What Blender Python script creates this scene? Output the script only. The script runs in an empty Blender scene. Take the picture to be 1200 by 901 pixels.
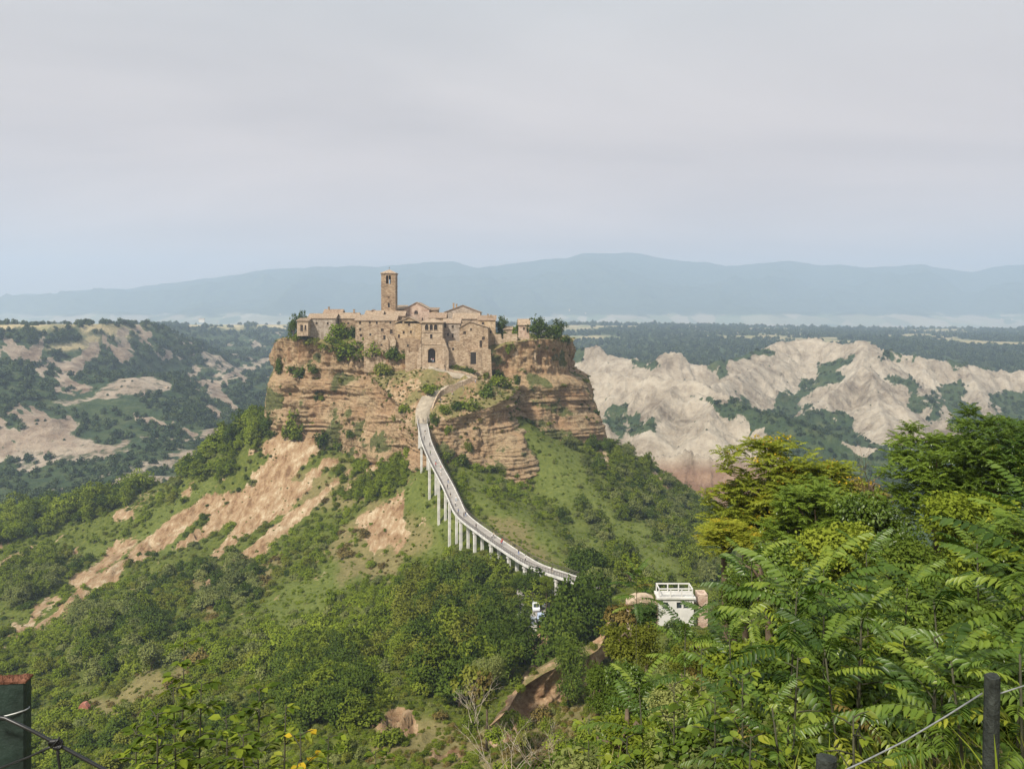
import bpy, bmesh, math, random
import numpy as np
from mathutils import Vector, Matrix
from mathutils.bvhtree import BVHTree

# ------------------------------------------------------------------ camera, sky, sun, exposure
scene = bpy.context.scene
F, HZ, CX = 930.0, 370.0, 600.0            # focal length and horizon in photograph pixels (1200 x 901)
cam_data = bpy.data.cameras.new('camera')
cam = bpy.data.objects.new('camera', cam_data)
scene.collection.objects.link(cam)
cam_data.sensor_width = 36.0
cam_data.lens = F / 1200.0 * 36.0
cam_data.shift_y = -(450.5 - HZ) / 1200.0
cam_data.clip_start = 0.1
cam_data.clip_end = 40000.0
cam.location = (0, 0, 0)
cam.rotation_euler = (math.radians(90), 0, 0)
scene.camera = cam

SUN_EL, SUN_AZ = math.radians(47), math.radians(216)    # azimuth clockwise from +Y: behind the camera, to the left
world = bpy.data.worlds.new('World')
scene.world = world
world.use_nodes = True
wn, wl = world.node_tree.nodes, world.node_tree.links
wn.clear()
w_out = wn.new('ShaderNodeOutputWorld')
w_bg = wn.new('ShaderNodeBackground'); w_bg.inputs['Strength'].default_value = 0.1
w_sky = wn.new('ShaderNodeTexSky'); w_sky.sky_type = 'NISHITA'; w_sky.sun_disc = False
w_sky.sun_elevation = SUN_EL; w_sky.sun_rotation = SUN_AZ; w_sky.dust_density = 4.0; w_sky.air_density = 1.0
w_geo = wn.new('ShaderNodeTexCoord')
w_sep = wn.new('ShaderNodeSeparateXYZ'); wl.new(w_geo.outputs['Generated'], w_sep.inputs[0])
w_add = wn.new('ShaderNodeMath'); w_add.operation = 'ADD'; w_add.inputs[1].default_value = 0.16
w_abs = wn.new('ShaderNodeMath'); w_abs.operation = 'ABSOLUTE'
wl.new(w_sep.outputs['Z'], w_abs.inputs[0]); wl.new(w_abs.outputs[0], w_add.inputs[0])
w_dx = wn.new('ShaderNodeMath'); w_dx.operation = 'DIVIDE'; wl.new(w_sep.outputs['X'], w_dx.inputs[0]); wl.new(w_add.outputs[0], w_dx.inputs[1])
w_dy = wn.new('ShaderNodeMath'); w_dy.operation = 'DIVIDE'; wl.new(w_sep.outputs['Y'], w_dy.inputs[0]); wl.new(w_add.outputs[0], w_dy.inputs[1])
w_comb = wn.new('ShaderNodeCombineXYZ'); wl.new(w_dx.outputs[0], w_comb.inputs[0]); wl.new(w_dy.outputs[0], w_comb.inputs[1])
w_map = wn.new('ShaderNodeMapping'); w_map.inputs['Rotation'].default_value = (0, 0, 0.25); w_map.inputs['Scale'].default_value = (0.45, 1.0, 1)
wl.new(w_comb.outputs[0], w_map.inputs[0])
w_noise = wn.new('ShaderNodeTexNoise'); w_noise.inputs['Scale'].default_value = 0.9; w_noise.inputs['Detail'].default_value = 5
w_noise.inputs['Roughness'].default_value = 0.55; w_noise.inputs['Distortion'].default_value = 0.6
wl.new(w_map.outputs[0], w_noise.inputs['Vector'])
w_ramp = wn.new('ShaderNodeValToRGB')
w_ramp.color_ramp.elements[0].position = 0.36; w_ramp.color_ramp.elements[0].color = (3.08, 3.21, 3.23, 1)
w_ramp.color_ramp.elements[1].position = 0.66; w_ramp.color_ramp.elements[1].color = (3.9, 4.05, 4.02, 1)
wl.new(w_noise.outputs['Fac'], w_ramp.inputs[0])
w_mix = wn.new('ShaderNodeMixRGB'); w_mix.inputs[0].default_value = 0.93
wl.new(w_sky.outputs[0], w_mix.inputs[1]); wl.new(w_ramp.outputs[0], w_mix.inputs[2])
w_hr = wn.new('ShaderNodeValToRGB'); w_hr.color_ramp.elements[0].position = 0.0; w_hr.color_ramp.elements[0].color = (1.36, 0.95, 0.78, 1)
w_hr.color_ramp.elements[1].position = 0.45; w_hr.color_ramp.elements[1].color = (1, 1, 1, 1)
wl.new(w_abs.outputs[0], w_hr.inputs[0])
w_mul = wn.new('ShaderNodeMixRGB'); w_mul.blend_type = 'MULTIPLY'; w_mul.inputs[0].default_value = 1.0
wl.new(w_mix.outputs[0], w_mul.inputs[1]); wl.new(w_hr.outputs[0], w_mul.inputs[2])
wl.new(w_mul.outputs[0], w_bg.inputs['Color']); wl.new(w_bg.outputs[0], w_out.inputs['Surface'])

sun_data = bpy.data.lights.new('sun', 'SUN')
sun_data.energy = 3.3; sun_data.angle = math.radians(5); sun_data.color = (1.0, 0.93, 0.82)
sun = bpy.data.objects.new('sun', sun_data); scene.collection.objects.link(sun)
sdir = Vector((math.sin(SUN_AZ) * math.cos(SUN_EL), math.cos(SUN_AZ) * math.cos(SUN_EL), math.sin(SUN_EL)))
sun.rotation_euler = (-sdir).to_track_quat('-Z', 'Y').to_euler()

scene.view_settings.view_transform = 'Standard'
scene.view_settings.look = 'None'
scene.view_settings.exposure = 0.9
scene.view_settings.gamma = 1.0
scene.render.engine = 'CYCLES'
scene.cycles.use_denoising = True
scene.cycles.max_bounces = 5
scene.cycles.diffuse_bounces = 3
scene.cycles.glossy_bounces = 1
scene.cycles.transmission_bounces = 2
scene.cycles.volume_bounces = 2
scene.cycles.transparent_max_bounces = 4

# ------------------------------------------------------------------ helpers
rng = np.random.default_rng(7)
R = random.Random(11)
COL = scene.collection

def P(px, py, Y):
    return ((px - CX) / F * Y, Y, -(py - HZ) / F * Y)

def to_px(x, y, z):
    return CX + F * x / y, HZ - F * z / y

def mesh_np(name, V, faces_flat, face_len=None, mats=(), smooth=False, mat_idx=None):
    """mesh from numpy: faces_flat is an (n,k) index array, or flat with face_len"""
    V = np.asarray(V, dtype=np.float32)
    me = bpy.data.meshes.new(name)
    if face_len is None:
        fa = np.asarray(faces_flat, dtype=np.int32)
        n, k = fa.shape
        loops = fa.ravel(); starts = np.arange(n, dtype=np.int32) * k
    else:
        loops = np.asarray(faces_flat, dtype=np.int32)
        fl = np.asarray(face_len, dtype=np.int32)
        starts = np.concatenate(([0], np.cumsum(fl)[:-1])).astype(np.int32); n = len(fl)
    me.vertices.add(len(V)); me.vertices.foreach_set('co', V.ravel())
    me.loops.add(len(loops)); me.loops.foreach_set('vertex_index', loops)
    me.polygons.add(n); me.polygons.foreach_set('loop_start', starts)
    if smooth:
        me.polygons.foreach_set('use_smooth', np.ones(n, dtype=bool))
    for m in mats: me.materials.append(m)
    if mat_idx is not None: me.polygons.foreach_set('material_index', np.asarray(mat_idx, dtype=np.int32))
    me.update(calc_edges=True)
    return me

def add_color(me, name, C):
    a = me.attributes.new(name, 'FLOAT_COLOR', 'POINT')
    C = np.asarray(C, dtype=np.float32)
    if C.shape[1] == 3: C = np.concatenate([C, np.ones((len(C), 1), np.float32)], 1)
    a.data.foreach_set('color', C.ravel())

def obj(name, data, parent=None, loc=None, rot=None, scale=None):
    o = bpy.data.objects.new(name, data)
    COL.objects.link(o)
    if parent is not None: o.parent = parent
    if loc is not None: o.location = loc
    if rot is not None: o.rotation_euler = rot
    if scale is not None: o.scale = scale if hasattr(scale, '__len__') else (scale,) * 3
    return o

def tag(o, label=None, cat=None, group=None, kind=None):
    if label: o['label'] = label
    if cat: o['category'] = cat
    if group: o['group'] = group
    if kind: o['kind'] = kind
    return o

def thing(name, label, cat, loc=(0, 0, 0), rz=0.0, group=None):
    o = obj(name, None, loc=loc, rot=(0, 0, rz))
    o.empty_display_size = 0.5
    return tag(o, label, cat, group)

class MB:
    """collects boxes, prisms and tubes into one mesh"""
    def __init__(self): self.v = []; self.f = []
    def add(self, vs, fs):
        b = len(self.v); self.v += [tuple(p) for p in vs]; self.f += [tuple(i + b for i in q) for q in fs]
    def box(self, x0, x1, y0, y1, z0, z1):
        self.add([(x0, y0, z0), (x1, y0, z0), (x1, y1, z0), (x0, y1, z0), (x0, y0, z1), (x1, y0, z1), (x1, y1, z1), (x0, y1, z1)],
                 [(0, 3, 2, 1), (4, 5, 6, 7), (0, 1, 5, 4), (1, 2, 6, 5), (2, 3, 7, 6), (3, 0, 4, 7)])
    def prism(self, poly, axis, a, b):
        """poly of 2D points extruded along axis ('x': poly in yz, 'y': poly in xz, 'z': poly in xy)"""
        n = len(poly)
        def mk(p, t):
            return (t, p[0], p[1]) if axis == 'x' else ((p[0], t, p[1]) if axis == 'y' else (p[0], p[1], t))
        self.add([mk(p, a) for p in poly] + [mk(p, b) for p in poly],
                 [tuple(range(n)), tuple(range(2 * n - 1, n - 1, -1))] + [(i, i + n, (i + 1) % n + n, (i + 1) % n) for i in range(n)])
    def tube(self, pts, radii, k=6, caps=True):
        pts = [Vector(p) for p in pts]
        if not hasattr(radii, '__len__'): radii = [radii] * len(pts)
        vs = []
        for i, p in enumerate(pts):
            t = (pts[min(i + 1, len(pts) - 1)] - pts[max(i - 1, 0)])
            if t.length < 1e-9: t = Vector((0, 0, 1))
            t.normalize()
            u = t.cross(Vector((0, 0, 1)) if abs(t.z) < 0.95 else Vector((1, 0, 0))).normalized(); w = t.cross(u)
            for j in range(k):
                a = 2 * math.pi * j / k
                vs.append(p + (u * math.cos(a) + w * math.sin(a)) * radii[i])
        fs = []
        for i in range(len(pts) - 1):
            for j in range(k):
                fs.append((i * k + j, i * k + (j + 1) % k, (i + 1) * k + (j + 1) % k, (i + 1) * k + j))
        if caps:
            fs.append(tuple(range(k - 1, -1, -1))); fs.append(tuple(range((len(pts) - 1) * k, len(pts) * k)))
        self.add(vs, fs)
    def mesh(self, name, mat, smooth=False):
        me = bpy.data.meshes.new(name)
        me.from_pydata(self.v, [], self.f)
        me.materials.append(mat)
        bm = bmesh.new(); bm.from_mesh(me); bmesh.ops.recalc_face_normals(bm, faces=bm.faces[:]); bm.to_mesh(me); bm.free()
        if smooth:
            for p in me.polygons: p.use_smooth = True
        return me
    def build(self, name, mat, parent=None, smooth=False, **k):
        return obj(name, self.mesh(name, mat, smooth), parent, **k)

# ---- numpy noise
def _hash(ix, iy, iz, seed):
    h = (ix.astype(np.int64) * 374761393 + iy.astype(np.int64) * 668265263 + iz.astype(np.int64) * 1274126177 + seed * 974634777) & 0xFFFFFFFF
    h = ((h ^ (h >> 13)) * 1274126177) & 0xFFFFFFFF
    h = ((h ^ (h >> 16)) * 2246822519) & 0xFFFFFFFF
    return ((h ^ (h >> 15)) & 0xFFFFFF).astype(np.float64) / 0xFFFFFF
def noise3(x, y, z=0.0, seed=0):
    x = np.asarray(x, float); y = np.asarray(y, float); z = np.asarray(z, float)
    x, y, z = np.broadcast_arrays(x, y, z)
    xi, yi, zi = np.floor(x), np.floor(y), np.floor(z)
    fx, fy, fz = x - xi, y - yi, z - zi
    u, v, w = [t * t * t * (t * (t * 6 - 15) + 10) for t in (fx, fy, fz)]
    r = 0
    for dx in (0, 1):
        for dy in (0, 1):
            for dz in (0, 1):
                r = r + _hash(xi + dx, yi + dy, zi + dz, seed) * (u if dx else 1 - u) * (v if dy else 1 - v) * (w if dz else 1 - w)
    return r * 2 - 1
def noise2(x, y, seed=0):
    x = np.asarray(x, float); y = np.asarray(y, float)
    x, y = np.broadcast_arrays(x, y)
    xi, yi = np.floor(x), np.floor(y)
    fx, fy = x - xi, y - yi
    u, v = [t * t * t * (t * (t * 6 - 15) + 10) for t in (fx, fy)]
    zi = np.zeros_like(xi); r = 0
    for dx in (0, 1):
        for dy in (0, 1):
            r = r + _hash(xi + dx, yi + dy, zi, seed) * (u if dx else 1 - u) * (v if dy else 1 - v)
    return r * 2 - 1
def fbm(x, y, oct=4, seed=0, gain=0.5):
    r, a = 0, 1.0
    for o in range(oct):
        r = r + a * noise2(np.asarray(x) * 2.03 ** o + 17 * o, np.asarray(y) * 2.03 ** o - 9 * o, seed + o); a *= gain
    return r
def ridged(x, y, oct=4, seed=0, gain=0.5):
    r, a = 0, 1.0
    for o in range(oct):
        r = r + a * (1 - np.abs(noise2(np.asarray(x) * 2.03 ** o + 31 * o, np.asarray(y) * 2.03 ** o, seed + o)) * 2); a *= gain
    return r

class RBF:
    """smooth height surface through control points: multiquadric plus a plane"""
    def __init__(self, pts, c=15.0):
        p = np.array(pts, float); self.xy = p[:, :2]; self.c = c; n = len(p)
        d = np.hypot(self.xy[:, None, 0] - self.xy[None, :, 0], self.xy[:, None, 1] - self.xy[None, :, 1])
        A = np.zeros((n + 3, n + 3)); A[:n, :n] = -np.sqrt(d * d + c * c)
        A[:n, n] = 1; A[:n, n + 1:] = self.xy; A[n, :n] = 1; A[n + 1:, :n] = self.xy.T
        b = np.zeros(n + 3); b[:n] = p[:, 2]
        self.w = np.linalg.solve(A + np.diag([1e-9] * n + [0] * 3), b); self.n = n
    def __call__(self, x, y):
        x = np.asarray(x, float); y = np.asarray(y, float)
        r = self.w[self.n] + self.w[self.n + 1] * x + self.w[self.n + 2] * y
        for i in range(self.n):
            r = r - self.w[i] * np.sqrt((x - self.xy[i, 0]) ** 2 + (y - self.xy[i, 1]) ** 2 + self.c ** 2)
        return r

def in_poly(px, py, poly):
    px = np.asarray(px, float); py = np.asarray(py, float)
    inside = np.zeros(np.broadcast(px, py).shape, bool)
    n = len(poly)
    for i in range(n):
        x0, y0 = poly[i]; x1, y1 = poly[(i + 1) % n]
        if y0 == y1: continue
        c = ((y0 > py) != (y1 > py)) & (px < (x1 - x0) * (py - y0) / (y1 - y0) + x0)
        inside ^= c
    return inside

def poly_mask(px, py, polys, soft=6.0, seed=5, wob=10.0):
    """soft wobbly membership of several outlines"""
    wx = px + wob * fbm(px / 28.0, py / 28.0, 3, seed); wy = py + wob * fbm(px / 28.0 + 50, py / 28.0, 3, seed + 3)
    m = np.zeros(np.shape(px))
    for (ox, oy) in ((0, 0), (soft, 0), (-soft, 0), (0, soft * .6), (0, -soft * .6)):
        t = np.zeros(np.shape(px), bool)
        for p in polys: t |= in_poly(wx + ox, wy + oy, p)
        m += t
    return m / 5.0

def catmull(pts, step):
    """resample a polyline of tuples as a Catmull-Rom curve with about `step` spacing"""
    p = np.array(pts, float); out = []
    n = len(p)
    for i in range(n - 1):
        p0, p1, p2, p3 = p[max(i - 1, 0)], p[i], p[i + 1], p[min(i + 2, n - 1)]
        k = max(1, int(np.linalg.norm((p2 - p1)[:2]) / step))
        for j in range(k):
            t = j / k
            out.append(0.5 * (2 * p1 + (p2 - p0) * t + (2 * p0 - 5 * p1 + 4 * p2 - p3) * t * t + (3 * p1 - p0 - 3 * p2 + p3) * t ** 3))
    out.append(p[-1])
    return np.array(out)

def grid_faces(nr, nc):
    i = np.arange(nr * nc).reshape(nr, nc)
    return np.stack([i[:-1, :-1].ravel(), i[:-1, 1:].ravel(), i[1:, 1:].ravel(), i[1:, :-1].ravel()], 1)

# ------------------------------------------------------------------ materials
class NT:
    def __init__(self, name):
        self.m = bpy.data.materials.new(name); self.m.use_nodes = True
        self.t = self.m.node_tree; self.n = self.t.nodes; self.n.clear()
        self.out = self.n.new('ShaderNodeOutputMaterial')
    def new(self, typ, **k):
        nd = self.n.new(typ)
        for a, b in k.items(): setattr(nd, a, b)
        return nd
    def link(self, a, b): self.t.links.new(a, b)
    def val(self, sock, v):
        if hasattr(v, 'is_linked') or hasattr(v, 'links'): self.link(v, sock)
        else: sock.default_value = v
    def coord(self, which='Object'):
        return self.new('ShaderNodeTexCoord').outputs[which]
    def geo(self): return self.new('ShaderNodeNewGeometry').outputs['Position']
    def mapping(self, v, scale=(1, 1, 1), rot=(0, 0, 0)):
        m = self.new('ShaderNodeMapping'); m.inputs['Scale'].default_value = scale; m.inputs['Rotation'].default_value = rot
        self.link(v, m.inputs[0]); return m.outputs[0]
    def noise(self, v, scale, detail=4, rough=0.55, dist=0.0):
        t = self.new('ShaderNodeTexNoise'); t.inputs['Scale'].default_value = scale; t.inputs['Detail'].default_value = detail
        t.inputs['Roughness'].default_value = rough; t.inputs['Distortion'].default_value = dist
        self.link(v, t.inputs['Vector']); return t.outputs['Fac']
    def voronoi(self, v, scale, feature='F1', out='Distance'):
        t = self.new('ShaderNodeTexVoronoi'); t.feature = feature; t.inputs['Scale'].default_value = scale
        self.link(v, t.inputs['Vector']); return t.outputs[out]
    def ramp(self, fac, stops):
        r = self.new('ShaderNodeValToRGB'); e = r.color_ramp.elements
        while len(e) < len(stops): e.new(0.5)
        for i, (p, c) in enumerate(stops):
            e[i].position = p; e[i].color = (c[0], c[1], c[2], 1) if hasattr(c, '__len__') else (c, c, c, 1)
        self.link(fac, r.inputs[0]); return r.outputs[0]
    def mix(self, fac, a, b, mode='MIX'):
        m = self.new('ShaderNodeMixRGB'); m.blend_type = mode
        self.val(m.inputs[0], fac)
        for s, v in ((m.inputs[1], a), (m.inputs[2], b)):
            if isinstance(v, tuple): s.default_value = (v[0], v[1], v[2], 1)
            else: self.link(v, s)
        return m.outputs[0]
    def math(self, op, a, b=0.0, clamp=False):
        m = self.new('ShaderNodeMath'); m.operation = op; m.use_clamp = clamp
        self.val(m.inputs[0], a); self.val(m.inputs[1], b); return m.outputs[0]
    def attr(self, name, out='Color', typ='GEOMETRY'):
        a = self.new('ShaderNodeAttribute'); a.attribute_name = name; a.attribute_type = typ; return a.outputs[out]
    def sep(self, c):
        s = self.new('ShaderNodeSeparateColor'); self.link(c, s.inputs[0]); return s.outputs
    def sepxyz(self, c):
        s = self.new('ShaderNodeSeparateXYZ'); self.link(c, s.inputs[0]); return s.outputs
    def bump(self, h, strength=0.5, dist=0.1):
        b = self.new('ShaderNodeBump'); b.inputs['Strength'].default_value = strength; b.inputs['Distance'].default_value = dist
        self.link(h, b.inputs['Height']); return b.outputs[0]
    def finish(self, color, rough=0.85, normal=None, spec=0.25, metal=0.0):
        b = self.new('ShaderNodeBsdfPrincipled')
        if isinstance(color, tuple): b.inputs['Base Color'].default_value = (color[0], color[1], color[2], 1)
        else: self.link(color, b.inputs['Base Color'])
        self.val(b.inputs['Roughness'], rough); b.inputs['Specular IOR Level'].default_value = spec; b.inputs['Metallic'].default_value = metal
        if normal is not None: self.link(normal, b.inputs['Normal'])
        self.link(b.outputs[0], self.out.inputs['Surface']); return self.m

def simple_mat(name, c, rough=0.7, vary=0.2, scale=3.0, spec=0.3, metal=0.0, bump=0.0):
    t = NT(name); v = t.coord()
    n = t.noise(v, scale, 5, 0.65)
    lo = tuple(x * (1 - vary) for x in c); hi = tuple(min(1, x * (1 + vary)) for x in c)
    colr = t.ramp(n, [(0.3, lo), (0.7, hi)])
    return t.finish(colr, rough, t.bump(n, bump, 0.05) if bump else None, spec, metal)

def leaf_mat(name, lo, mid, hi, trans=0.33, gloss=0.0, jitter=0.3, scale=0.7):
    """leaves: clumps of light and dark, each plant with a tint of its own"""
    t = NT(name); v = t.coord()
    n = t.noise(v, scale, 3, 0.6)
    oi = t.new('ShaderNodeObjectInfo').outputs['Random']
    ge = t.new('ShaderNodeNewGeometry').outputs['Random Per Island']
    f = t.math('ADD', t.math('MULTIPLY', n, 0.72), t.math('MULTIPLY', ge, 0.2))
    f = t.math('ADD', f, t.math('MULTIPLY', t.math('SUBTRACT', oi, 0.5), jitter))
    c = t.ramp(f, [(0.2, lo), (0.5, mid), (0.85, hi)])
    d = t.new('ShaderNodeBsdfDiffuse'); t.link(c, d.inputs[0])
    tr = t.new('ShaderNodeBsdfTranslucent'); t.link(t.mix(0.5, c, t.mix(1.0, c, (1.0, 1.0, 0.45), 'MULTIPLY')), tr.inputs[0])
    m = t.new('ShaderNodeMixShader'); m.inputs[0].default_value = trans
    t.link(d.outputs[0], m.inputs[1]); t.link(tr.outputs[0], m.inputs[2])
    o = m.outputs[0]
    if gloss:
        g = t.new('ShaderNodeBsdfGlossy'); g.inputs['Roughness'].default_value = 0.42; g.inputs[0].default_value = (1, 1, 1, 1)
        m2 = t.new('ShaderNodeMixShader'); m2.inputs[0].default_value = gloss
        t.link(o, m2.inputs[1]); t.link(g.outputs[0], m2.inputs[2]); o = m2.outputs[0]
    t.link(o, t.out.inputs['Surface']); return t.m

def M_hill():
    t = NT('hill_ground'); v = t.geo()
    s = t.sep(t.attr('mask'))
    n1, n2, n3 = t.noise(v, 0.12, 5, 0.6), t.noise(v, 0.6, 5, 0.65), t.noise(v, 3.0, 4, 0.7)
    green = t.ramp(n2, [(0.3, (0.05, 0.066, 0.012)), (0.5, (0.095, 0.115, 0.02)), (0.72, (0.145, 0.155, 0.032))])
    bright = t.ramp(n2, [(0.3, (0.075, 0.1, 0.02)), (0.7, (0.155, 0.175, 0.042))])
    dry = t.ramp(n2, [(0.3, (0.13, 0.115, 0.045)), (0.7, (0.24, 0.2, 0.085))])
    streak = t.noise(t.mapping(v, (0.5, 0.12, 0.35)), 1.2, 5, 0.7)
    soil = t.ramp(t.math('ADD', t.math('MULTIPLY', n1, 0.5), t.math('MULTIPLY', streak, 0.5)),
                  [(0.39, (0.17, 0.095, 0.05)), (0.46, (0.285, 0.18, 0.1)), (0.53, (0.36, 0.25, 0.15)), (0.62, (0.52, 0.42, 0.285))])
    soil = t.mix(t.ramp(n3, [(0.52, 0.0), (0.62, 0.6)]), soil, (0.18, 0.15, 0.07))
    c = t.mix(s[1], green, bright); c = t.mix(s[2], c, dry)
    fs = t.math('ADD', s[0], t.math('MULTIPLY', t.math('SUBTRACT', n2, 0.5), 1.3)); fs = t.ramp(fs, [(0.42, 0.0), (0.58, 1.0)])
    c = t.mix(fs, c, soil)
    return t.finish(c, 0.95, t.bump(t.math('ADD', t.math('MULTIPLY', n3, 0.4), n2), 0.9, 0.5), 0.1)

def M_cliff():
    t = NT('cliff_rock'); v = t.geo()
    warp = t.noise(v, 0.03, 3, 0.5)
    xyz = t.sepxyz(v)
    zz = t.math('ADD', xyz[2], t.math('MULTIPLY', warp, 7.0))
    comb = t.new('ShaderNodeCombineXYZ'); t.link(t.math('MULTIPLY', xyz[0], 0.015), comb.inputs[0]); t.link(t.math('MULTIPLY', xyz[1], 0.015), comb.inputs[1]); t.link(zz, comb.inputs[2])
    lay = t.noise(comb.outputs[0], 0.42, 6, 0.72)
    blot = t.noise(v, 0.10, 5, 0.6); fine = t.noise(v, 1.1, 5, 0.7)
    strata = t.ramp(lay, [(0.3, (0.2, 0.125, 0.062)), (0.42, (0.37, 0.265, 0.15)), (0.5, (0.5, 0.385, 0.235)), (0.57, (0.3, 0.205, 0.115)), (0.68, (0.55, 0.44, 0.285))])
    vert = t.noise(t.mapping(v, (0.35, 0.35, 0.05)), 1.0, 5, 0.65)
    tuff = t.ramp(vert, [(0.32, (0.15, 0.09, 0.047)), (0.43, (0.31, 0.21, 0.118)), (0.55, (0.44, 0.32, 0.19)), (0.7, (0.53, 0.41, 0.265))])
    m = t.sep(t.attr('mask'))
    c = t.mix(m[0], strata, tuff)
    bed = t.ramp(t.math('ABSOLUTE', t.math('SUBTRACT', lay, 0.47)), [(0.0, 0.75), (0.022, 0.0)])
    c = t.mix(t.math('MULTIPLY', bed, t.math('SUBTRACT', 1.0, m[0])), c, (0.1, 0.065, 0.04))
    crk = t.ramp(t.math('ABSOLUTE', t.math('SUBTRACT', t.noise(t.mapping(v, (0.22, 0.22, 0.045)), 1.0, 4, 0.7, 0.6), 0.5)), [(0.0, 0.8), (0.018, 0.0)])
    c = t.mix(crk, c, (0.09, 0.06, 0.04))
    c = t.mix(t.ramp(blot, [(0.42, 0.0), (0.62, 0.75)]), c, t.mix(0.5, c, (0.36, 0.19, 0.1)))
    c = t.mix(t.ramp(fine, [(0.35, 0.45), (0.6, 0.0)]), c, (0.17, 0.11, 0.06))
    c = t.mix(t.math('MULTIPLY', m[2], 0.8), c, t.ramp(fine, [(0.3, (0.28, 0.185, 0.1)), (0.7, (0.48, 0.355, 0.21))]))
    g = t.math('ADD', m[1], t.math('MULTIPLY', t.math('SUBTRACT', t.noise(v, 0.45, 5, 0.7), 0.5), 1.2))
    c = t.mix(t.ramp(g, [(0.42, 0.0), (0.6, 1.0)]), c, t.ramp(fine, [(0.3, (0.06, 0.075, 0.025)), (0.7, (0.16, 0.155, 0.06))]))
    return t.finish(c, 0.95, t.bump(t.math('ADD', fine, t.math('MULTIPLY', lay, 1.8)), 1.0, 0.7), 0.1)

def M_valley():
    t = NT('valley_ground'); v = t.geo()
    s = t.sep(t.attr('mask'))
    n1, n2 = t.noise(v, 0.012, 5, 0.6), t.noise(v, 0.06, 6, 0.65)
    green = t.ramp(n2, [(0.3, (0.028, 0.05, 0.022)), (0.5, (0.05, 0.075, 0.03)), (0.72, (0.1, 0.115, 0.045))])
    clay = t.ramp(t.math('ADD', t.math('MULTIPLY', n1, 0.45), t.math('MULTIPLY', n2, 0.55)),
                  [(0.36, (0.15, 0.115, 0.08)), (0.44, (0.28, 0.23, 0.17)), (0.54, (0.4, 0.34, 0.26)), (0.66, (0.5, 0.44, 0.345))])
    n3 = t.noise(v, 0.22, 5, 0.7)
    clay = t.mix(t.ramp(n3, [(0.34, 0.28), (0.52, 0.0)]), clay, (0.13, 0.105, 0.08))
    red = t.ramp(n2, [(0.35, (0.17, 0.095, 0.06)), (0.65, (0.33, 0.22, 0.145))])
    field = t.ramp(n1, [(0.35, (0.42, 0.33, 0.17)), (0.5, (0.5, 0.41, 0.24)), (0.65, (0.2, 0.23, 0.09))])
    fs = t.math('ADD', s[0], t.math('MULTIPLY', t.math('SUBTRACT', n2, 0.5), 1.1)); fs = t.ramp(fs, [(0.42, 0.0), (0.58, 1.0)])
    c = t.mix(s[1], green, field)
    c = t.mix(fs, c, t.mix(s[2], clay, red))
    return t.finish(c, 0.95, t.bump(t.math('ADD', n2, t.math('MULTIPLY', n3, 0.5)), 1.0, 5.0), 0.1)

def M_far():
    t = NT('far_land'); v = t.geo()
    s = t.sep(t.attr('mask'))
    n1 = t.noise(v, 0.0035, 5, 0.6); n2 = t.noise(v, 0.02, 5, 0.65)
    cell = t.new('ShaderNodeTexVoronoi'); cell.inputs['Scale'].default_value = 1.0
    t.link(t.mapping(v, (0.006, 0.0035, 0.004), (0, 0, 0.5)), cell.inputs['Vector'])
    rnd = t.sep(cell.outputs['Color'])
    field = t.ramp(rnd[0], [(0.0, (0.28, 0.23, 0.15)), (0.25, (0.33, 0.285, 0.2)), (0.45, (0.13, 0.16, 0.07)), (0.75, (0.3, 0.26, 0.16)), (1.0, (0.08, 0.11, 0.05))])
    wood = t.ramp(n2, [(0.3, (0.025, 0.045, 0.022)), (0.7, (0.075, 0.09, 0.04))])
    f = t.math('ADD', s[0], t.math('MULTIPLY', t.math('SUBTRACT', n1, 0.5), 1.2)); f = t.ramp(f, [(0.4, 0.0), (0.55, 1.0)])
    c = t.mix(f, wood, field)
    return t.finish(c, 0.95, None, 0.1)

def M_stone(name, lo, mid, hi, seedoff=0.0):
    t = NT(name); v0 = t.geo()
    ad = t.new('ShaderNodeVectorMath'); ad.operation = 'ADD'; t.link(v0, ad.inputs[0]); ad.inputs[1].default_value = (seedoff, seedoff * 2, seedoff * .7)
    v = ad.outputs[0]
    n = t.noise(v, 0.25, 5, 0.65); st = t.voronoi(t.mapping(v, (1, 1, 1.9)), 1.15, 'F1', 'Color')
    sc = t.sep(st)[0]
    f = t.math('ADD', t.math('MULTIPLY', n, 0.6), t.math('MULTIPLY', sc, 0.4))
    c = t.ramp(f, [(0.28, lo), (0.5, mid), (0.72, hi)])
    drip = t.noise(t.mapping(v, (0.8, 0.8, 0.12)), 1.0, 4, 0.6)
    c = t.mix(t.ramp(drip, [(0.52, 0.0), (0.7, 0.55)]), c, (0.15, 0.11, 0.075))
    e = t.voronoi(t.mapping(v, (1, 1, 1.9)), 1.15, 'DISTANCE_TO_EDGE')
    h = t.ramp(e, [(0.0, 0.0), (0.08, 1.0)])
    return t.finish(c, 0.92, t.bump(h, 0.6, 0.12), 0.15)

def M_roof(name, lo, hi):
    t = NT(name); v = t.geo()
    n = t.noise(v, 0.5, 5, 0.7); sp = t.sep(t.voronoi(v, 2.4, 'F1', 'Color'))[0]
    f = t.math('ADD', t.math('MULTIPLY', n, 0.55), t.math('MULTIPLY', sp, 0.45))
    c = t.ramp(f, [(0.25, lo), (0.5, tuple((a + b) / 2 for a, b in zip(lo, hi))), (0.75, hi)])
    c = t.mix(t.ramp(t.noise(v, 0.9, 3), [(0.55, 0.0), (0.72, 0.5)]), c, (0.2, 0.18, 0.13))
    return t.finish(c, 0.9, t.bump(sp, 0.5, 0.1), 0.15)

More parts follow.
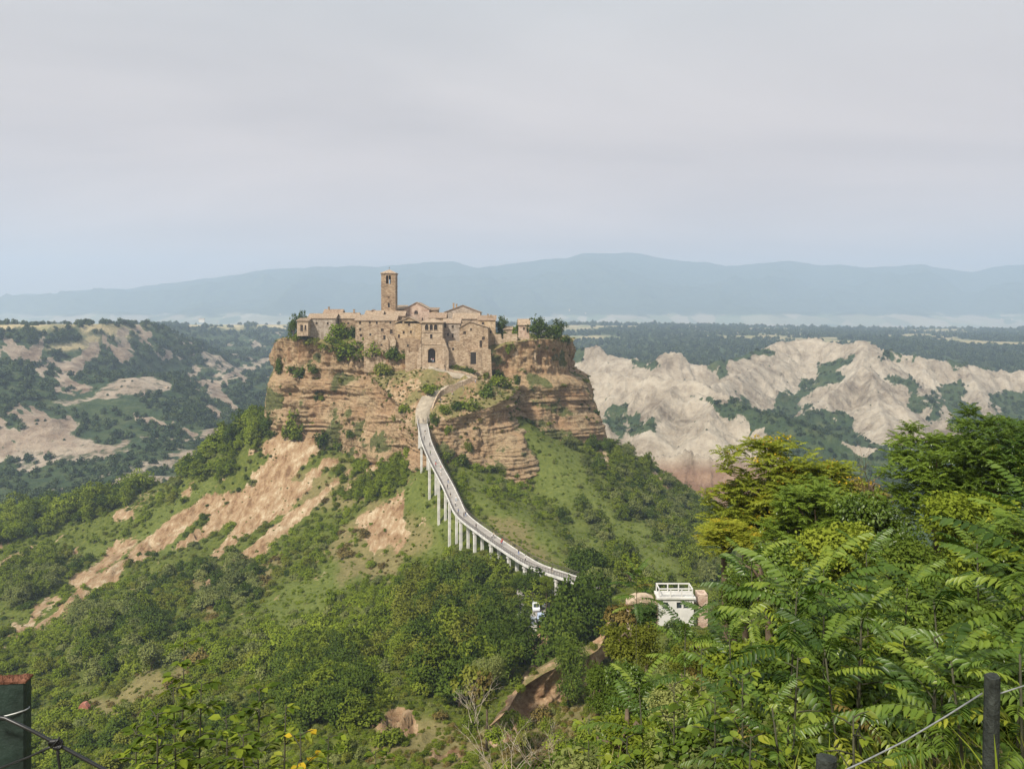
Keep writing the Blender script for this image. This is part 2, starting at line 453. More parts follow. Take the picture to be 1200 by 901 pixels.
MAT = {
    'hill': M_hill(), 'cliff': M_cliff(), 'valley': M_valley(), 'far': M_far(),
    'stone': M_stone('tuff_stone', (0.24, 0.165, 0.105), (0.4, 0.295, 0.195), (0.52, 0.41, 0.285)),
    'stone_pale': M_stone('pale_stone', (0.3, 0.22, 0.15), (0.44, 0.335, 0.23), (0.54, 0.43, 0.31), 31.0),
    'stone_dark': M_stone('brown_stone', (0.19, 0.125, 0.075), (0.325, 0.23, 0.145), (0.43, 0.325, 0.215), 57.0),
    'plaster': M_stone('pink_plaster', (0.4, 0.27, 0.2), (0.54, 0.4, 0.31), (0.6, 0.47, 0.37), 12.0),
    'ochre': M_stone('ochre_plaster', (0.34, 0.235, 0.13), (0.47, 0.35, 0.215), (0.55, 0.43, 0.29), 83.0),
    'grey': M_stone('grey_plaster', (0.27, 0.215, 0.165), (0.38, 0.315, 0.25), (0.48, 0.41, 0.335), 64.0),
    'roof': M_roof('roof_tile', (0.25, 0.175, 0.115), (0.46, 0.36, 0.26)),
    'roof_dark': M_roof('old_roof_tile', (0.22, 0.15, 0.1), (0.42, 0.31, 0.22)),
    'pane_void': simple_mat('dark_pane_and_void', (0.03, 0.026, 0.022), 0.25, 0.3, 1.0, 0.5),  # window panes, also the dark fill for shade in archway and wall holes
    'wood': simple_mat('brown_wood', (0.14, 0.085, 0.05), 0.7, 0.35, 2.0),
    'concrete': simple_mat('concrete', (0.6, 0.585, 0.545), 0.85, 0.28, 0.5, 0.2),
    'deck': simple_mat('deck_paving', (0.32, 0.295, 0.265), 0.9, 0.22, 0.6, 0.2, bump=0.2),
    'rail': simple_mat('railing_metal', (0.085, 0.07, 0.06), 0.55, 0.3, 1.0, 0.4),
    'bark': simple_mat('bark', (0.12, 0.09, 0.06), 0.9, 0.4, 4.0, 0.1, bump=0.6),
    'bark_pale': simple_mat('dead_wood', (0.42, 0.36, 0.28), 0.9, 0.3, 5.0, 0.1, bump=0.4),
}

# ------------------------------------------------------------------ the hill: height surface through surveyed points
def pts3(lst): return [P(*p) for p in lst]
hill_pts = [(0, 0, -1.75), (-4, 1, -1.9), (5, 1, -1.8), (0, 3, -3.1), (-8, 4, -4.2), (4, 5, -3.3), (8, 5, -3.6), (0, 12, -9.2), (-14, 12, -10.5), (8, 14, -7.4), (18, 14, -7.0),
            (2, 30, -20.5), (-25, 32, -24), (16, 30, -12.5), (34, 30, -13), (0, 52, -35), (-40, 52, -39), (18, 50, -20), (40, 52, -20), (70, 52, -24),
            (0, 85, -56), (-55, 85, -62), (22, 85, -45), (42, 85, -40), (85, 85, -38), (-100, 60, -55)]
hill_pts += pts3([
    (500, 880, 116), (440, 850, 122), (560, 880, 112), (640, 735, 178), (630, 790, 140), (690, 800, 130), (790, 735, 140), (720, 690, 172), (560, 760, 160), (400, 800, 152), (250, 830, 162), (100, 850, 165), (0, 890, 165), (-200, 880, 172), (-400, 850, 190),
    (600, 690, 212), (640, 690, 200), (690, 705, 184), (300, 720, 235), (200, 725, 250), (100, 735, 252), (0, 765, 230), (-200, 780, 240), (215, 706, 265), (320, 643, 302), (400, 592, 325), (440, 640, 280), (480, 602, 298),
    (540, 658, 250), (527, 645, 268), (514, 616, 284), (503, 592, 299), (493, 565, 311), (470, 560, 318), (560, 655, 238), (580, 668, 226),
    (600, 632, 255), (560, 592, 285), (530, 552, 312), (640, 602, 300), (620, 572, 318), (680, 642, 260), (720, 622, 290), (645, 555, 325), (700, 545, 348), (650, 517, 352), (608, 490, 347), (625, 500, 352), (700, 525, 365), (712, 520, 390),
    (760, 548, 380), (800, 578, 390), (830, 596, 400), (880, 640, 400), (780, 662, 250), (830, 642, 300), (740, 692, 200), (900, 680, 330), (850, 720, 220), (900, 760, 160), (1000, 720, 250), (1100, 760, 300), (1000, 700, 380), (1250, 720, 420),
    (330, 525, 368), (300, 565, 360), (260, 602, 350), (200, 622, 345), (130, 642, 340), (0, 652, 335), (-200, 670, 330), (315, 492, 396), (280, 505, 402), (240, 545, 405), (150, 582, 405), (80, 598, 400), (0, 612, 395), (-150, 640, 390), (-300, 680, 390)])
hill_pts += [(-120, 480, -112), (-200, 475, -138), (-290, 470, -146), (0, 480, -92), (60, 480, -108), (-60, 480, -92), (-50, 400, -60), (0, 390, -58), (110, 475, -135), (170, 490, -150), (240, 480, -150), (-380, 470, -150)]
hill_rbf = RBF(hill_pts, 9.0)

NCH, NRH = 560, 580
h_px = np.linspace(-330, 1530, NCH)
h_Y = 1.0 * (525.0 / 1.0) ** (np.linspace(0, 1, NRH))
hY, hPX = np.meshgrid(h_Y, h_px, indexing='ij')
hX = (hPX - CX) / F * hY
# round the lower edge so the sheet reaches behind the camera
hZ_ = hill_rbf(hX, hY)
amp = np.clip(hY / 120.0, 0.05, 1.0)
hZ_ = hZ_ + amp * (1.3 * fbm(hX / 22.0, hY / 22.0, 4, 3) + 0.35 * fbm(hX / 4.0, hY / 4.0, 3, 8))

soil_polys = [
    [(312, 500), (350, 512), (400, 524), (440, 536), (425, 585), (380, 598), (330, 630), (290, 665), (250, 690), (206, 708), (222, 682), (268, 636), (285, 610), (230, 640), (190, 652), (150, 668), (138, 655), (180, 628), (232, 585), (270, 560)],
    [(205, 612), (215, 640), (150, 660), (130, 690), (70, 728), (0, 760), (-40, 770), (-40, 750), (0, 735), (60, 700), (110, 668), (125, 640)],
    [(-40, 650), (0, 640), (40, 635), (150, 592), (160, 606), (80, 640), (0, 672), (-40, 680)],
    [(222, 525), (236, 520), (234, 560), (215, 590), (200, 600), (215, 560)],
    [(425, 600), (470, 594), (490, 625), (465, 652), (440, 662), (425, 640)],
    [(437, 838), (470, 829), (488, 850), (492, 868), (445, 866)], [(492, 876), (540, 874), (548, 888), (500, 892)],
    [(700, 515), (712, 530), (718, 560), (708, 555), (700, 535)],
    [(760, 540), (790, 570), (800, 590), (780, 575)],
    [(618, 738), (645, 738), (640, 800), (612, 815), (608, 790), (622, 775)],
    [(608, 720), (660, 716), (662, 742), (608, 742)],
]
bright_polys = [
    [(535, 555), (600, 590), (640, 622), (668, 668), (620, 655), (575, 612)],
    [(600, 488), (625, 500), (665, 560), (690, 600), (650, 590), (615, 545)],
    [(455, 572), (492, 566), (520, 612), (532, 655), (495, 655), (490, 620), (470, 592)],
    [(503, 660), (538, 658), (532, 674), (508, 682)],
    [(100, 650), (200, 615), (215, 630), (120, 668)], [(180, 600), (260, 560), (250, 580), (190, 615)],
    [(640, 505), (668, 530), (720, 590), (775, 645), (750, 655), (690, 590), (648, 540)], [(655, 585), (690, 620), (730, 660), (700, 665), (660, 620)],
    [(300, 700), (420, 640), (430, 680), (330, 740)], [(730, 660), (790, 640), (800, 680), (740, 690)],
]
dry_polys = [
    [(90, 815), (230, 770), (250, 785), (130, 850)], [(560, 600), (640, 640), (668, 672), (640, 664), (590, 640)],
    [(430, 585), (480, 605), (500, 650), (460, 690), (400, 690), (380, 640)], [(440, 830), (560, 860), (640, 800), (700, 760), (700, 901), (430, 901)],
    [(340, 545), (440, 548), (430, 580), (350, 590)], [(225, 690), (330, 640), (340, 660), (240, 720)],
]
h_py = HZ - F * hZ_ / hY
acr, alo = hPX * .62 + h_py * .78, -hPX * .78 + h_py * .62
streak = fbm(acr / 13.0, alo / 75.0, 4, 151) + .6 * fbm(acr / 40.0, alo / 60.0, 2, 155)
m_soil = poly_mask(hPX, h_py, soil_polys, 5, 5, 9) * (hY > 90)
m_soil = np.clip(m_soil - np.where((hPX < 520) & (hY > 170), np.clip(streak * 1.7 + .02, 0, .9), 0), 0, 1)
m_soil = np.maximum(m_soil, .42 * np.clip(streak * -1.6 - .55, 0, 1) * in_poly(hPX, h_py, [(-60, 610), (230, 560), (440, 545), (520, 570), (500, 690), (300, 720), (100, 760), (-60, 790)]))
m_bright = poly_mask(hPX, h_py, bright_polys, 6, 15, 10) * (hY > 90)
m_dry = np.maximum(poly_mask(hPX, h_py, dry_polys, 6, 25, 12) * (hY > 90), (hY < 9) * 0.7)
# erosion runnels on the bare scarps
run = ridged(hX / 3.4 + 0.25 * hY / 3.4, hY / 30.0, 3, 41)
run = ridged(acr / 9.0, alo / 70.0, 3, 41)
hZ_ = hZ_ - m_soil * (1.1 * (run - 0.4) + 0.5 * fbm(hX / 1.7, hY / 1.7, 2, 44))
# ground at the feet of the bridge pillars, surveyed
for (fx_, fy_, fY_) in ((494, 561, 304), (504, 587, 293), (515, 610, 281), (527, 639, 268), (540, 644, 253), (548, 648, 247), (565, 652, 235), (580, 663, 226), (600, 672, 215)):
    q_ = P(fx_, fy_, fY_); d2_ = (hX - q_[0]) ** 2 + (hY - q_[1]) ** 2
    j_ = np.unravel_index(np.argmin(d2_), d2_.shape); e_ = np.clip(q_[2] + .3 - hZ_[j_], -7, 11)
    hZ_ = hZ_ + e_ * np.exp(-d2_ / (2 * 8.5 ** 2))
Vh = np.stack([hX, hY, hZ_], -1).reshape(-1, 3)
me = mesh_np('hillside', Vh, grid_faces(NRH, NCH), mats=[MAT['hill']], smooth=True)
add_color(me, 'mask', np.stack([m_soil, m_bright, m_dry], -1).reshape(-1, 3))
tag(obj('hillside', me), 'green and bare clay hillside below the rock', None, None, 'structure')

def hill_h(x, y):
    """height of the hill sheet at world positions"""
    x = np.asarray(x, float); y = np.asarray(y, float)
    c = (CX + F * x / y - h_px[0]) / (h_px[1] - h_px[0]); r = np.log(y / h_Y[0]) / np.log(h_Y[1] / h_Y[0])
    c = np.clip(c, 0, NCH - 1.001); r = np.clip(r, 0, NRH - 1.001)
    ci, ri = c.astype(int), r.astype(int); fc, fr = c - ci, r - ri
    Z = hZ_
    return (Z[ri, ci] * (1 - fr) * (1 - fc) + Z[ri + 1, ci] * fr * (1 - fc) + Z[ri, ci + 1] * (1 - fr) * fc + Z[ri + 1, ci + 1] * fr * fc)

def hill_hit(px, py, ymin=20.0):
    """first point of the hill seen along a pixel of the photograph"""
    c = int(round((px - h_px[0]) / (h_px[1] - h_px[0])))
    col = hZ_[:, c]; ray = -(py - HZ) / F * h_Y
    ok = np.where((col >= ray) & (h_Y > ymin))[0]
    return None if len(ok) == 0 else (float((px - CX) / F * h_Y[ok[0]]), float(h_Y[ok[0]]), float(col[ok[0]]))

# ------------------------------------------------------------------ the rock: lofted cliffs
def loft(name, outline, levels, zstep, sstep, tuff_z, strata_amp, flute_amp, dip, seed, closed=True, veg=None, big_amp=0.0):
    """outline rows: (x, y, rim_z, offsets at levels...) running counter-clockwise seen from above; outward = right of travel"""
    pts = list(outline) + ([outline[0]] if closed else [])
    c = catmull(pts, sstep)
    xy = c[:, :2].copy()
    tan = np.gradient(xy, axis=0); tan /= np.linalg.norm(tan, axis=1)[:, None] + 1e-9
    nrm = np.stack([tan[:, 1], -tan[:, 0]], 1)
    k = 9                                                      # smooth the normals
    pad = np.concatenate([nrm[-k:], nrm, nrm[:k]]) if closed else np.concatenate([nrm[:1].repeat(k, 0), nrm, nrm[-1:].repeat(k, 0)])
    nrm = np.stack([np.convolve(pad[:, i], np.ones(2 * k + 1) / (2 * k + 1), 'valid') for i in range(2)], 1)
    nrm /= np.linalg.norm(nrm, axis=1)[:, None] + 1e-9
    rim = c[:, 2]; offs = c[:, 3:]
    s = np.concatenate([[0], np.cumsum(np.linalg.norm(np.diff(xy, axis=0), axis=1))])
    zb = levels[-1]
    nz = int((rim.max() - zb) / zstep)
    t = np.linspace(0, 1, nz)[:, None]
    Z = rim[None, :] * (1 - t) + zb * t
    O = np.zeros_like(Z)
    lv = np.array(levels)
    for j in range(len(s)):
        xs = np.concatenate([[rim[j]], np.minimum(lv, rim[j] - 0.1 * (1 + np.arange(len(lv))))])[::-1]
        O[:, j] = np.interp(Z[:, j], xs, np.concatenate([[0], offs[j]])[::-1])
    S = np.broadcast_to(s[None, :], Z.shape)
    X0 = xy[None, :, 0] + nrm[None, :, 0] * O; Y0 = xy[None, :, 1] + nrm[None, :, 1] * O
    zt = Z + dip[0] * X0 + dip[1] * (Y0 - 350) + 1.6 * fbm(S / 40.0, Z / 60.0, 3, seed)
    lay = 0.55 * noise2(zt / 1.15, S / 90.0, seed + 1) + 0.45 * noise2(zt / 2.9, S / 140.0, seed + 2) + 0.3 * noise2(zt / 0.55, S / 50.0, seed + 3)
    lay = np.tanh(lay * 2.6)
    tz = np.asarray(tuff_z(S, X0))
    tf = np.clip((Z - tz) / 2.0, 0, 1)
    brk = fbm(S / 9.0, Z / 9.0, 4, seed + 6)
    D = (1 - tf) * (strata_amp * np.clip(0.55 + 0.9 * fbm(S / 16., Z / 9., 3, seed + 9), .05, 1.6) * lay + 1.1 * brk - 0.9 * np.clip(ridged(S / 14.0, Z / 60.0, 3, seed + 11), -1, 1.2))
    fl = ridged(S / 7.5, Z / 45.0, 3, seed + 5)
    hol = np.clip(fbm(S / 10.0, Z / 7.0, 3, seed + 7) - 0.35, 0, 1)
    D += tf * (-flute_amp * np.clip(fl, -1, 1.6) + 0.9 * brk - 3.2 * hol + 0.35 * fbm(S / 2.0, Z / 2.5, 3, seed + 8))
    big = np.clip(ridged(S / 30.0 + .2 * fbm(Z / 20., S / 30., 2, seed + 21), Z / 160.0, 2, seed + 20) - .25, 0, 1.2)
    depth_ = np.clip((rim[None, :] - Z) / 18.0, 0.25, 1)
    D -= big_amp * big * depth_
    slump = np.clip(fbm(S / 22.0, Z / 26.0, 3, seed + 23) * 2.2 - .35, 0, 1) * (1 - tf) * np.clip((rim[None, :] - Z) / 14.0 - .6, 0, 1)
    D = D * (1 - .75 * slump) + slump * 1.6
    D += .8 * fbm(S / 3.2, Z / 3.0, 3, seed + 14) * (.35 + .65 * np.clip(fbm(S / 18., Z / 18., 2, seed + 15) * 2 + .3, 0, 1)) - 1.0 * np.clip(ridged(S / 5.0, Z / 30.0, 2, seed + 16) - .75, 0, 1) * (1 - slump)
    D += 0.34 * fbm(S / 1.3, Z / 1.0, 2, seed + 12)
    edge = np.clip(t * 14, 0.12, 1.0); D = D * edge
    if closed:                                                 # blend the seam
        w = np.clip(np.minimum(S, s[-1] - S) / 6.0, 0, 1); D = D * w
    X = X0 + nrm[None, :, 0] * D; Y = Y0 + nrm[None, :, 1] * D
    vegm = np.zeros_like(Z) if veg is None else veg(X, Y, Z, S)
    V = np.stack([X, Y, Z], -1).reshape(-1, 3)
    f = grid_faces(nz, len(s))
    me = mesh_np(name, V, f, mats=[MAT['cliff']])
    add_color(me, 'mask', np.stack([tf, np.clip(vegm + .45 * slump, 0, 1), slump], -1).reshape(-1, 3))
    return tag(obj(name, me), None, None, None, 'structure'), V, f, np.stack([X[0], Y[0], Z[0]], -1)

def mp(px, py, Y, *o):
    return P(px, py, Y) + tuple(o)
mesa_outline = [
    (-112, 480, -12, 1, 3, 7, 14), (-119, 440, -12, 1, 3, 6, 12), (-120, 412, -12, 1, 2.5, 5, 11),
    mp(321, 403, 393, 0.5, 2, 4, 9), mp(332, 396, 383, 0.5, 2.5, 5, 10), mp(358, 398, 377, 0.5, 3, 7, 14), mp(385, 404, 373, 0.5, 3, 8, 15), mp(408, 410, 369, 0.5, 3, 9, 16),
    mp(428, 411, 364, 0.6, 3, 9, 15), mp(450, 414, 359, 1, 3, 9, 14), mp(475, 421, 355, 1, 3, 8, 14), mp(505, 428, 353, 1, 3, 8, 14), mp(535, 432, 354, 1, 3, 8, 14),
    mp(560, 428, 356, 1, 3, 8, 14), mp(580, 409, 360, 0.8, 4, 9, 14), mp(602, 401, 363, 0.5, 5, 11, 18), mp(630, 398, 366, 0.4, 6, 13, 22), mp(652, 398, 371, 0.4, 7, 14, 24),
    mp(666, 401, 382, 0.5, 9, 16, 26), (31, 405, -12, 0.6, 10, 17, 28), (33, 440, -12, 1, 8, 16, 28), (28, 480, -12, 1, 6, 14, 24), (0, 505, -12, 1, 5, 12, 20), (-60, 510, -12, 1, 5, 12, 20), (-98, 500, -12, 1, 5, 12, 20)]
mesa_outline = mesa_outline[12:] + mesa_outline[:12]
lv_mesa = [-28, -32, -60, -88]
mo, mV, mF, mesa_rim = loft('tuff_mesa_cliff', mesa_outline, lv_mesa, 0.42, 0.5,
                  lambda S, X: -29.0 + 1.5 * np.sin(S / 17.0) + np.where(X < -20, 4.0, 0), 0.9, 1.5, (0.03, 0.0), 100, big_amp=3.6,
                  veg=lambda X, Y, Z, S: 0.9 * np.clip(fbm(S / 12.0, Z / 10.0, 3, 77) - 0.15, 0, 1) + .5 * np.clip((-52 - Z) / 14., 0, 1) * np.clip(fbm(S / 9., Z / 14., 3, 79) * 2, 0, 1) + 0.6 * np.clip((-58 - Z) / 12.0, 0, 1) * (X > 15))
nose_outline = [
    (-64, 362, -26, 0.5, 1, 3, 6), mp(436, 442, 352, 0.5, 1, 4, 8), mp(448, 455, 345, 0.5, 1, 4, 8), mp(464, 470, 337, 0.5, 1, 4, 8), mp(480, 490, 328, 0.4, 1, 3, 7),
    mp(487, 500, 321, 0.3, .8, 2, 6), mp(498, 500, 316, 0.3, .8, 3, 8), mp(520, 492, 317, .5, 1.5, 5, 11), mp(545, 486, 321, .5, 2, 7, 13), mp(570, 478, 327, .8, 3, 12, 18), mp(590, 469, 332, 1, 4, 16, 24),
    mp(603, 460, 341, 1, 4, 15, 22), mp(608, 452, 351, .8, 3, 10, 15), (0, 364, -28, .5, 1, 3, 6)]
lv_nose = [-44, -47, -62, -84]
no, nV, nF, nose_rim = loft('clay_bluff', nose_outline, lv_nose, 0.36, 0.42, lambda S, X: 0 * S + 30.0, 0.8, 0.6, (-0.06, 0.0), 300, closed=False, big_amp=2.2,
                  veg=lambda X, Y, Z, S: 0.8 * np.clip(fbm(S / 9.0, Z / 9.0, 3, 78) - 0.3, 0, 1))

def cap(name, rim, extra, step, mat, jitter=0.4, seed=1):
    """ground on top of a lofted cliff: grid inside its rim, heights from rim and surveyed points"""
    pts = [tuple(p) for p in rim[::max(1, len(rim) // 60)]] + extra
    rb = RBF(pts, 0.7)
    x0, y0 = rim[:, :2].min(0) - 1; x1, y1 = rim[:, :2].max(0) + 1
    xs, ys = np.arange(x0, x1, step), np.arange(y0, y1, step)
    X, Y = np.meshgrid(xs, ys)
    Z = rb(X, Y) + jitter * fbm(X / 5.0, Y / 5.0, 3, seed)
    ins = in_poly(X, Y, [tuple(p[:2]) for p in rim])
    nb = ins.copy()
    nb[1:] |= ins[:-1]; nb[:-1] |= ins[1:]; nb[:, 1:] |= ins[:, :-1]; nb[:, :-1] |= ins[:, 1:]
    f = grid_faces(*X.shape); keep = nb.ravel()[f].all(1); f = f[keep]
    used = np.unique(f); remap = -np.ones(X.size, int); remap[used] = np.arange(len(used))
    V = np.stack([X, Y, Z], -1).reshape(-1, 3)[used]
    me = mesh_np(name, V, remap[f], mats=[mat], smooth=True)
    px, py = to_px(V[:, 0], V[:, 1], V[:, 2])
    add_color(me, 'mask', np.stack([(0.5 if step < 1 else 0.34) + 0.3 * noise2(V[:, 0] / 6, V[:, 1] / 6, 4), 0.05 + 0 * px, 0.9 + 0 * px], -1))
    return tag(obj(name, me), None, None, None, 'structure'), V, remap[f], rb

path_pts = [P(495, 497.5, 316.5), P(498, 478, 327.5), P(512, 462, 337), P(535, 453, 342), P(556, 446, 346)]
path2_pts = [P(556, 446, 346), P(545, 439, 348.5), P(525, 436, 349), P(508, 432, 349), P(506, 426, 353)]
mc, mcV, mcF, mesa_top = cap('mesa_top', mesa_rim, [(x, y, -10.5) for x in (-95, -70, -45, -20, 5) for y in (400, 430, 460)] + [P(505, 424, 356), P(470, 415, 366), P(540, 410, 364), P(440, 400, 372), P(580, 400, 372), P(400, 394, 380), P(350, 393, 386)], 1.6, MAT['hill'], 0.3, 31)
def beside(pts, w):
    c = np.array(pts); t = np.gradient(c[:, :2], axis=0); t /= np.linalg.norm(t, axis=1)[:, None]; n_ = np.stack([-t[:, 1], t[:, 0]], 1)
    return [(c[i, 0] + s * w * n_[i, 0], c[i, 1] + s * w * n_[i, 1], c[i, 2]) for i in range(len(c)) for s in (1, -1)]
nc, ncV, ncF, nose_top = cap('bluff_top', nose_rim, path_pts + path2_pts + beside(path_pts[1:], 3.2) + beside(path2_pts[1:4], 1.7) + [P(520, 446, 344), P(505, 455, 338), P(540, 446, 346), P(470, 440, 351), P(575, 448, 348), P(545, 470, 332), P(520, 478, 324)], 0.8, MAT['hill'], 0.25, 32)

bvh_parts = [BVHTree.FromPolygons([tuple(p) for p in V.tolist()], f.tolist()) for V, f in ((mV, mF), (nV, nF), (mcV, mcF), (ncV, ncF))]
def scene_hit(px, py):
    """nearest of hill, cliffs and caps along a pixel"""
    d = Vector(((px - CX) / F, 1.0, -(py - HZ) / F)).normalized(); best = None
    for b in bvh_parts:
        h = b.ray_cast(Vector((0, 0, 0)), d)
        if h[0] is not None and (best is None or h[0].y < best[1]): best = tuple(h[0])
    g = hill_hit(px, py)
    if g is not None and (best is None or g[1] < best[1]): best = g
    return best

# ------------------------------------------------------------------ the country beyond: valley, badlands, plateau
val_pts = pts3([
    (-200, 400, 950), (0, 401, 1000), (60, 401, 1060), (130, 396, 1150), (190, 396, 1250), (-200, 386, 1500), (0, 385, 1500), (100, 386, 1400), (150, 383, 1900), (300, 381, 2600), (0, 379, 3200), (-400, 378, 2800), (300, 377, 3300),
    (0, 424, 950), (130, 428, 1110), (190, 430, 1200), (70, 432, 1010), (0, 452, 850), (0, 490, 770), (-200, 480, 800), (0, 545, 690), (60, 482, 810), (100, 520, 745), (100, 562, 650), (200, 505, 800), (200, 452, 950), (250, 452, 1100), (300, 475, 1000), (250, 421, 1500), (310, 402, 2000), (330, 440, 1400), (0, 605, 560), (-250, 600, 560), (230, 400, 1900), (330, 520, 800), (300, 560, 620), (-500, 560, 600), (-600, 400, 1000), (-600, 385, 1600),
    (450, 560, 620), (600, 600, 560), (700, 600, 560), (800, 598, 520), (900, 590, 560), (1000, 585, 580), (1100, 575, 600), (1250, 560, 640), (1500, 560, 660), (500, 450, 1300), (500, 395, 2400),
    (640, 470, 1000), (760, 505, 800), (850, 520, 760), (950, 520, 780), (1050, 530, 760), (1150, 535, 760), (1300, 520, 800), (700, 430, 1400), (800, 432, 1350), (900, 425, 1500), (680, 392, 2300), (800, 388, 2600), (900, 391, 2500), (1000, 402, 1900), (1100, 404, 1900), (1200, 406, 1900), (1400, 404, 1900), (720, 379, 3300), (1000, 388, 3000), (1250, 390, 3000), (1500, 388, 3000)])
val_rbf = RBF(val_pts, 60.0)
NCV, NRV = 960, 540
v_px = np.linspace(-420, 1620, NCV); v_Y = 470.0 * (3400.0 / 470.0) ** np.linspace(0, 1, NRV)
vY, vPX = np.meshgrid(v_Y, v_px, indexing='ij'); vX = (vPX - CX) / F * vY
vZ = val_rbf(vX, vY)
sc_ = np.clip((vY - 450) / 500.0, 0.25, 1.6)
left = np.clip((560 - vPX) / 60.0, 0, 1)
vZ = vZ + left * (7.0 * sc_ * ridged(vX / 120.0, vY / 170.0, 4, 60) * np.clip((-vZ - 20) / 50.0, 0.0, 1.0)) + 1.5 * fbm(vX / 40.0, vY / 40.0, 3, 66) * np.clip(sc_, 0, 1)
# steep tuff edge of the left plateau
step = np.clip((vZ + 46) / 16.0, 0, 1); step = step * step * (3 - 2 * step)
vZ = np.where((left > 0) & (vY > 700) & (vZ > -62) & (vZ < -30), vZ * (1 - left) + left * np.where(vZ > -46, -30 - (1 - step) * 16, vZ), vZ)
vZ = np.where(vPX < 640, np.minimum(vZ, -0.0115 * vY + 1.2 * fbm(vX / 150., vY / 150., 3, 88)), vZ)
ridges = [   # (points as pixel and distance, side slope, gully spacing, gully depth)
    ([(660, 420, 1180), (695, 404, 1150), (715, 415, 1130), (738, 420, 1110), (765, 421, 1080), (790, 410, 1060), (812, 423, 1060), (835, 425, 1060), (872, 416, 1110), (905, 402, 1160), (945, 396, 1170), (985, 404, 1120), (1012, 396, 1090), (1035, 408, 1090), (1085, 418, 1080), (1130, 424, 1090), (1165, 432, 1090), (1230, 436, 1080), (1330, 440, 1080)], 0.62, 26, 9),
    ([(685, 432, 930), (740, 438, 900), (795, 443, 870), (830, 452, 840), (860, 470, 790), (893, 497, 740)], 0.58, 20, 9),
    ([(905, 403, 1150), (885, 428, 1060), (850, 446, 960), (825, 452, 900)], 0.6, 22, 8),
    ([(1012, 398, 1085), (1008, 432, 1000), (975, 458, 930), (945, 480, 880), (915, 492, 850)], 0.62, 20, 8),
    ([(1012, 430, 1000), (1040, 462, 920), (1070, 492, 860), (1090, 512, 820)], 0.62, 20, 8),
    ([(800, 458, 860), (840, 470, 800), (885, 482, 760), (935, 497, 720), (1000, 520, 690), (1090, 542, 670)], 0.45, 24, 4),
    ([(1020, 430, 1000), (1024, 450, 940), (1030, 478, 870), (1040, 500, 820)], 0.42, 15, 6),
    ([(1065, 445, 1010), (1085, 468, 930), (1112, 496, 860)], 0.6, 18, 6),
    ([(1130, 428, 1085), (1150, 462, 990), (1175, 505, 870)], 0.55, 22, 8),
    ([(690, 534, 660), (740, 532, 640), (790, 531, 622), (850, 532, 612), (893, 536, 606), (930, 552, 600)], 0.95, 14, 4.5),
    ([(700, 452, 980), (705, 480, 880), (715, 512, 760)], 0.55, 18, 7),
    ([(795, 446, 870), (775, 470, 810), (760, 500, 740)], 0.6, 16, 6),
    ([(845, 462, 815), (832, 482, 760), (830, 505, 710)], 0.6, 15, 6),
]
rz = np.full(vZ.shape, -1e3); gul = np.zeros(vZ.shape); rid = np.zeros(vZ.shape, int)
sel = (vPX > 640) & (vY < 1500)
xs_, ys_ = vX[sel], vY[sel]
for k, (pl, slope, gs, gd) in enumerate(ridges):
    c = catmull(pts3(pl), 4.0); wob = 7 * fbm(xs_ / 45.0, ys_ / 45.0, 3, 90 + k)
    best = np.full(xs_.shape, 1e9); zb = np.zeros(xs_.shape); sb = np.zeros(xs_.shape)
    ss = np.concatenate([[0], np.cumsum(np.linalg.norm(np.diff(c[:, :2], axis=0), axis=1))])
    for i in range(0, len(c)):
        d2 = (xs_ - c[i, 0]) ** 2 + (ys_ - c[i, 1]) ** 2
        m = d2 < best; best[m] = d2[m]; zb[m] = c[i, 2]; sb[m] = ss[i]
    d = np.sqrt(best)
    ang = sb / gs + 0.5 * fbm(xs_ / 60.0, ys_ / 60.0, 2, 70 + k)
    g = np.abs(((ang + 0.13 * wob / 7) % 1.0) - 0.5) * 2                       # 0 on the rib, 1 in the gully
    g2 = np.abs(((ang * 2.7 + 0.3 * wob / 7) % 1.0) - 0.5) * 2
    depth = np.clip(d / 30.0, 0, 1) * np.clip(1.6 - d / 140.0, 0.2, 1)
    hh = zb + 0.8 * wob * np.clip(d / 20, 0, 1) - slope * d * (1 - 0.0012 * np.clip(d, 0, 200)) - 1.9 * gd * depth * (0.5 * g ** .8 + 0.28 * g2 + .22 * np.abs(((ang * 5.3 + 0.4 * wob / 7) % 1.0) - 0.5) * 2) * (.7 + .5 * fbm(xs_ / 90., ys_ / 90., 2, 77 + k)) - 4.5 * np.abs(fbm(sb / 9.0 + d / 60.0, d / 45.0, 2, 95 + k)) * np.clip(d / 15, 0, 1)
    hh = hh + 3.0 * fbm(sb / 12.0, d / 30.0, 3, 97 + k) * np.clip(1 - d / 30, 0, 1) + 0.9 * (ridged(xs_ / 16., ys_ / 22., 3, 130) - .4) * np.clip(d / 12, 0, 1)
    cur = rz[sel]; m = hh > cur; cur[m] = hh[m]; rz[sel] = cur
    cg = gul[sel]; cg[m] = (depth * g)[m]; gul[sel] = cg
    cr = rid[sel]; cr[m] = k + 1; rid[sel] = cr
on = rz > vZ
vZ = np.where(on, rz, vZ)
vZ = vZ - np.clip((560 - vY) / 60.0, 0, 1) ** 2 * 70.0
v_py = HZ - F * vZ / vY
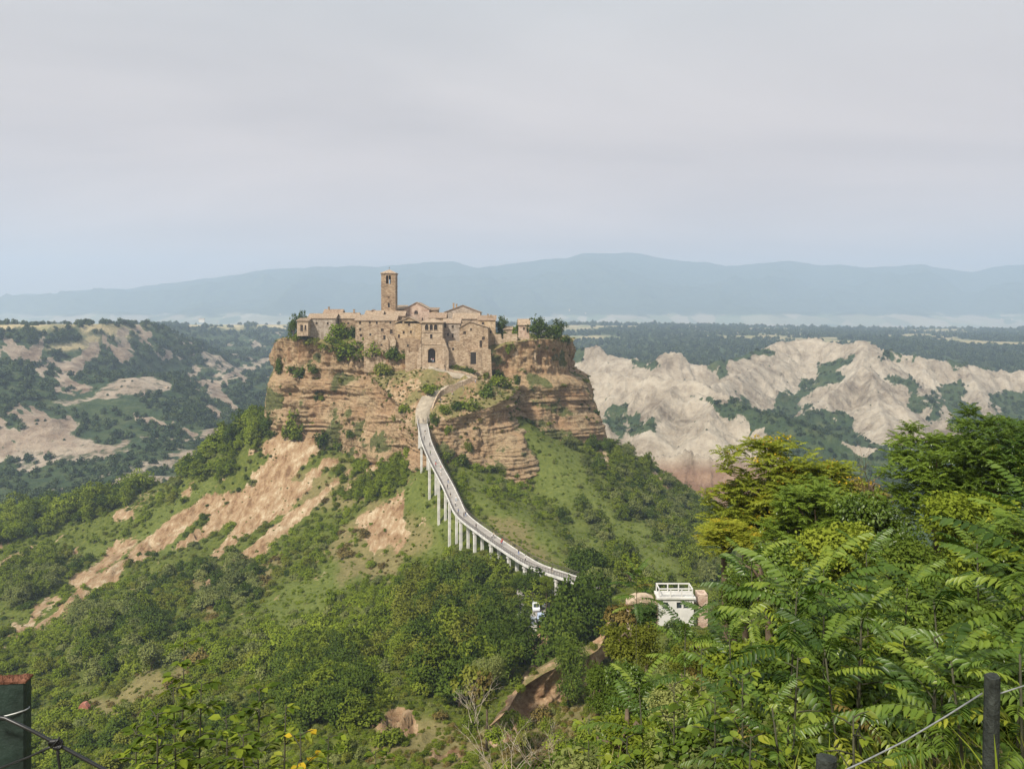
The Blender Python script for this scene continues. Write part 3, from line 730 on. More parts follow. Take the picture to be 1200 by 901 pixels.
scar_polys = [
    [(-60, 490), (20, 480), (70, 482), (95, 505), (110, 535), (60, 530), (0, 545), (-60, 550)],
    [(-60, 398), (60, 398), (62, 412), (0, 428), (-60, 428)], [(62, 412), (115, 408), (122, 424), (90, 436), (60, 430)], [(118, 392), (188, 396), (192, 418), (165, 430), (130, 418)],
    [(150, 478), (180, 482), (222, 508), (205, 512), (170, 498)], [(228, 434), (265, 440), (290, 455), (285, 462), (245, 450)], [(262, 432), (300, 434), (305, 440), (280, 444)],
    [(205, 462), (240, 470), (262, 484), (250, 490), (215, 478)], [(235, 452), (262, 456), (280, 468), (262, 472), (240, 462)], [(20, 430), (60, 420), (90, 445), (120, 470), (70, 462)],
]
field_polys = [
    [(-200, 383), (60, 381), (60, 388), (-200, 390)], [(58, 402), (95, 396), (115, 398), (112, 406), (60, 410)], [(92, 383), (165, 384), (170, 391), (95, 392)], [(125, 393), (150, 393), (150, 397), (125, 397)],
    [(215, 378), (285, 379), (285, 387), (215, 386)], [(300, 379), (336, 380), (336, 388), (300, 386)], [(750, 386), (800, 384), (815, 390), (760, 391)], [(0, 378), (340, 376), (340, 380), (0, 381)],
]
veg_polys = [   # green gullies and slopes among the badlands
    [(745, 412), (780, 415), (782, 426), (742, 428)], [(808, 425), (860, 414), (905, 412), (880, 425), (830, 432)], [(804, 459), (860, 466), (915, 482), (995, 484), (1005, 507), (965, 517), (1000, 530), (1090, 546), (1200, 530), (1200, 600), (980, 600), (905, 512), (870, 490), (830, 472)],
    [(905, 466), (960, 440), (985, 436), (960, 458), (912, 484)], [(950, 430), (985, 412), (1000, 416), (960, 440)], [(1046, 440), (1058, 445), (1102, 486), (1092, 492), (1066, 470)],
    [(1082, 452), (1122, 446), (1140, 470), (1160, 500), (1122, 500)], [(1160, 462), (1200, 448), (1260, 450), (1260, 520), (1175, 505)], [(990, 398), (1020, 406), (1100, 410), (1170, 412), (1165, 425), (1040, 412)], [(708, 486), (765, 486), (762, 496), (708, 495)], [(668, 395), (690, 400), (680, 430), (660, 430)], [(878, 498), (900, 505), (890, 512), (876, 508)],
]
scar = poly_mask(vPX, v_py, scar_polys, 4, 35, 14)
vac, val_ = vPX * .6 - v_py * .8, vPX * .8 + v_py * .6
scar = np.clip(scar - np.clip(1.4 * fbm(vac / 9., val_ / 26., 4, 160) - .1, 0, .8), 0, 1)
scar = np.maximum(scar, .6 * np.clip(fbm(vX / 60., vY / 90., 4, 163) * 2 - .75, 0, 1) * (vPX < 330) * (vZ < -30))
field = poly_mask(vPX, v_py, field_polys, 5, 45, 5) * (vPX < 600) + (vPX >= 600) * np.clip(fbm(vX / 200., vY / 200., 2, 5) * 2, 0, 1) * (vY > 1900) * 0.75
vegb = np.clip(poly_mask(vPX, v_py, veg_polys, 8, 55, 11) + .35 * fbm(vX / 28., vY / 40., 3, 57) * (poly_mask(vPX, v_py, veg_polys, 16, 55, 14) > .1), 0, 1)
bad = on & (vPX > 640)
gy, gx = np.gradient(vZ)
slope_v = np.abs(vZ - np.roll(vZ, 1, 0)) / (vY - np.roll(vY, 1, 0) + 1e-6)
m0 = np.where(bad, np.clip(0.98 - vegb * 1.1 - 0.9 * np.clip(gul - 0.68, 0, 1) * np.clip(fbm(vX / 50., vY / 50., 3, 140) * 2 + .3, 0, 1), 0, 1), scar)
front = (rid == 8) | ((vPX > 640) & (vY < 640))
lowclay = poly_mask(vPX, v_py, [[(640, 500), (900, 528), (905, 545), (880, 560), (850, 590), (810, 600), (640, 600)]], 6, 65, 14)
m0 = np.where((vPX > 640) & ~bad, np.where(vY < 900, 0.95 * lowclay, 0.1) - vegb, m0); m0 = np.clip(m0, 0, 1)
red = np.clip(np.where((vPX > 640), np.clip((v_py - 534) / 20.0, 0, 1) * (vY < 760), 0.45 * scar), 0, 1)
Vv = np.stack([vX, vY, vZ], -1).reshape(-1, 3)
me = mesh_np('valley_terrain', Vv, grid_faces(NRV, NCV), mats=[MAT['valley']], smooth=True)
add_color(me, 'mask', np.stack([m0, field, red], -1).reshape(-1, 3))
tag(obj('valley_terrain', me), None, None, None, 'structure')

def val_at(x, y):
    c = np.clip((CX + F * x / y - v_px[0]) / (v_px[1] - v_px[0]), 0, NCV - 1.001); r = np.clip(np.log(y / v_Y[0]) / np.log(v_Y[1] / v_Y[0]), 0, NRV - 1.001)
    return r.astype(int), c.astype(int)

# ------------------------------------------------------------------ far plain and mountains
f_px = np.linspace(-500, 1700, 560); f_Y = np.concatenate([np.linspace(2600, 6300, 110), np.linspace(6330, 10300, 170)])
fY, fPX = np.meshgrid(f_Y, f_px, indexing='ij'); fX = (fPX - CX) / F * fY
crest = [(-500, 350), (0, 348), (60, 343), (150, 337), (210, 331), (260, 323), (330, 314), (400, 311), (440, 312), (480, 308), (530, 306), (560, 314), (620, 306), (680, 298), (735, 296), (790, 304), (850, 311), (920, 306), (960, 309), (1000, 313), (1080, 311), (1140, 318), (1200, 310), (1300, 300), (1500, 316), (1700, 320)]
cp = np.interp(f_px, [c[0] for c in crest], [c[1] for c in crest])
cz = -(cp - HZ) / F * 8700.0 + 12 * fbm(f_px / 30.0, f_px * 0, 4, 12)
base = -75 - 20 * np.clip((fPX - 500) / 700, -0.6, 1)
tt = np.clip((fY - 6300) / (8700 - 6300), 0, 1); up = tt ** 1.25
back = np.clip((fY - 8700) / 1500.0, 0, 1)
rough = ridged(fX / 800.0, fY / 1200.0, 5, 21)
fZ = base + (cz[None, :] - base) * up * (1 - 0.8 * back) + np.clip(up * (1 - up) * 4, 0, 1) * 120 * (rough - 0.5) + 6 * fbm(fX / 300., fY / 300., 3, 25)
foot = -90 + (95 + 55 * fbm(fPX / 120., fPX * 0 + 3, 4, 171)) * np.exp(-((fY - 7000 - 150 * fbm(fPX / 90., fPX * 0, 2, 172)) / 360.0) ** 2) * np.clip(.75 + .6 * np.sin(fPX / 210.), .2, 1)
fZ = np.maximum(fZ, foot)
plain_f = np.clip(1.15 - (fZ + 90) / 120.0, 0.0, 1) * 0.9 + 0.14
wood_near = np.clip((3300 - fY) / 500.0, 0, 1) * (fPX < 1000)
plain_f = plain_f * (1 - 0.55 * wood_near)
me = mesh_np('mountains', np.stack([fX, fY, fZ], -1).reshape(-1, 3), grid_faces(len(f_Y), len(f_px)), mats=[MAT['far']], smooth=True)
add_color(me, 'mask', np.stack([plain_f, plain_f * 0, plain_f * 0], -1).reshape(-1, 3))
tag(obj('mountains', me), None, None, None, 'structure')
# the ground sheet under and around everything
gb = MB(); gb.add([(-14000, -600, -200), (14000, -600, -200), (14000, 16000, -200), (-14000, 16000, -200)], [(0, 1, 2, 3)])
tag(gb.build('ground', MAT['far']), None, None, None, 'structure')
add_color(bpy.data.objects['ground'].data, 'mask', np.array([[0.4, 0, 0]] * 4))

# ------------------------------------------------------------------ haze
hz = NT('haze_air')
pv = hz.new('ShaderNodeVolumePrincipled'); pv.inputs['Density'].default_value = 0.00019
pv.inputs['Color'].default_value = (0.62, 0.775, 1.0, 1); pv.inputs['Anisotropy'].default_value = 0.1
hz.link(pv.outputs[0], hz.out.inputs['Volume'])
hb = MB(); hb.box(-12500, 12500, -300, 11000, -201, 760)
tag(hb.build('haze', hz.m), 'pale air of a humid day', None, None, 'stuff')

# ------------------------------------------------------------------ the path on the bluff
def ribbon(name, pts, widths, mat, surf, lift=0.1, thick=2.2):
    c = catmull([tuple(p) + (w,) for p, w in zip(pts, widths)], 0.8)
    t = np.gradient(c[:, :2], axis=0); t /= np.linalg.norm(t, axis=1)[:, None] + 1e-9
    nr = np.stack([-t[:, 1], t[:, 0]], 1)
    L = c[:, :2] + nr * c[:, 3:4] / 2; Rr = c[:, :2] - nr * c[:, 3:4] / 2
    k = np.ones(7) / 7
    z = c[:, 2] if surf is None else np.where(np.arange(len(c)) < 4, c[:, 2], np.maximum(np.maximum(surf(c[:, 0], c[:, 1]), np.maximum(surf(L[:, 0], L[:, 1]), surf(Rr[:, 0], Rr[:, 1])) - .5), c[:, 2] - .3))
    z = np.convolve(np.pad(z, 3, mode='edge'), k, 'valid') + lift
    n = len(c); V = np.concatenate([np.column_stack([L, z]), np.column_stack([Rr, z]), np.column_stack([L, z - thick]), np.column_stack([Rr, z - thick])])
    i = np.arange(n - 1)
    f = np.concatenate([np.stack([i, n + i, n + i + 1, i + 1], 1), np.stack([i, i + 1, 2 * n + i + 1, 2 * n + i], 1), np.stack([n + i, 3 * n + i, 3 * n + i + 1, n + i + 1], 1)])
    me = mesh_np(name, V, f, mats=[mat])
    return tag(obj(name, me), None, None, None, 'structure'), np.column_stack([L, z]), np.column_stack([Rr, z])
MAT['path'] = simple_mat('path_paving', (0.34, 0.29, 0.22), 0.95, 0.3, 0.5, 0.1, bump=0.3)
MAT['person_skin'] = simple_mat('skin', (0.5, 0.32, 0.23), 0.6, 0.1)
_, pL, pR = ribbon('path', path_pts, [5.2, 7.0, 7.0, 6.2, 5.0], MAT['path'], nose_top, 0.3)
_, p2L, p2R = ribbon('upper_path', path2_pts, [4.0, 3.6, 3.4, 3.4, 3.2], MAT['path'], nose_top, 0.36)

def low_wall(name, label, line, h, w, mat, cat='wall'):
    """a low stone wall that follows a line of points"""
    b = MB()
    for i in range(len(line) - 1):
        a, c = Vector(line[i]), Vector(line[i + 1])
        d = (c - a); d.z = 0
        if d.length < 1e-3: continue
        n = Vector((-d.y, d.x, 0)).normalized() * w / 2
        vs = []
        for p in (a, c):
            for sgn in (-1, 1):
                for zz in (-2.5, h): vs.append(p + n * sgn + Vector((0, 0, zz)))
        b.add(vs, [(0, 1, 3, 2), (4, 6, 7, 5), (0, 4, 5, 1), (2, 3, 7, 6), (1, 5, 7, 3), (0, 2, 6, 4)])
    return tag(b.build(name, mat), label, cat)
low_wall('parapet_wall', 'low stone parapet along the outer edge of the path above the bridge', pR[10::4].tolist(), 0.9, 0.5, MAT['stone_pale'])
low_wall('retaining_wall', 'long low stone wall beside the upper path below the gate tower', p2R[::4].tolist(), 1.0, 0.5, MAT['stone_pale'])

# ------------------------------------------------------------------ the footbridge
deck_px = [(704, 689, 172), (664, 675.5, 190), (628, 663, 202), (603, 648.5, 214), (570, 626, 232), (542, 604, 251), (532, 585, 262), (524, 568, 272), (510, 541.5, 289), (500, 518.5, 303), (496.5, 503, 312), (495, 495, 317.5), (495.5, 491, 320)]
dk = catmull(pts3(deck_px), 1.2)
dt = np.gradient(dk[:, :2], axis=0); dt /= np.linalg.norm(dt, axis=1)[:, None]
dn = np.stack([-dt[:, 1], dt[:, 0]], 1)               # left of the direction of climb
HW = 1.75
bridge = thing('footbridge', 'long pale concrete footbridge on thin pillars climbing to the town', 'bridge', tuple(dk[len(dk) // 2]))
Bo = Vector(bridge.location)
def section(name, prof, mat, a=0, b=None):
    """profile of (offset, height) corners swept along the deck"""
    c = dk[a:b]; n = dn[a:b]; k = len(prof); V = []
    for p, q in zip(c, n):
        for (o, h) in prof: V.append((p[0] + q[0] * o - Bo.x, p[1] + q[1] * o - Bo.y, p[2] + h - Bo.z))
    f = []
    for i in range(len(c) - 1):
        for j in range(k): f.append((i * k + j, i * k + (j + 1) % k, (i + 1) * k + (j + 1) % k, (i + 1) * k + j))
    m = MB(); m.add(V, f + [tuple(range(k)), tuple(range(len(c) * k - 1, (len(c) - 1) * k - 1, -1))])
    return m.build(name, mat, bridge)
section('deck', [(-HW, 0), (HW, 0), (HW, -0.28), (-HW, -0.28)], MAT['deck'])
for s in (1, -1):
    section('edge_beam', [(s * (HW + 0.003), 0.16), (s * (HW + 0.28), 0.16), (s * (HW + 0.28), -0.42), (s * (HW + 0.003), -0.42)], MAT['concrete'])
section('girder', [(-1.25, -0.283), (1.25, -0.283), (1.0, -0.95), (-1.0, -0.95)], MAT['concrete'])
for s in (1, -1):
    b = MB(); o = s * (HW + 0.14)
    q = [Vector((p[0] + n[0] * o - Bo.x, p[1] + n[1] * o - Bo.y, p[2] + 0.16 - Bo.z)) for p, n in zip(dk, dn)]
    for h, r in ((1.05, 0.08), (0.72, 0.035), (0.4, 0.035)): b.tube([v + Vector((0, 0, h)) for v in q], r, 5)
    for v in q: b.tube([v - Vector((0, 0, 0.02)), v + Vector((0, 0, 1.05))], 0.035, 4)
    b.build('railing', MAT['rail'], bridge)
# pillars in pairs below the left and right edge
pill_px = [497.5, 507, 518.5, 530.5, 544, 561, 580, 601, 620, 640, 656]
for ppx in pill_px:
    dpx = CX + F * dk[:, 0] / dk[:, 1]
    i = int(np.argmin(np.abs(dpx - ppx)))
    p, n, t = dk[i], dn[i], dt[i]
    gz = [float(hill_h(p[0] + n[0] * s * 1.15, p[1] + n[1] * s * 1.15)) for s in (1, -1)]
    ang = math.atan2(t[1], t[0])
    for s, g in zip((1, -1), gz):
        cx_, cy_ = p[0] + n[0] * s * 1.2, p[1] + n[1] * s * 1.2
        b = MB(); h0, h1 = g - 1.5 - p[2], -0.955
        m_ = 0.5
        b.prism([(-0.36, -0.42), (0.36, -0.42), (0.42, -0.36), (0.42, 0.36), (0.36, 0.42), (-0.36, 0.42), (-0.42, 0.36), (-0.42, -0.36)], 'z', h0, h1 - 0.5)
        b.prism([(-0.55, -0.5), (0.55, -0.5), (0.55, 0.5), (-0.55, 0.5)], 'z', h1 - 0.5, h1)
        b.build('pillar', MAT['concrete'], bridge, loc=Vector((cx_, cy_, p[2])) - Bo, rot=(0, 0, ang))
    b = MB(); b.box(-0.3, 0.3, -1.9, 1.9, -1.35, -0.957); b.build('crossbeam', MAT['concrete'], bridge, loc=Vector(p) - Bo, rot=(0, 0, ang))
# solid side wall of the upper end
c0 = int(np.argmin(np.abs(CX + F * dk[:, 0] / dk[:, 1] - 498.0)))
b = MB(); idx = list(range(c0, len(dk)))
for s in (1,):
    top = [dk[i] + np.array([dn[i][0] * 1.7, dn[i][1] * 1.7, -0.2]) for i in idx]; inn = [dk[i] - np.array([dn[i][0] * 1.7, dn[i][1] * 1.7, 0.2]) for i in idx]
    V = []; m = len(idx)
    for q in (top, inn):
        for j, v in enumerate(q):
            V.append(tuple(Vector(v) - Bo)); V.append((v[0] - Bo.x, v[1] - Bo.y, v[2] - 4 - 9.0 * j / m - Bo.z))
    f = []
    for j in range(m - 1):
        a = 2 * j; f += [(a, a + 2, a + 3, a + 1), (2 * m + a, 2 * m + a + 1, 2 * m + a + 3, 2 * m + a + 2), (a + 1, a + 3, 2 * m + a + 3, 2 * m + a + 1), (a, 2 * m + a, 2 * m + a + 2, a + 2)]
    f += [(0, 1, 2 * m + 1, 2 * m), (2 * m - 2, 4 * m - 2, 4 * m - 1, 2 * m - 1)]
    b.add(V, f)
b.build('abutment', MAT['concrete'], bridge)

# ------------------------------------------------------------------ houses
def wall_front(b, w, z0, z1, openings, depth=0.4, top=None, y=0.0, rb=None):
    """a wall face at y with real openings (x0, x1, za, zb, arched): cells around them, reveals behind"""
    xs = sorted({0.0, w} | {v for o in openings for v in (o[0], o[1])}); zs = sorted({z0, z1} | {v for o in openings for v in (o[2], o[3])})
    for i in range(len(xs) - 1):
        for j in range(len(zs) - 1):
            cx, cz = (xs[i] + xs[i + 1]) / 2, (zs[j] + zs[j + 1]) / 2
            if any(o[0] < cx < o[1] and o[2] < cz < o[3] for o in openings): continue
            b.add([(xs[i], y, zs[j]), (xs[i + 1], y, zs[j]), (xs[i + 1], y, zs[j + 1]), (xs[i], y, zs[j + 1])], [(0, 1, 2, 3)])
    for o in openings:
        x0, x1, za, zb = o[:4]; r = (x1 - x0) / 2; yb = y + depth
        if len(o) > 4 and o[4]:                                # round arch: fill the two upper corners
            zc = zb - r; arc = [(x0 + r - r * math.cos(a), zc + r * math.sin(a)) for a in np.linspace(0, math.pi, 9)]
            for h in (arc[:5], arc[4:]):
                corner = (x0, zb) if h[0][0] < x0 + r - 1e-6 else (x1, zb)
                poly = [(p[0], y, p[1]) for p in h] + [(corner[0], y, corner[1])]
                b.add(poly, [tuple(range(len(poly)))])
            ring = [(x0, za)] + arc + [(x1, za)]
        else: ring = [(x0, za), (x0, zb), (x1, zb), (x1, za)]
        n = len(ring)
        b.add([(p[0], y, p[1]) for p in ring] + [(p[0], yb, p[1]) for p in ring], [(i, (i + 1) % n, (i + 1) % n + n, i + n) for i in range(n)])

def house(label, px0, px1, eave, base, Y, depth, roof='side', rise=8, mat='stone', roofmat='roof', wins=(), doors=(), over=0.45, chim=(), rz=0.0, apex=0.5, cat='house', name='stone_house', extra=8.0, right=(), lean=0.0):
    """a house measured in photograph pixels on its front: eave, base and rise in pixel rows, windows as (px, py, w, h, arched)"""
    k = Y / F
    w = (px1 - px0) * k; x0 = (px0 - CX) * k; zb = -(base - HZ) * k; zt = -(eave - HZ) * k; H = zt - zb
    t = thing(name, label, cat, (x0, Y, zb), math.radians(rz))
    ops, kinds = [], []
    for lst, kd in ((wins, 'window'), (doors, 'door')):
        for o in lst:
            ox, oz = (o[0] - px0) * k, -(o[1] - base) * k
            ops.append((max(0.15, ox - o[2] * k / 2), min(w - 0.15, ox + o[2] * k / 2), oz - o[3] * k / 2, oz + o[3] * k / 2, len(o) > 4 and o[4])); kinds.append(kd)
    b = MB(); wall_front(b, w, -extra, H, ops)
    hr = rise * k
    b.add([(0, depth, -extra), (w, depth, -extra), (w, depth, H), (0, depth, H)], [(3, 2, 1, 0)])
    b.add([(0, 0, -extra), (0, depth, -extra), (0, depth, H), (0, 0, H)], [(3, 2, 1, 0)]); b.add([(w, 0, -extra), (w, depth, -extra), (w, depth, H), (w, 0, H)], [(0, 1, 2, 3)])
    th = 0.28; o = over
    rb = MB()
    if roof == 'front':
        ax = w * apex
        b.add([(0, 0, H), (w, 0, H), (ax, 0, H + hr)], [(0, 1, 2)]); b.add([(0, depth, H), (w, depth, H), (ax, depth, H + hr)], [(2, 1, 0)])
        sl, sr = hr / ax, hr / max(1e-3, (w - ax))
        rb.prism([(-o, H - o * sl), (ax, H + hr), (w + o, H - o * sr), (w + o, H - o * sr + th), (ax, H + hr + th), (-o, H - o * sl + th)], 'y', -o, depth + o)
    elif roof == 'side':
        ay = depth * apex; s1 = hr / ay; s2 = hr / max(1e-3, depth - ay)
        for xx in (0, w): b.add([(xx, 0, H), (xx, depth, H), (xx, ay, H + hr)], [(0, 1, 2)])
        rb.prism([(-o, H - o * s1), (ay, H + hr), (depth + o, H - o * s2), (depth + o, H - o * s2 + th), (ay, H + hr + th), (-o, H - o * s1 + th)], 'x', -o, w + o)
    elif roof == 'pyr':
        e = 0.3
        V = [(-o, -o, H), (w + o, -o, H), (w + o, depth + o, H), (-o, depth + o, H)]
        rx = max(0.0, (w - depth) / 2)
        top = [(w / 2 - rx, depth / 2, H + hr + th), (w / 2 + rx + 0.01, depth / 2, H + hr + th)]
        rb.add(V + [(p[0], p[1], p[2] + th) for p in V] + top, [(3, 2, 1, 0), (0, 1, 5, 4), (1, 2, 6, 5), (2, 3, 7, 6), (3, 0, 4, 7), (4, 5, 9, 8), (5, 6, 9), (6, 7, 8, 9), (7, 4, 8)])
    elif roof == 'right':                                       # one slope falling to the right (or left when negative)
        hl, hrr = (hr, 0) if hr > 0 else (0, -hr)
        for yy in (0, depth): b.add([(0, yy, H), (w, yy, H), (w, yy, H + hrr), (0, yy, H + hl)], [(0, 1, 2, 3)])
        for xx, h_ in ((0, hl), (w, hrr)):
            if h_ > 0: b.add([(xx, 0, H), (xx, depth, H), (xx, depth, H + h_), (xx, 0, H + h_)], [(0, 1, 2, 3)])
        g = (hrr - hl) / w
        rb.prism([(-o, H + hl - o * g), (w + o, H + hrr + o * g), (w + o, H + hrr + o * g + th), (-o, H + hl - o * g + th)], 'y', -o, depth + o)
    elif roof == 'back':                                        # one slope rising to the back
        for xx in (0, w): b.add([(xx, 0, H), (xx, depth, H), (xx, depth, H + hr)], [(0, 1, 2)])
        b.add([(0, depth, H), (w, depth, H), (w, depth, H + hr), (0, depth, H + hr)], [(0, 1, 2, 3)])
        g = hr / depth
        rb.prism([(-o, H - o * g), (depth + o, H + hr + o * g), (depth + o, H + hr + o * g + th), (-o, H - o * g + th)], 'x', -o, w + o)
    b.build('wall', MAT[mat], t)
    if roof != 'none':
        ro = rb.build('roof', MAT[roofmat], t)
        # rows of cover tiles: low ribs down the slope of roofs that face the camera
        if roof in ('side', 'back'):
            ay = depth * apex if roof == 'side' else depth; g = hr / ay
            tb = MB(); n = int((w + 2 * o) / 0.55)
            for i in range(n):
                x = -o + 0.25 + i * 0.55 + R.uniform(-.04, .04)
                tb.add([(x - .13, -o, H - o * g + th - .02), (x, -o, H - o * g + th + .12), (x + .13, -o, H - o * g + th - .02), (x - .13, ay, H + hr + th - .02), (x, ay, H + hr + th + .12), (x + .13, ay, H + hr + th - .02)], [(0, 1, 4, 3), (1, 2, 5, 4), (0, 2, 1)])
            tr_ = tb.build('tile_rows', MAT[roofmat], ro); tr_['kind'] = 'stuff'
        for (cpx, top, cw) in chim:
            cx_ = (cpx - px0) * k; ct = -(top - base) * k; c = MB()
            c.box(cx_ - cw * k / 2, cx_ + cw * k / 2, depth * .4, depth * .4 + cw * k, H, ct); c.box(cx_ - cw * k / 2 - .15, cx_ + cw * k / 2 + .15, depth * .4 - .15, depth * .4 + cw * k + .15, ct, ct + .25)
            c.build('chimney', MAT['stone_dark'], ro)
    for kd, op in zip(kinds, ops):
        p = MB(); x0_, x1_, za, zb_ = op[:4]
        if kd == 'window' or len(op) > 4:
            p.box(x0_ - .02, x1_ + .02, 0.36, 0.44, za - .02, zb_ + .02)
        wd = p.build(kd, MAT['pane_void'] if kd == 'window' else MAT['wood'], t)
        if kd == 'window':
            s = MB(); s.box(x0_ - .12, x1_ + .12, -.14, .12, za - .2, za - .003); s.build('sill', MAT['stone_pale'], wd)
            m_ = MB(); xm = (x0_ + x1_) / 2; m_.box(xm - .05, xm + .05, .30, .357, za, zb_); zm = za + (zb_ - za) * .6; m_.box(x0_, x1_, .31, .354, zm - .04, zm + .04); m_.build('casement', MAT['wood'], wd)
    return t

W = lambda *a: a
house('small pale house at the left end of the town with a dark loggia', 348, 361, 376, 390, 374, 9, 'back', 3.5, 'stone_pale', wins=[(353.5, 384.5, 3.2, 7.5), (358, 384, 2, 6)], chim=(), extra=1.5)
house('wide low house with a ridged roof behind the bushes at the left', 361, 393, 373, 394, 379, 10, 'side', 5, 'grey', extra=3, wins=[(371, 379, 2.5, 3), (384, 379, 2.5, 3)])
house('taller brown roofed house rising behind the wide low house', 379, 400, 368, 390, 388, 8, 'side', 5, 'stone_dark', 'roof_dark', chim=[(383.5, 360, 1.6)])
house('plain house between the left bushes and the long main front', 397, 419, 373, 393, 384, 9, 'side', 6, 'stone_dark', wins=[(408, 379, 2, 2.6)], chim=[(413, 363, 1.8)])
house('long stone house with two rows of small windows overlooking the cliff', 416.5, 464, 375.5, 412, 367, 13, 'side', 6, 'stone', wins=[(422, 378.5, 2.4, 3), (433.5, 378.2, 2, 2.6), (441.5, 378.3, 2.2, 3), (457.5, 377.8, 2.2, 2.8), (422.2, 386, 2.6, 3.2), (448, 386.6, 3, 3.4), (458.5, 388.5, 3, 5), (423, 393, 3, 3)])
house('gabled stone house with four small windows left of the gate tower', 463, 493.5, 379, 412, 362, 14, 'front', 7, 'ochre', wins=[(472.5, 377.8, 1.8, 2.4), (479.5, 380.4, 2.4, 3.2), (473, 389.5, 2.4, 3), (481.5, 389, 2.2, 3), (467.5, 394, 2.4, 4)], apex=0.53)
house('red tiled house tucked behind the long front below the bell tower', 428, 448, 369, 385, 381, 8, 'side', 4.5, 'stone_pale', wins=[])
house('low house whose gable peeks over the long front', 432, 441, 367.5, 380, 384, 7, 'front', 4, 'stone_dark', 'roof_dark')
house('flat fronted house under the church between tower and gable', 448, 474, 370, 392, 384, 8, 'side', 5, 'stone', wins=[(470, 373, 2, 2)])
house('church with pink gable front and round window behind the houses', 473.5, 503, 362.5, 385, 397, 20, 'front', 8, 'plaster', 'roof', wins=[(487.6, 366, 4.4, 4.4, True), (480, 374, 2, 3), (495, 374, 2, 3)], cat='church', name='church')
house('low church aisle with a dark eave right of the gable front', 502, 512.5, 363.5, 385, 399, 10, 'back', 2.5, 'stone_dark', 'roof_dark')
house('low church wing left of the gable front beside the bell tower', 463, 474, 362.5, 385, 399, 12, 'back', 4.5, 'stone_pale')
house('long tiled house behind the gate tower roof', 503, 522, 372.5, 392, 372, 9, 'side', 5.5, 'ochre', 'roof_dark', wins=[(516, 376, 2, 2)])
house('wide gabled house highest of the roofs right of the church', 521, 563, 366, 390, 389, 14, 'front', 8, 'grey', 'roof_dark', wins=[(534, 370, 2, 3), (550, 370, 2.2, 3)], chim=[(530.5, 355.5, 2), (534, 356.5, 1.6)], apex=.5)
house('broad low roofed house in front of the wide gable', 531, 561, 373.5, 392, 377, 11, 'side', 6, 'stone_pale', wins=[(540, 376.5, 2, 2), (552, 376.5, 2, 2)])
house('narrow three storey house joined to the right side of the gate tower', 519.5, 539, 378.8, 410, 360, 10, 'side', 4.5, 'grey', wins=[(521.5, 381.5, 2.2, 5), (530.5, 383, 2.6, 3), (530.5, 393.4, 2.2, 5), (525, 392, 2.2, 3.6)])
house('tall house with a lopsided gable right of the gate tower', 538.5, 572, 384, 413, 357.5, 12, 'front', 7, 'stone', wins=[(544.5, 390, 3.2, 3.6), (566.5, 396.5, 3, 4), (563.5, 403, 3, 8), (552, 386, 2, 3)], apex=0.36)
house('square tall house with two chimneys at the right end of the houses', 560.5, 580.5, 375.3, 404, 367, 10, 'back', 5, 'ochre', 'roof_dark', wins=[(566, 379, 3, 3), (575, 389, 2, 3)], chim=[(571.5, 368.5, 1.6), (575, 369.5, 1.8)])
house('small reddish house beside a cypress at the right end of the plateau', 607.5, 620.5, 380.5, 396, 378, 7, 'side', 6, 'plaster', 'roof', wins=[(614, 385, 2, 3)])
house('low garden house with flat roof left of the reddish house', 590, 600, 386, 398, 374, 6, 'back', 2.5, 'stone_pale', wins=[])

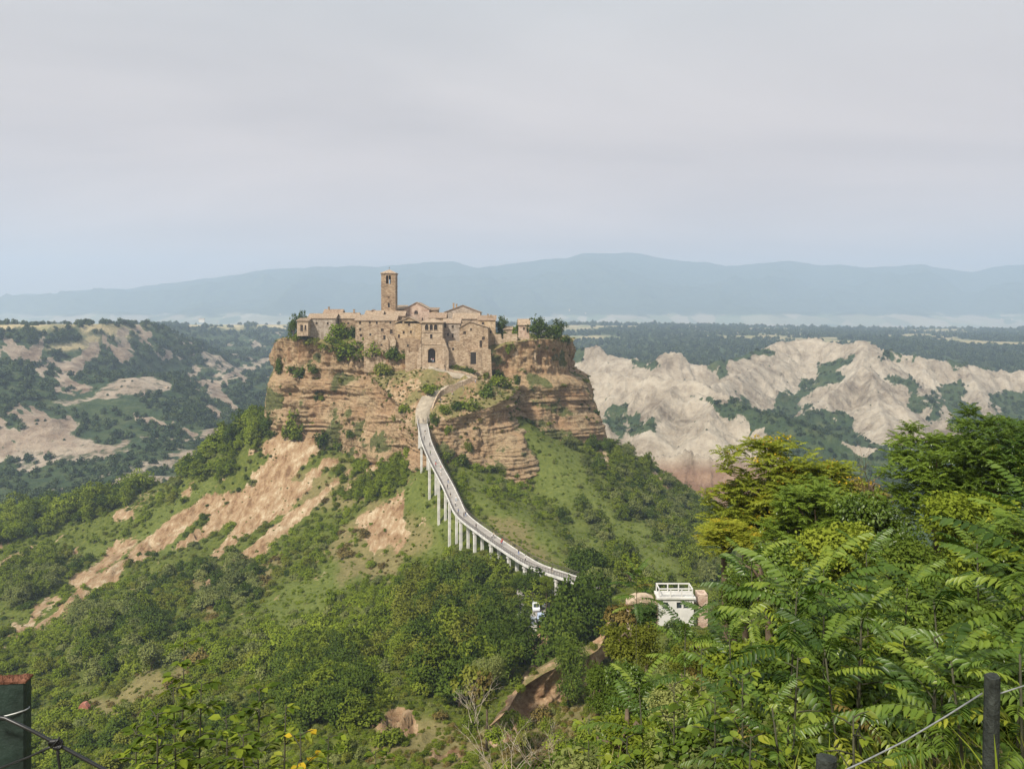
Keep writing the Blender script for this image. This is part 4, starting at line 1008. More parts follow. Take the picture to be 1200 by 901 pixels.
# gate tower: walls, roof, three arched windows, cornice, arch
def gate():
    Y = 352.0; k = Y / F; px0, px1 = 494.0, 518.5; base, eave = 425.0, 378.2
    t = thing('gate_tower', 'square stone gate tower with three arched windows above a dark archway', 'tower', ((px0 - CX) * k, Y, -(base - HZ) * k))
    w = (px1 - px0) * k; H = (base - eave) * k; d = 9.0
    def op(px, py, ww, hh, a): return ((px - px0) * k - ww * k / 2, (px - px0) * k + ww * k / 2, (base - py) * k - hh * k / 2, (base - py) * k + hh * k / 2, a)
    wo = [op(500, 383.6, 4.0, 6.6, True), op(505.4, 383.6, 3.6, 6.6, True), op(510.6, 383.6, 4.0, 6.6, True), op(505.4, 394.2, 2.8, 5.0, False)]
    arch = op(505.8, 416.3, 8.8, 16.4, True)
    arch = (arch[0], arch[1], 0.0, arch[3], True)
    b = MB(); wall_front(b, w, 0.0, H, wo + [arch], 0.6)
    b.add([(0, 0, -6), (w, 0, -6), (w, 0, 0), (0, 0, 0)], [(0, 1, 2, 3)])
    b.add([(0, d, -6), (w, d, -6), (w, d, H), (0, d, H)], [(3, 2, 1, 0)]); b.add([(0, 0, -6), (0, d, -6), (0, d, H), (0, 0, H)], [(3, 2, 1, 0)]); b.add([(w, 0, -6), (w, d, -6), (w, d, H), (w, 0, H)], [(0, 1, 2, 3)])
    b.build('wall', MAT['stone_pale'], t)
    p = MB(); p.box(arch[0] - .05, arch[1] + .05, 2.6, 2.7, 0, arch[3]); p.build('passage_shade', MAT['pane_void'], t)  # dark sheet closing the archway, its colour stands for the shade inside
    n = MB()                                                   # passage sides
    n.box(arch[0] - .4, arch[0], 0.6, 2.6, 0, arch[3]); n.box(arch[1], arch[1] + .4, 0.6, 2.6, 0, arch[3]); n.box(arch[0], arch[1], 0.6, 2.6, arch[3], arch[3] + .3)
    n.build('vault', MAT['stone_dark'], t)
    for o in wo:
        q = MB(); q.box(o[0] - .02, o[1] + .02, .5, .58, o[2], o[3] + .02); wd = q.build('window', MAT['pane_void'], t)
        s = MB(); s.box(o[0] - .12, o[1] + .12, -.16, .2, o[2] - .25, o[2] - .003); s.build('sill', MAT['stone_pale'], wd)
    for hz_ in (403.5, 389.2):
        c = MB(); z = (base - hz_) * k; c.box(-.18, w + .18, -.2, d + .2, z - .18, z + .18); c.build('cornice', MAT['stone_pale'], t)
    # archway ring of wedge stones
    xm, r = (arch[0] + arch[1]) / 2, (arch[1] - arch[0]) / 2; zc = arch[3] - r
    for i in range(9):
        a0, a1 = math.pi * i / 9 + .03, math.pi * (i + 1) / 9 - .03; s = MB()
        s.prism([(xm - math.cos(a) * rr, zc + math.sin(a) * rr) for a, rr in ((a0, r + .01), (a1, r + .01), (a1, r + .6), (a0, r + .6))], 'y', -.12, .3)
        s.build('stone', MAT['stone'], t)
    ro = MB(); o = .7
    V = [(-o, -o, H), (w + o, -o, H), (w + o, d + o, H), (-o, d + o, H)]; hr = 1.7
    ro.add(V + [(x, y, z + .3) for x, y, z in V] + [(w / 2, d / 2, H + hr + .3)], [(3, 2, 1, 0), (0, 1, 5, 4), (1, 2, 6, 5), (2, 3, 7, 6), (3, 0, 4, 7), (4, 5, 8), (5, 6, 8), (6, 7, 8), (7, 4, 8)])
    ro.build('roof', MAT['roof'], t)
    for s, x0_, x1_ in ((1, w - .5, w + 2.6), (-1, -2.2, .5)):          # sloping buttresses
        bb = MB(); xa, xb = (w + .003, w + 2.8) if s > 0 else (-2.0, -.003)
        top = (base - 397) * k
        if s > 0: bb.prism([(xa, -6), (xb, -6), (xb, top * .45), (xa + .8, top), (xa, top)], 'y', -.6, 5)
        else: bb.prism([(xa, -6), (xb, -6), (xb, top * .8), (xb - .7, top * .75), (xa, top * .2)], 'y', -.3, 5)
        bb.build('buttress', MAT['stone_pale'], t)
gate()

def bell_tower():
    Y = 388.0; k = Y / F; px0, px1 = 446.6, 463.4; base, eave = 392.0, 320.5
    t = thing('bell_tower', 'tall square bell tower with an open twin arched belfry', 'tower', ((px0 - CX) * k, Y, -(base - HZ) * k))
    w = (px1 - px0) * k; H = (base - eave) * k; d = w
    def op(px, py, ww, hh, a): return ((px - px0) * k - ww * k / 2, (px - px0) * k + ww * k / 2, (base - py) * k - hh * k / 2, (base - py) * k + hh * k / 2, a)
    o1, o2 = op(453.6, 327.6, 2.5, 10, True), op(456.8, 327.6, 2.5, 10, True)
    win = op(455.6, 357.5, 2.4, 5.6, True); slit = op(455.5, 348.5, 2.2, 1.2, False)
    zf = o1[2] - 1.0                                            # belfry floor
    b = MB(); wall_front(b, w, -8, H, [o1, o2, win, slit], 0.8)
    # back face with the same twin opening, mirrored so the sky shows through
    m = MB(); wall_front(m, w, -8, H, [o1, o2], 0.8); b.add([(x, d - y, z) for x, y, z in m.v], [q[::-1] for q in m.f])
    b.add([(0, 0, -8), (0, d, -8), (0, d, H), (0, 0, H)], [(3, 2, 1, 0)]); b.add([(w, 0, -8), (w, d, -8), (w, d, H), (w, 0, H)], [(0, 1, 2, 3)])
    b.add([(.01, .01, zf), (w - .01, .01, zf), (w - .01, d - .01, zf), (.01, d - .01, zf)], [(0, 1, 2, 3)])
    b.build('wall', MAT['stone_dark'], t)
    for o in (win, slit):
        q = MB(); q.box(o[0] - .02, o[1] + .02, .6, .7, o[2], o[3]); q.build('window', MAT['pane_void'], t)
    bl = MB()
    ring = [(0.0, 1.5), (.35, 1.45), (.45, 1.0), (.55, .5), (.8, .1), (.85, 0)]
    xm = (o1[0] + o2[1]) / 2
    for i in range(len(ring) - 1):
        for j in range(10):
            a, c = 2 * math.pi * j / 10, 2 * math.pi * (j + 1) / 10
            bl.add([(xm + math.cos(q) * r_, d / 2 + math.sin(q) * r_, o1[3] - 1.9 + z_) for q, (r_, z_) in ((a, ring[i]), (c, ring[i]), (c, ring[i + 1]), (a, ring[i + 1]))], [(0, 1, 2, 3)])
    bl.box(.3, w - .3, d / 2 - .12, d / 2 + .12, o1[3] - .42, o1[3] - .2)
    bl.build('bell', simple_mat('bronze', (.12, .09, .05), .45, .2, 2, .5, .6), t)
    for pz in (321.2, 335.0):
        c = MB(); z = (base - pz) * k; c.box(-.2, w + .2, -.2, d + .2, z - .16, z + .16); c.build('cornice', MAT['stone'], t)
    ro = MB(); o = .45; V = [(-o, -o, H), (w + o, -o, H), (w + o, d + o, H), (-o, d + o, H)]
    ro.add(V + [(x, y, z + .22) for x, y, z in V] + [(w / 2, d / 2, H + 2.1)], [(3, 2, 1, 0), (0, 1, 5, 4), (1, 2, 6, 5), (2, 3, 7, 6), (3, 0, 4, 7), (4, 5, 8), (5, 6, 8), (6, 7, 8), (7, 4, 8)])
    rf = ro.build('roof', MAT['roof'], t)
    c = MB(); c.box(w / 2 - .05, w / 2 + .05, d / 2 - .05, d / 2 + .05, H + 2.0, H + 3.4); c.box(w / 2 - .4, w / 2 + .4, d / 2 - .04, d / 2 + .04, H + 2.8, H + 2.92); c.build('cross', MAT['rail'], rf)
bell_tower()

# ruined walls, garden walls and rock foundations
def ruin(label, poly, Y, thick, mat, holes=(), name='ruined_wall', cat='ruin'):
    """a standing wall with the broken outline measured in the photograph, built with real thickness"""
    k = Y / F; ox = poly[0][0]; oy = max(p[1] for p in poly)
    t = thing(name, label, cat, ((ox - CX) * k, Y, -(oy - HZ) * k))
    b = MB(); b.prism([((p[0] - ox) * k, -(p[1] - oy) * k - (7.0 if p[1] > oy - 8 else 0.0)) for p in poly], 'y', 0, thick)
    b.build('wall', MAT[mat], t)
    for (px, py, w, h) in holes:
        q = MB(); x, z = (px - ox) * k, -(py - oy) * k; q.box(x - w * k / 2, x + w * k / 2, -.05, .3, z - h * k / 2, z + h * k / 2); q.build('opening', MAT['pane_void'], t)  # solid dark block on the wall, coloured as the shade within a hole
        l_ = MB(); l_.box(x - w * k / 2 - .2, x + w * k / 2 + .2, -.14, .2, z + h * k / 2, z + h * k / 2 + .3); l_.build('lintel', MAT['stone_pale'], t)
    return t
ruin('ruined stone wall with a rounded top and empty window below the long house', [(426.5, 418), (426.5, 392), (428.5, 388), (432, 385.8), (436, 385.6), (440, 387), (443, 390), (446, 390.5), (449, 394), (453, 395), (455.5, 399), (456, 420)], 361, 2.0, 'stone', [(434, 392, 2, 3), (450.5, 395.5, 2.6, 5), (447, 404, 2, 2)])
ruin('pale leaning stub of a ruined wall left of the gate', [(456, 419), (457, 396), (459, 393.5), (462, 394.5), (464, 400), (463, 408), (465, 419)], 358.5, 2.5, 'stone_pale')
ruin('stone terrace wall left of the gate tower with a pale corner post', [(475, 432), (475, 410.5), (478.5, 410), (479, 413), (493.8, 412), (493.8, 432)], 352.5, 3.0, 'stone', name='terrace_wall', cat='wall')
ruin('brown stone wall under the gabled house beside the gate', [(464, 420), (464, 397), (480, 396), (493, 398), (493, 420)], 360, 1.5, 'stone_dark', [(478, 405, 2, 3)])
ruin('rounded stone ramp wall with a drain hole in front of the gate', [(489, 438), (490, 433.5), (495, 429.5), (502, 426.3), (512, 425.4), (520, 427), (525, 431), (528.5, 437)], 349.6, 2.4, 'stone_pale', [(512.5, 432, 2.6, 2.2)], name='ramp_wall', cat='wall')
ruin('broken stone terrace under the narrow house right of the gate', [(525, 428), (525, 400), (533, 399), (541, 402), (545, 407), (549, 411), (551, 428)], 355.5, 3.0, 'stone', [(531, 409, 2.4, 3)])
ruin('stone cellar front with a dark square doorway in the cliff', [(549, 431), (549.5, 411), (558, 410), (566, 408), (575, 410), (577, 431)], 354.5, 3.5, 'stone', [(554.6, 419.6, 6.6, 14)])
ruin('low garden wall with a gap right of the tall houses', [(580, 406), (580, 392), (587, 391.5), (588, 397), (590, 397), (590, 391), (606, 391.5), (607, 399), (606, 406)], 365, 1.0, 'stone_pale', name='garden_wall', cat='wall')
ruin('garden wall under the yellow green shrub at the right end', [(606, 404), (606, 395.5), (620, 396), (628, 397), (628, 404)], 366.5, 1.0, 'stone_pale', name='garden_wall', cat='wall')

# ------------------------------------------------------------------ foliage: leaf shapes and clumps
def unit(a): return a / (np.linalg.norm(a, axis=-1, keepdims=True) + 1e-9)
DIAMOND = (np.array([(0, 0, 0), (.34, .45, .1), (0, 1, 0), (-.34, .45, .1)], float), np.array([(0, 1, 2, 3)]))
OVATE = (np.array([(0, 0, 0), (.30, .28, .07), (.27, .62, .07), (0, 1, -.08), (-.27, .62, .07), (-.30, .28, .07)], float), np.array([(0, 1, 2, 3), (0, 3, 4, 5)]))
LANCE = (np.array([(0, 0, 0), (.15, .3, .05), (.12, .65, .0), (0, 1, -.16), (-.12, .65, .0), (-.15, .3, .05)], float), np.array([(0, 1, 2, 3), (0, 3, 4, 5)]))

def leaves(tmpl, pos, direc, up, size):
    """copies of a leaf shape: y axis along direc, z near up"""
    tv, tf = tmpl; n = len(pos)
    d = unit(direc); s = unit(np.cross(d, up)); u = np.cross(s, d)
    V = pos[:, None, :] + size[:, None, None] * (tv[None, :, 0:1] * s[:, None, :] + tv[None, :, 1:2] * d[:, None, :] + tv[None, :, 2:3] * u[:, None, :])
    f = tf[None] + (np.arange(n) * len(tv))[:, None, None]
    return V.reshape(-1, 3), f.reshape(-1, tf.shape[1])

def lobes_for(n, r, seed, flat=0.8, base=0.15, sub=(0.34, 0.52)):
    g = np.random.default_rng(seed); out = []
    for i in range(n):
        a = g.uniform(0, 2 * np.pi); rr = np.sqrt(g.uniform(0, 1)) * (1 - sub[0]); h = g.uniform(base, 1.0)
        k = np.sqrt(max(0.05, 1 - (h * 0.75) ** 2))
        out.append((np.cos(a) * rr * k * r, np.sin(a) * rr * k * r, h * flat * r, g.uniform(*sub) * r))
    return out

def leaf_cloud(lobes, n, size, seed, tmpl=DIAMOND, droop=0.25, squash=0.85):
    g = np.random.default_rng(seed); L = np.array(lobes)
    w = L[:, 3] ** 2; pick = g.choice(len(L), n, p=w / w.sum())
    dirs = unit(g.normal(size=(n, 3)) + np.array([0, 0, 0.25]))
    rad = L[pick, 3] * (g.uniform(0, 1, n) ** 0.35) * g.uniform(0.85, 1.12, n)
    pos = L[pick, :3] + dirs * rad[:, None] * np.array([1, 1, squash])
    d = unit(dirs * 0.7 + g.normal(size=(n, 3)) * 0.7 + np.array([0, 0, -droop]))
    up = unit(dirs + np.array([0, 0, 0.8]) + g.normal(size=(n, 3)) * 0.35)
    return leaves(tmpl, pos, d, up, size * g.uniform(0.6, 1.3, n))

LM = {
    'mid': leaf_mat('leaf_mid_green', (0.084, 0.119, 0.014), (0.192, 0.240, 0.028), (0.316, 0.356, 0.050)),
    'dark': leaf_mat('leaf_dark_green', (0.042, 0.069, 0.012), (0.092, 0.136, 0.021), (0.171, 0.211, 0.033), 0.3),
    'bright': leaf_mat('leaf_bright_green', (0.117, 0.168, 0.016), (0.229, 0.292, 0.029), (0.354, 0.402, 0.051)),
    'olive': leaf_mat('leaf_olive_green', (0.101, 0.115, 0.017), (0.200, 0.218, 0.035), (0.306, 0.314, 0.059)),
    'grey': leaf_mat('leaf_grey_green', (0.105, 0.131, 0.040), (0.219, 0.246, 0.076), (0.348, 0.356, 0.123)),
    'dry': leaf_mat('leaf_dry_brown', (0.105, 0.076, 0.022), (0.193, 0.147, 0.045), (0.281, 0.233, 0.076), 0.15),
    'yellow': leaf_mat('leaf_yellow_green', (0.102, 0.138, 0.014), (0.246, 0.282, 0.028), (0.480, 0.460, 0.050), .4, 0.02),
    'far': leaf_mat('leaf_far_wood', (0.035, 0.059, 0.028), (0.077, 0.112, 0.048), (0.136, 0.171, 0.073), 0.25, 0.0, 0.5),
    'deep': leaf_mat('leaf_tree_of_heaven', (0.031, 0.068, 0.008), (0.089, 0.156, 0.018), (0.180, 0.251, 0.030), 0.35, 0.03, 0.5, 1.5),
    'fresh': leaf_mat('leaf_fresh_green', (0.065, 0.112, 0.010), (0.144, 0.212, 0.021), (0.260, 0.317, 0.038), 0.35, 0.03, 0.5, 1.2),
    'gold': leaf_mat('leaf_golden', (0.309, 0.200, 0.017), (0.515, 0.380, 0.033), (0.639, 0.500, 0.066), 0.3),
}

# small plants of the slope, one unit in radius
def cloud_mesh(name, mat, nl, n, size, seed, flat=0.85, base=0.1, sub=(0.2, 0.5), droop=.2):
    gg = np.random.default_rng(seed + 5)
    sh = [(math.cos(a) * q * 1.05, math.sin(a) * q * 1.05, flat * (1.28 - .75 * q * q) + .05, gg.uniform(.07, .15)) for a, q in zip(gg.uniform(0, 6.28, 16), gg.uniform(.1, 1.08, 16))]
    V, f = leaf_cloud((sh if n > 500 else []) + [(a * 1.12, b * (.7 + .5 * (seed % 3) / 2), c, d) for a, b, c, d in lobes_for(nl, 1.0, seed, flat, base, sub)], n, size, seed, DIAMOND, droop)
    me = mesh_np(name, V, f, mats=[LM[mat]], smooth=True)
    c = V.reshape(-1, 4, 3).mean(1, keepdims=True).repeat(4, 1).reshape(-1, 3) - np.array([0, 0, -.15])     # leaves shade with the crown they sit on
    me.normals_split_custom_set_from_vertices(unit(c * [1, 1, 1.1] + [0, 0, .25] + rng.normal(size=c.shape) * .22).tolist())
    return me
SHRUB = {k: [cloud_mesh('shrub_' + k, k, 8 + 5 * j, 1000, 0.2, 100 + 7 * i + j * 4) for j in range(2)] for i, k in enumerate(('mid', 'dark', 'bright', 'olive', 'grey', 'dry'))}
CROWN = {k: [cloud_mesh('crown_' + k, k, 17, 2000, 0.15, 300 + 7 * i + j * 4, 1.5, 0.1, (0.17, 0.44)) for j in range(2)] for i, k in enumerate(('mid', 'dark', 'bright', 'olive', 'grey'))}
FARM = [cloud_mesh('far_crown', 'far', 8, 260, 0.36, 500 + j, 1.0, 0.1) for j in range(3)]
def trunk_mesh(seed):
    g = random.Random(seed); b = MB()
    b.tube([(0, 0, -.6), (.03, .02, .3), (g.uniform(-.1, .1), g.uniform(-.1, .1), 1.0)], [.075, .06, .03], 6)
    for i in range(5):
        a = g.uniform(0, 6.28); h = g.uniform(.2, .7)
        b.tube([(0.02, 0.01, h), (math.cos(a) * .3, math.sin(a) * .3, h + .25), (math.cos(a) * .6, math.sin(a) * .6, h + .55)], [.035, .022, .01], 5)
    return b.mesh('trunk', MAT['bark'])
TRUNK = [trunk_mesh(1), trunk_mesh(2)]

def put_shrub(kind, x, y, z, r, label, group=None, sz=1.0, name='shrub', cat='shrub'):
    o = obj(name, R.choice(SHRUB[kind]), None, (x, y, z - 0.15 * r), (R.uniform(-.15, .15), R.uniform(-.15, .15), R.uniform(0, 6.28)), (r * R.uniform(.85, 1.2), r * R.uniform(.75, 1.2), r * sz))
    return tag(o, label, cat, group)
def put_tree(kind, x, y, z, r, label, group=None, lift=0.5, sz=1.0, name='tree', cat='tree'):
    t = thing(name, label, cat, (x, y, z), R.uniform(0, 6.28), group); t.scale = (r, r, r * sz)
    obj('trunk', R.choice(TRUNK), t); obj('crown', R.choice(CROWN[kind]), t, (0, 0, lift - .35))
    return t

def scatter(name, label, pts, scales, rz, ids, protos, kind='stuff'):
    """one object that spreads copies of foliage meshes over points (uncountable growth)"""
    pts = np.asarray(pts, float); n = len(pts)
    me = bpy.data.meshes.new(name); me.vertices.add(n); me.vertices.foreach_set('co', pts.astype(np.float32).ravel())
    for nm, ty, dat in (('sc', 'FLOAT_VECTOR', scales), ('rz', 'FLOAT', rz), ('pid', 'INT', ids)):
        a = me.attributes.new(nm, ty, 'POINT'); a.data.foreach_set('vector' if ty == 'FLOAT_VECTOR' else 'value', np.asarray(dat, np.int32 if ty == 'INT' else np.float32).ravel())
    o = obj(name, me); tag(o, label, None, None, kind)
    ng = bpy.data.node_groups.new(name, 'GeometryNodeTree')
    ng.interface.new_socket('Geometry', in_out='INPUT', socket_type='NodeSocketGeometry'); ng.interface.new_socket('Geometry', in_out='OUTPUT', socket_type='NodeSocketGeometry')
    N, L = ng.nodes, ng.links
    gi, go = N.new('NodeGroupInput'), N.new('NodeGroupOutput'); jn = N.new('GeometryNodeJoinGeometry')
    def at(nm, ty):
        a = N.new('GeometryNodeInputNamedAttribute'); a.data_type = ty; a.inputs['Name'].default_value = nm
        return [s for s in a.outputs if s.enabled and s.name == 'Attribute'][0]
    pid, sc, rzz = at('pid', 'INT'), at('sc', 'FLOAT_VECTOR'), at('rz', 'FLOAT')
    cx = N.new('ShaderNodeCombineXYZ'); L.new(rzz, cx.inputs[2])
    for i, po in enumerate(protos):
        oi = N.new('GeometryNodeObjectInfo'); oi.inputs['Object'].default_value = po; oi.inputs['As Instance'].default_value = True; oi.transform_space = 'ORIGINAL'
        cmp = N.new('FunctionNodeCompare'); cmp.data_type = 'INT'; cmp.operation = 'EQUAL'
        ia = [s for s in cmp.inputs if s.type == 'INT']; L.new(pid, ia[0]); ia[1].default_value = i
        ip = N.new('GeometryNodeInstanceOnPoints'); L.new(gi.outputs[0], ip.inputs['Points']); L.new(cmp.outputs[0], ip.inputs['Selection'])
        L.new(oi.outputs['Geometry'], ip.inputs['Instance']); L.new(cx.outputs[0], ip.inputs['Rotation']); L.new(sc, ip.inputs['Scale']); L.new(ip.outputs[0], jn.inputs[0])
    L.new(jn.outputs[0], go.inputs[0])
    md = o.modifiers.new('spread', 'NODES'); md.node_group = ng
    return o

# ------------------------------------------------------------------ named bushes and trees on the rock and in the town
ROCK = [   # (px, base py, half width px, height ratio, kind, sort, label)
    (343, 395, 7, 3.4, 'dark', 'T', 'dark tree standing at the far left end of the plateau'), (354, 388, 8, 2.6, 'dark', 'T', 'second dark tree beside the small pale house'),
    (350, 397, 8, .8, 'mid', 's', 'green bush at the rim below the small pale house'), (372, 390, 8, .9, 'dark', 's', 'dark bush in front of the wide low house'),
    (396, 397, 17, 1.0, 'bright', 's', 'bright green rounded bush mass below the left houses'), (412, 395, 9, 1.3, 'dark', 's', 'dark bush against the left end of the long house'),
    (366, 405, 12, .8, 'olive', 's', 'olive bush hanging over the left rim'), (386, 408, 13, .9, 'mid', 's', 'green bush on the rim below the bright mass'),
    (412, 416, 19, .95, 'mid', 's', 'broad green bush clinging below the long house'), (402, 423, 9, 1.2, 'dark', 's', 'dark bush under the broad bush on the cliff'),
    (440, 414, 15, .9, 'mid', 's', 'green bush at the foot of the rounded ruin'), (462, 418, 13, .9, 'dark', 's', 'dark bush at the foot of the pale wall stub'),
    (472, 424, 9, 1.0, 'mid', 's', 'green bush left of the stone terrace wall'), (426, 424, 14, .9, 'olive', 's', 'olive bush on the cliff shoulder left of the gate'), (449, 440, 12, 1.1, 'olive', 's', 'brownish olive bush on the shoulder above the bluff'),
    (351, 438, 17, .7, 'dark', 's', 'dark flat bush on the ledge of the left cliff'), (366, 434, 10, .8, 'dark', 's', 'small dark bush at the right end of the cliff ledge'), (327, 437, 6, 2.6, 'dark', 's', 'dark upright bush in the notch at the left cliff edge'),
    (369, 470, 5, 2.2, 'dark', 's', 'narrow dark bush on the face of the left cliff'), (346, 505, 14, 1.6, 'mid', 's', 'tall green bush against the lower left cliff'), (340, 520, 11, 1.2, 'mid', 's', 'green bush at the foot of the left cliff'), (376, 470, 4, 1.6, 'mid', 's', 'small green tuft beside the narrow dark cliff bush'),
    (380, 522, 14, 1.1, 'dark', 's', 'dark bush low on the left cliff'), (398, 530, 11, 1.0, 'dark', 's', 'dark bush right of the low cliff bush'), (409, 512, 8, 1.0, 'dark', 's', 'small dark bush above the pair low on the cliff'), (369, 500, 6, 1.3, 'mid', 's', 'small green bush above the dark pair on the left cliff'),
    (502, 461, 11, .95, 'mid', 's', 'round green bush left of the path on the bluff'), (515, 458, 9, .8, 'mid', 's', 'small bush touching the round one beside the path'), (474, 485, 8, 1.2, 'mid', 's', 'green bush left of the top of the bridge'), (462, 495, 7, 1.3, 'olive', 's', 'olive bush on the cliff left of the bridge top'),
    (521, 482, 8, .9, 'mid', 's', 'green bush on the bluff edge right of the path'), (536, 479, 9, .9, 'dark', 's', 'dark bush second along the bluff edge'), (548, 478, 11, .9, 'mid', 's', 'larger green bush third along the bluff edge'), (508, 498, 8, 1.6, 'dark', 's', 'dark bush just right of the bridge top'),
    (573, 466, 13, 1.1, 'dark', 's', 'dark bush at the bend of the path'), (586, 456, 12, 1.2, 'mid', 's', 'green bush on the edge beyond the path bend'), (582, 442, 11, .8, 'dark', 's', 'dark bush above the bend below the cellar doorway'), (565, 441, 10, .7, 'mid', 's', 'low bush in the row under the cellar doorway'), (548, 437, 11, .6, 'dark', 's', 'low dark bush in the row right of the ramp wall'), (534, 434, 9, .7, 'mid', 's', 'low green bush next to the ramp wall'),
    (606, 450, 6, 1.7, 'dark', 's', 'dark upright bush clinging to the right cliff'), (598, 414, 7, 1.7, 'mid', 's', 'green bush hanging from the rim of the right cliff'), (546, 404, 6, 1.7, 'dark', 's', 'dark climber on the wall of the lopsided gable'), (520, 397, 4, 1.8, 'mid', 's', 'green climber in the corner of the gate tower'), (532, 416, 9, .8, 'mid', 's', 'green growth over the broken terrace right of the gate'), (540, 424, 8, .8, 'mid', 's', 'green growth below the broken terrace'),
    (588, 392, 9, 2.1, 'dark', 'T', 'dark round tree right of the tall house with two chimneys'), (604, 393, 8, 1.1, 'bright', 's', 'yellow green bush in front of the reddish house'), (614, 396, 8, .6, 'mid', 's', 'clipped green hedge bush below the reddish house'),
    (630, 398, 13, 2.0, 'dark', 'T', 'large dark round tree at the right of the reddish house'), (642, 399, 9, 1.8, 'dark', 'T', 'dark tree between the two large round trees'), (655, 399, 13, 1.7, 'dark', 'T', 'large dark round tree at the right end of the plateau'), (664, 404, 6, 1.4, 'dark', 's', 'dark bush spilling over the right corner of the cliff'),
    (523, 540, 8, 1.5, 'mid', 's', 'green bush in a cleft of the bluff right of the bridge'), (541, 548, 9, 1.5, 'dark', 's', 'dark bush in the second cleft of the bluff'), (527, 510, 7, 1.5, 'mid', 's', 'green bush high in a cleft of the bluff'), (548, 530, 8, 1.4, 'olive', 's', 'olive bush on the face of the bluff'),
    (704, 527, 6, 1.5, 'dark', 's', 'dark bush at the foot of the right cliff corner'), (697, 465, 5, .9, 'dark', 's', 'small dark bush on the right cliff ledge'), (686, 448, 6, .7, 'olive', 's', 'small dry bush at the foot of the right tuff wall'), (660, 452, 5, .6, 'olive', 's', 'small dry bush below the right tuff wall'),
]
for px, py, hw, hr, kind, sort, lab in ROCK:
    h = scene_hit(px, py) if sort != 'T' else P(px, py, 374 if px > 500 else 381)
    if h is None: continue
    r = hw * h[1] / F
    if sort == 's': put_shrub(kind, h[0], h[1] + 0.25 * r, h[2], r, lab, None, hr)
    else: put_tree(kind, h[0], h[1] + .4 * r, h[2], r, lab, None, .2, hr * .62)
# cypress and a flat topped cap of fir
h = P(606.5, 388, 381)
t = thing('cypress_tree', 'thin dark cypress rising beside the reddish house', 'tree', h)
V, f = leaf_cloud([(0, 0, .5 + i * .55, .75 - .07 * i) for i in range(9)], 900, .4, 5, DIAMOND, -0.6)
obj('crown', mesh_np('cypress_crown', V, f, mats=[LM['dark']]), t); b = MB(); b.tube([(0, 0, -2), (0, 0, 4)], [.14, .05]); b.build('trunk', MAT['bark'], t)

# ------------------------------------------------------------------ growth on the hillside
tree_zones = [
    ([(-60, 640), (-60, 600), (0, 566), (150, 548), (230, 508), (296, 452), (325, 462), (318, 515), (258, 566), (205, 555), (135, 600), (0, 640)], .8, (2.4, 5.0), ('mid', 'dark', 'mid', 'bright')),
    ([(470, 690), (560, 676), (645, 690), (625, 730), (610, 810), (520, 835), (470, 790)], .8, (2.6, 4.2), ('dark', 'dark', 'mid', 'olive')),
    ([(640, 690), (705, 680), (705, 780), (650, 800)], .9, (3.2, 4.8), ('dark', 'dark')),
    ([(640, 520), (720, 525), (835, 590), (850, 700), (700, 690), (650, 600)], .3, (1.7, 3.4), ('grey', 'mid', 'mid', 'dark')),
    ([(80, 715), (180, 715), (190, 790), (90, 800)], .55, (2.2, 3.6), ('grey', 'dark', 'mid')), ([(235, 670), (300, 662), (300, 705), (240, 712)], .7, (2.0, 3.4), ('dark', 'grey')),
    ([(330, 770), (420, 770), (430, 850), (330, 860)], .6, (2.2, 3.4), ('dark', 'mid')), ([(0, 660), (60, 655), (70, 690), (0, 720)], .6, (2, 3.4), ('grey', 'mid')), ([(310, 600), (430, 590), (330, 660), (260, 690)], .0, (2, 3), ('mid',)),
    ([(395, 545), (480, 535), (482, 575), (430, 590), (395, 585)], .6, (1.6, 2.6), ('bright', 'mid')),
]
sp = 2.6
gx_, gy_ = np.meshgrid(np.arange(-340, 350, sp), np.arange(62, 445, sp))
gx_ = (gx_ + rng.uniform(-.5, .5, gx_.shape) * sp * 1.1).ravel(); gy_ = (gy_ + rng.uniform(-.5, .5, gy_.shape) * sp * 1.1).ravel()
gz_ = hill_h(gx_, gy_); gpx, gpy = to_px(gx_, gy_, gz_)
okv = (gpx > -200) & (gpx < 1400)
for oname, Vr in (('m', mesa_rim), ('n', nose_rim)):
    okv &= ~in_poly(gx_, gy_, [tuple(p[:2]) for p in Vr])
gx_, gy_, gz_, gpx, gpy = [a[okv] for a in (gx_, gy_, gz_, gpx, gpy)]
# keep the way under the bridge deck clear
dd = np.full(len(gx_), 1e9)
for p in dk[::2]: dd = np.minimum(dd, np.hypot(gx_ - p[0], gy_ - p[1]))
dens = 0.78 + 0.55 * fbm(gx_ / 26.0, gy_ / 26.0, 3, 201)
ms0_ = m_soil[np.clip((np.log(gy_ / h_Y[0]) / np.log(h_Y[1] / h_Y[0])).astype(int), 0, NRH - 1), np.clip(((gpx - h_px[0]) / (h_px[1] - h_px[0])).astype(int), 0, NCH - 1)]
ms, mb_, md_ = np.clip(ms0_ * 1.4, 0, 1), poly_mask(gpx, gpy, bright_polys, 4, 15, 10), poly_mask(gpx, gpy, dry_polys, 4, 25, 12)
dens = dens * (1 - .95 * ms) * (1 - .8 * mb_) * (1 - .45 * md_)
dens[dd < 5] *= .35
dens[in_poly(gpx, gpy, [(600, 690), (665, 690), (668, 745), (600, 745)])] = 0
dens[(np.hypot(gx_ - 28.5, gy_ - 140) < 9)] = 0
size = (0.7 + 1.35 * rng.random(len(gx_)) ** 2.2) * (1 + .45 * fbm(gx_ / 40., gy_ / 40., 2, 207)) * np.where(gy_ < 110, .8, 1.0) * (1 - .5 * mb_)
kn = fbm(gx_ / 30., gy_ / 30., 3, 211) + .35 * rng.normal(size=len(gx_))
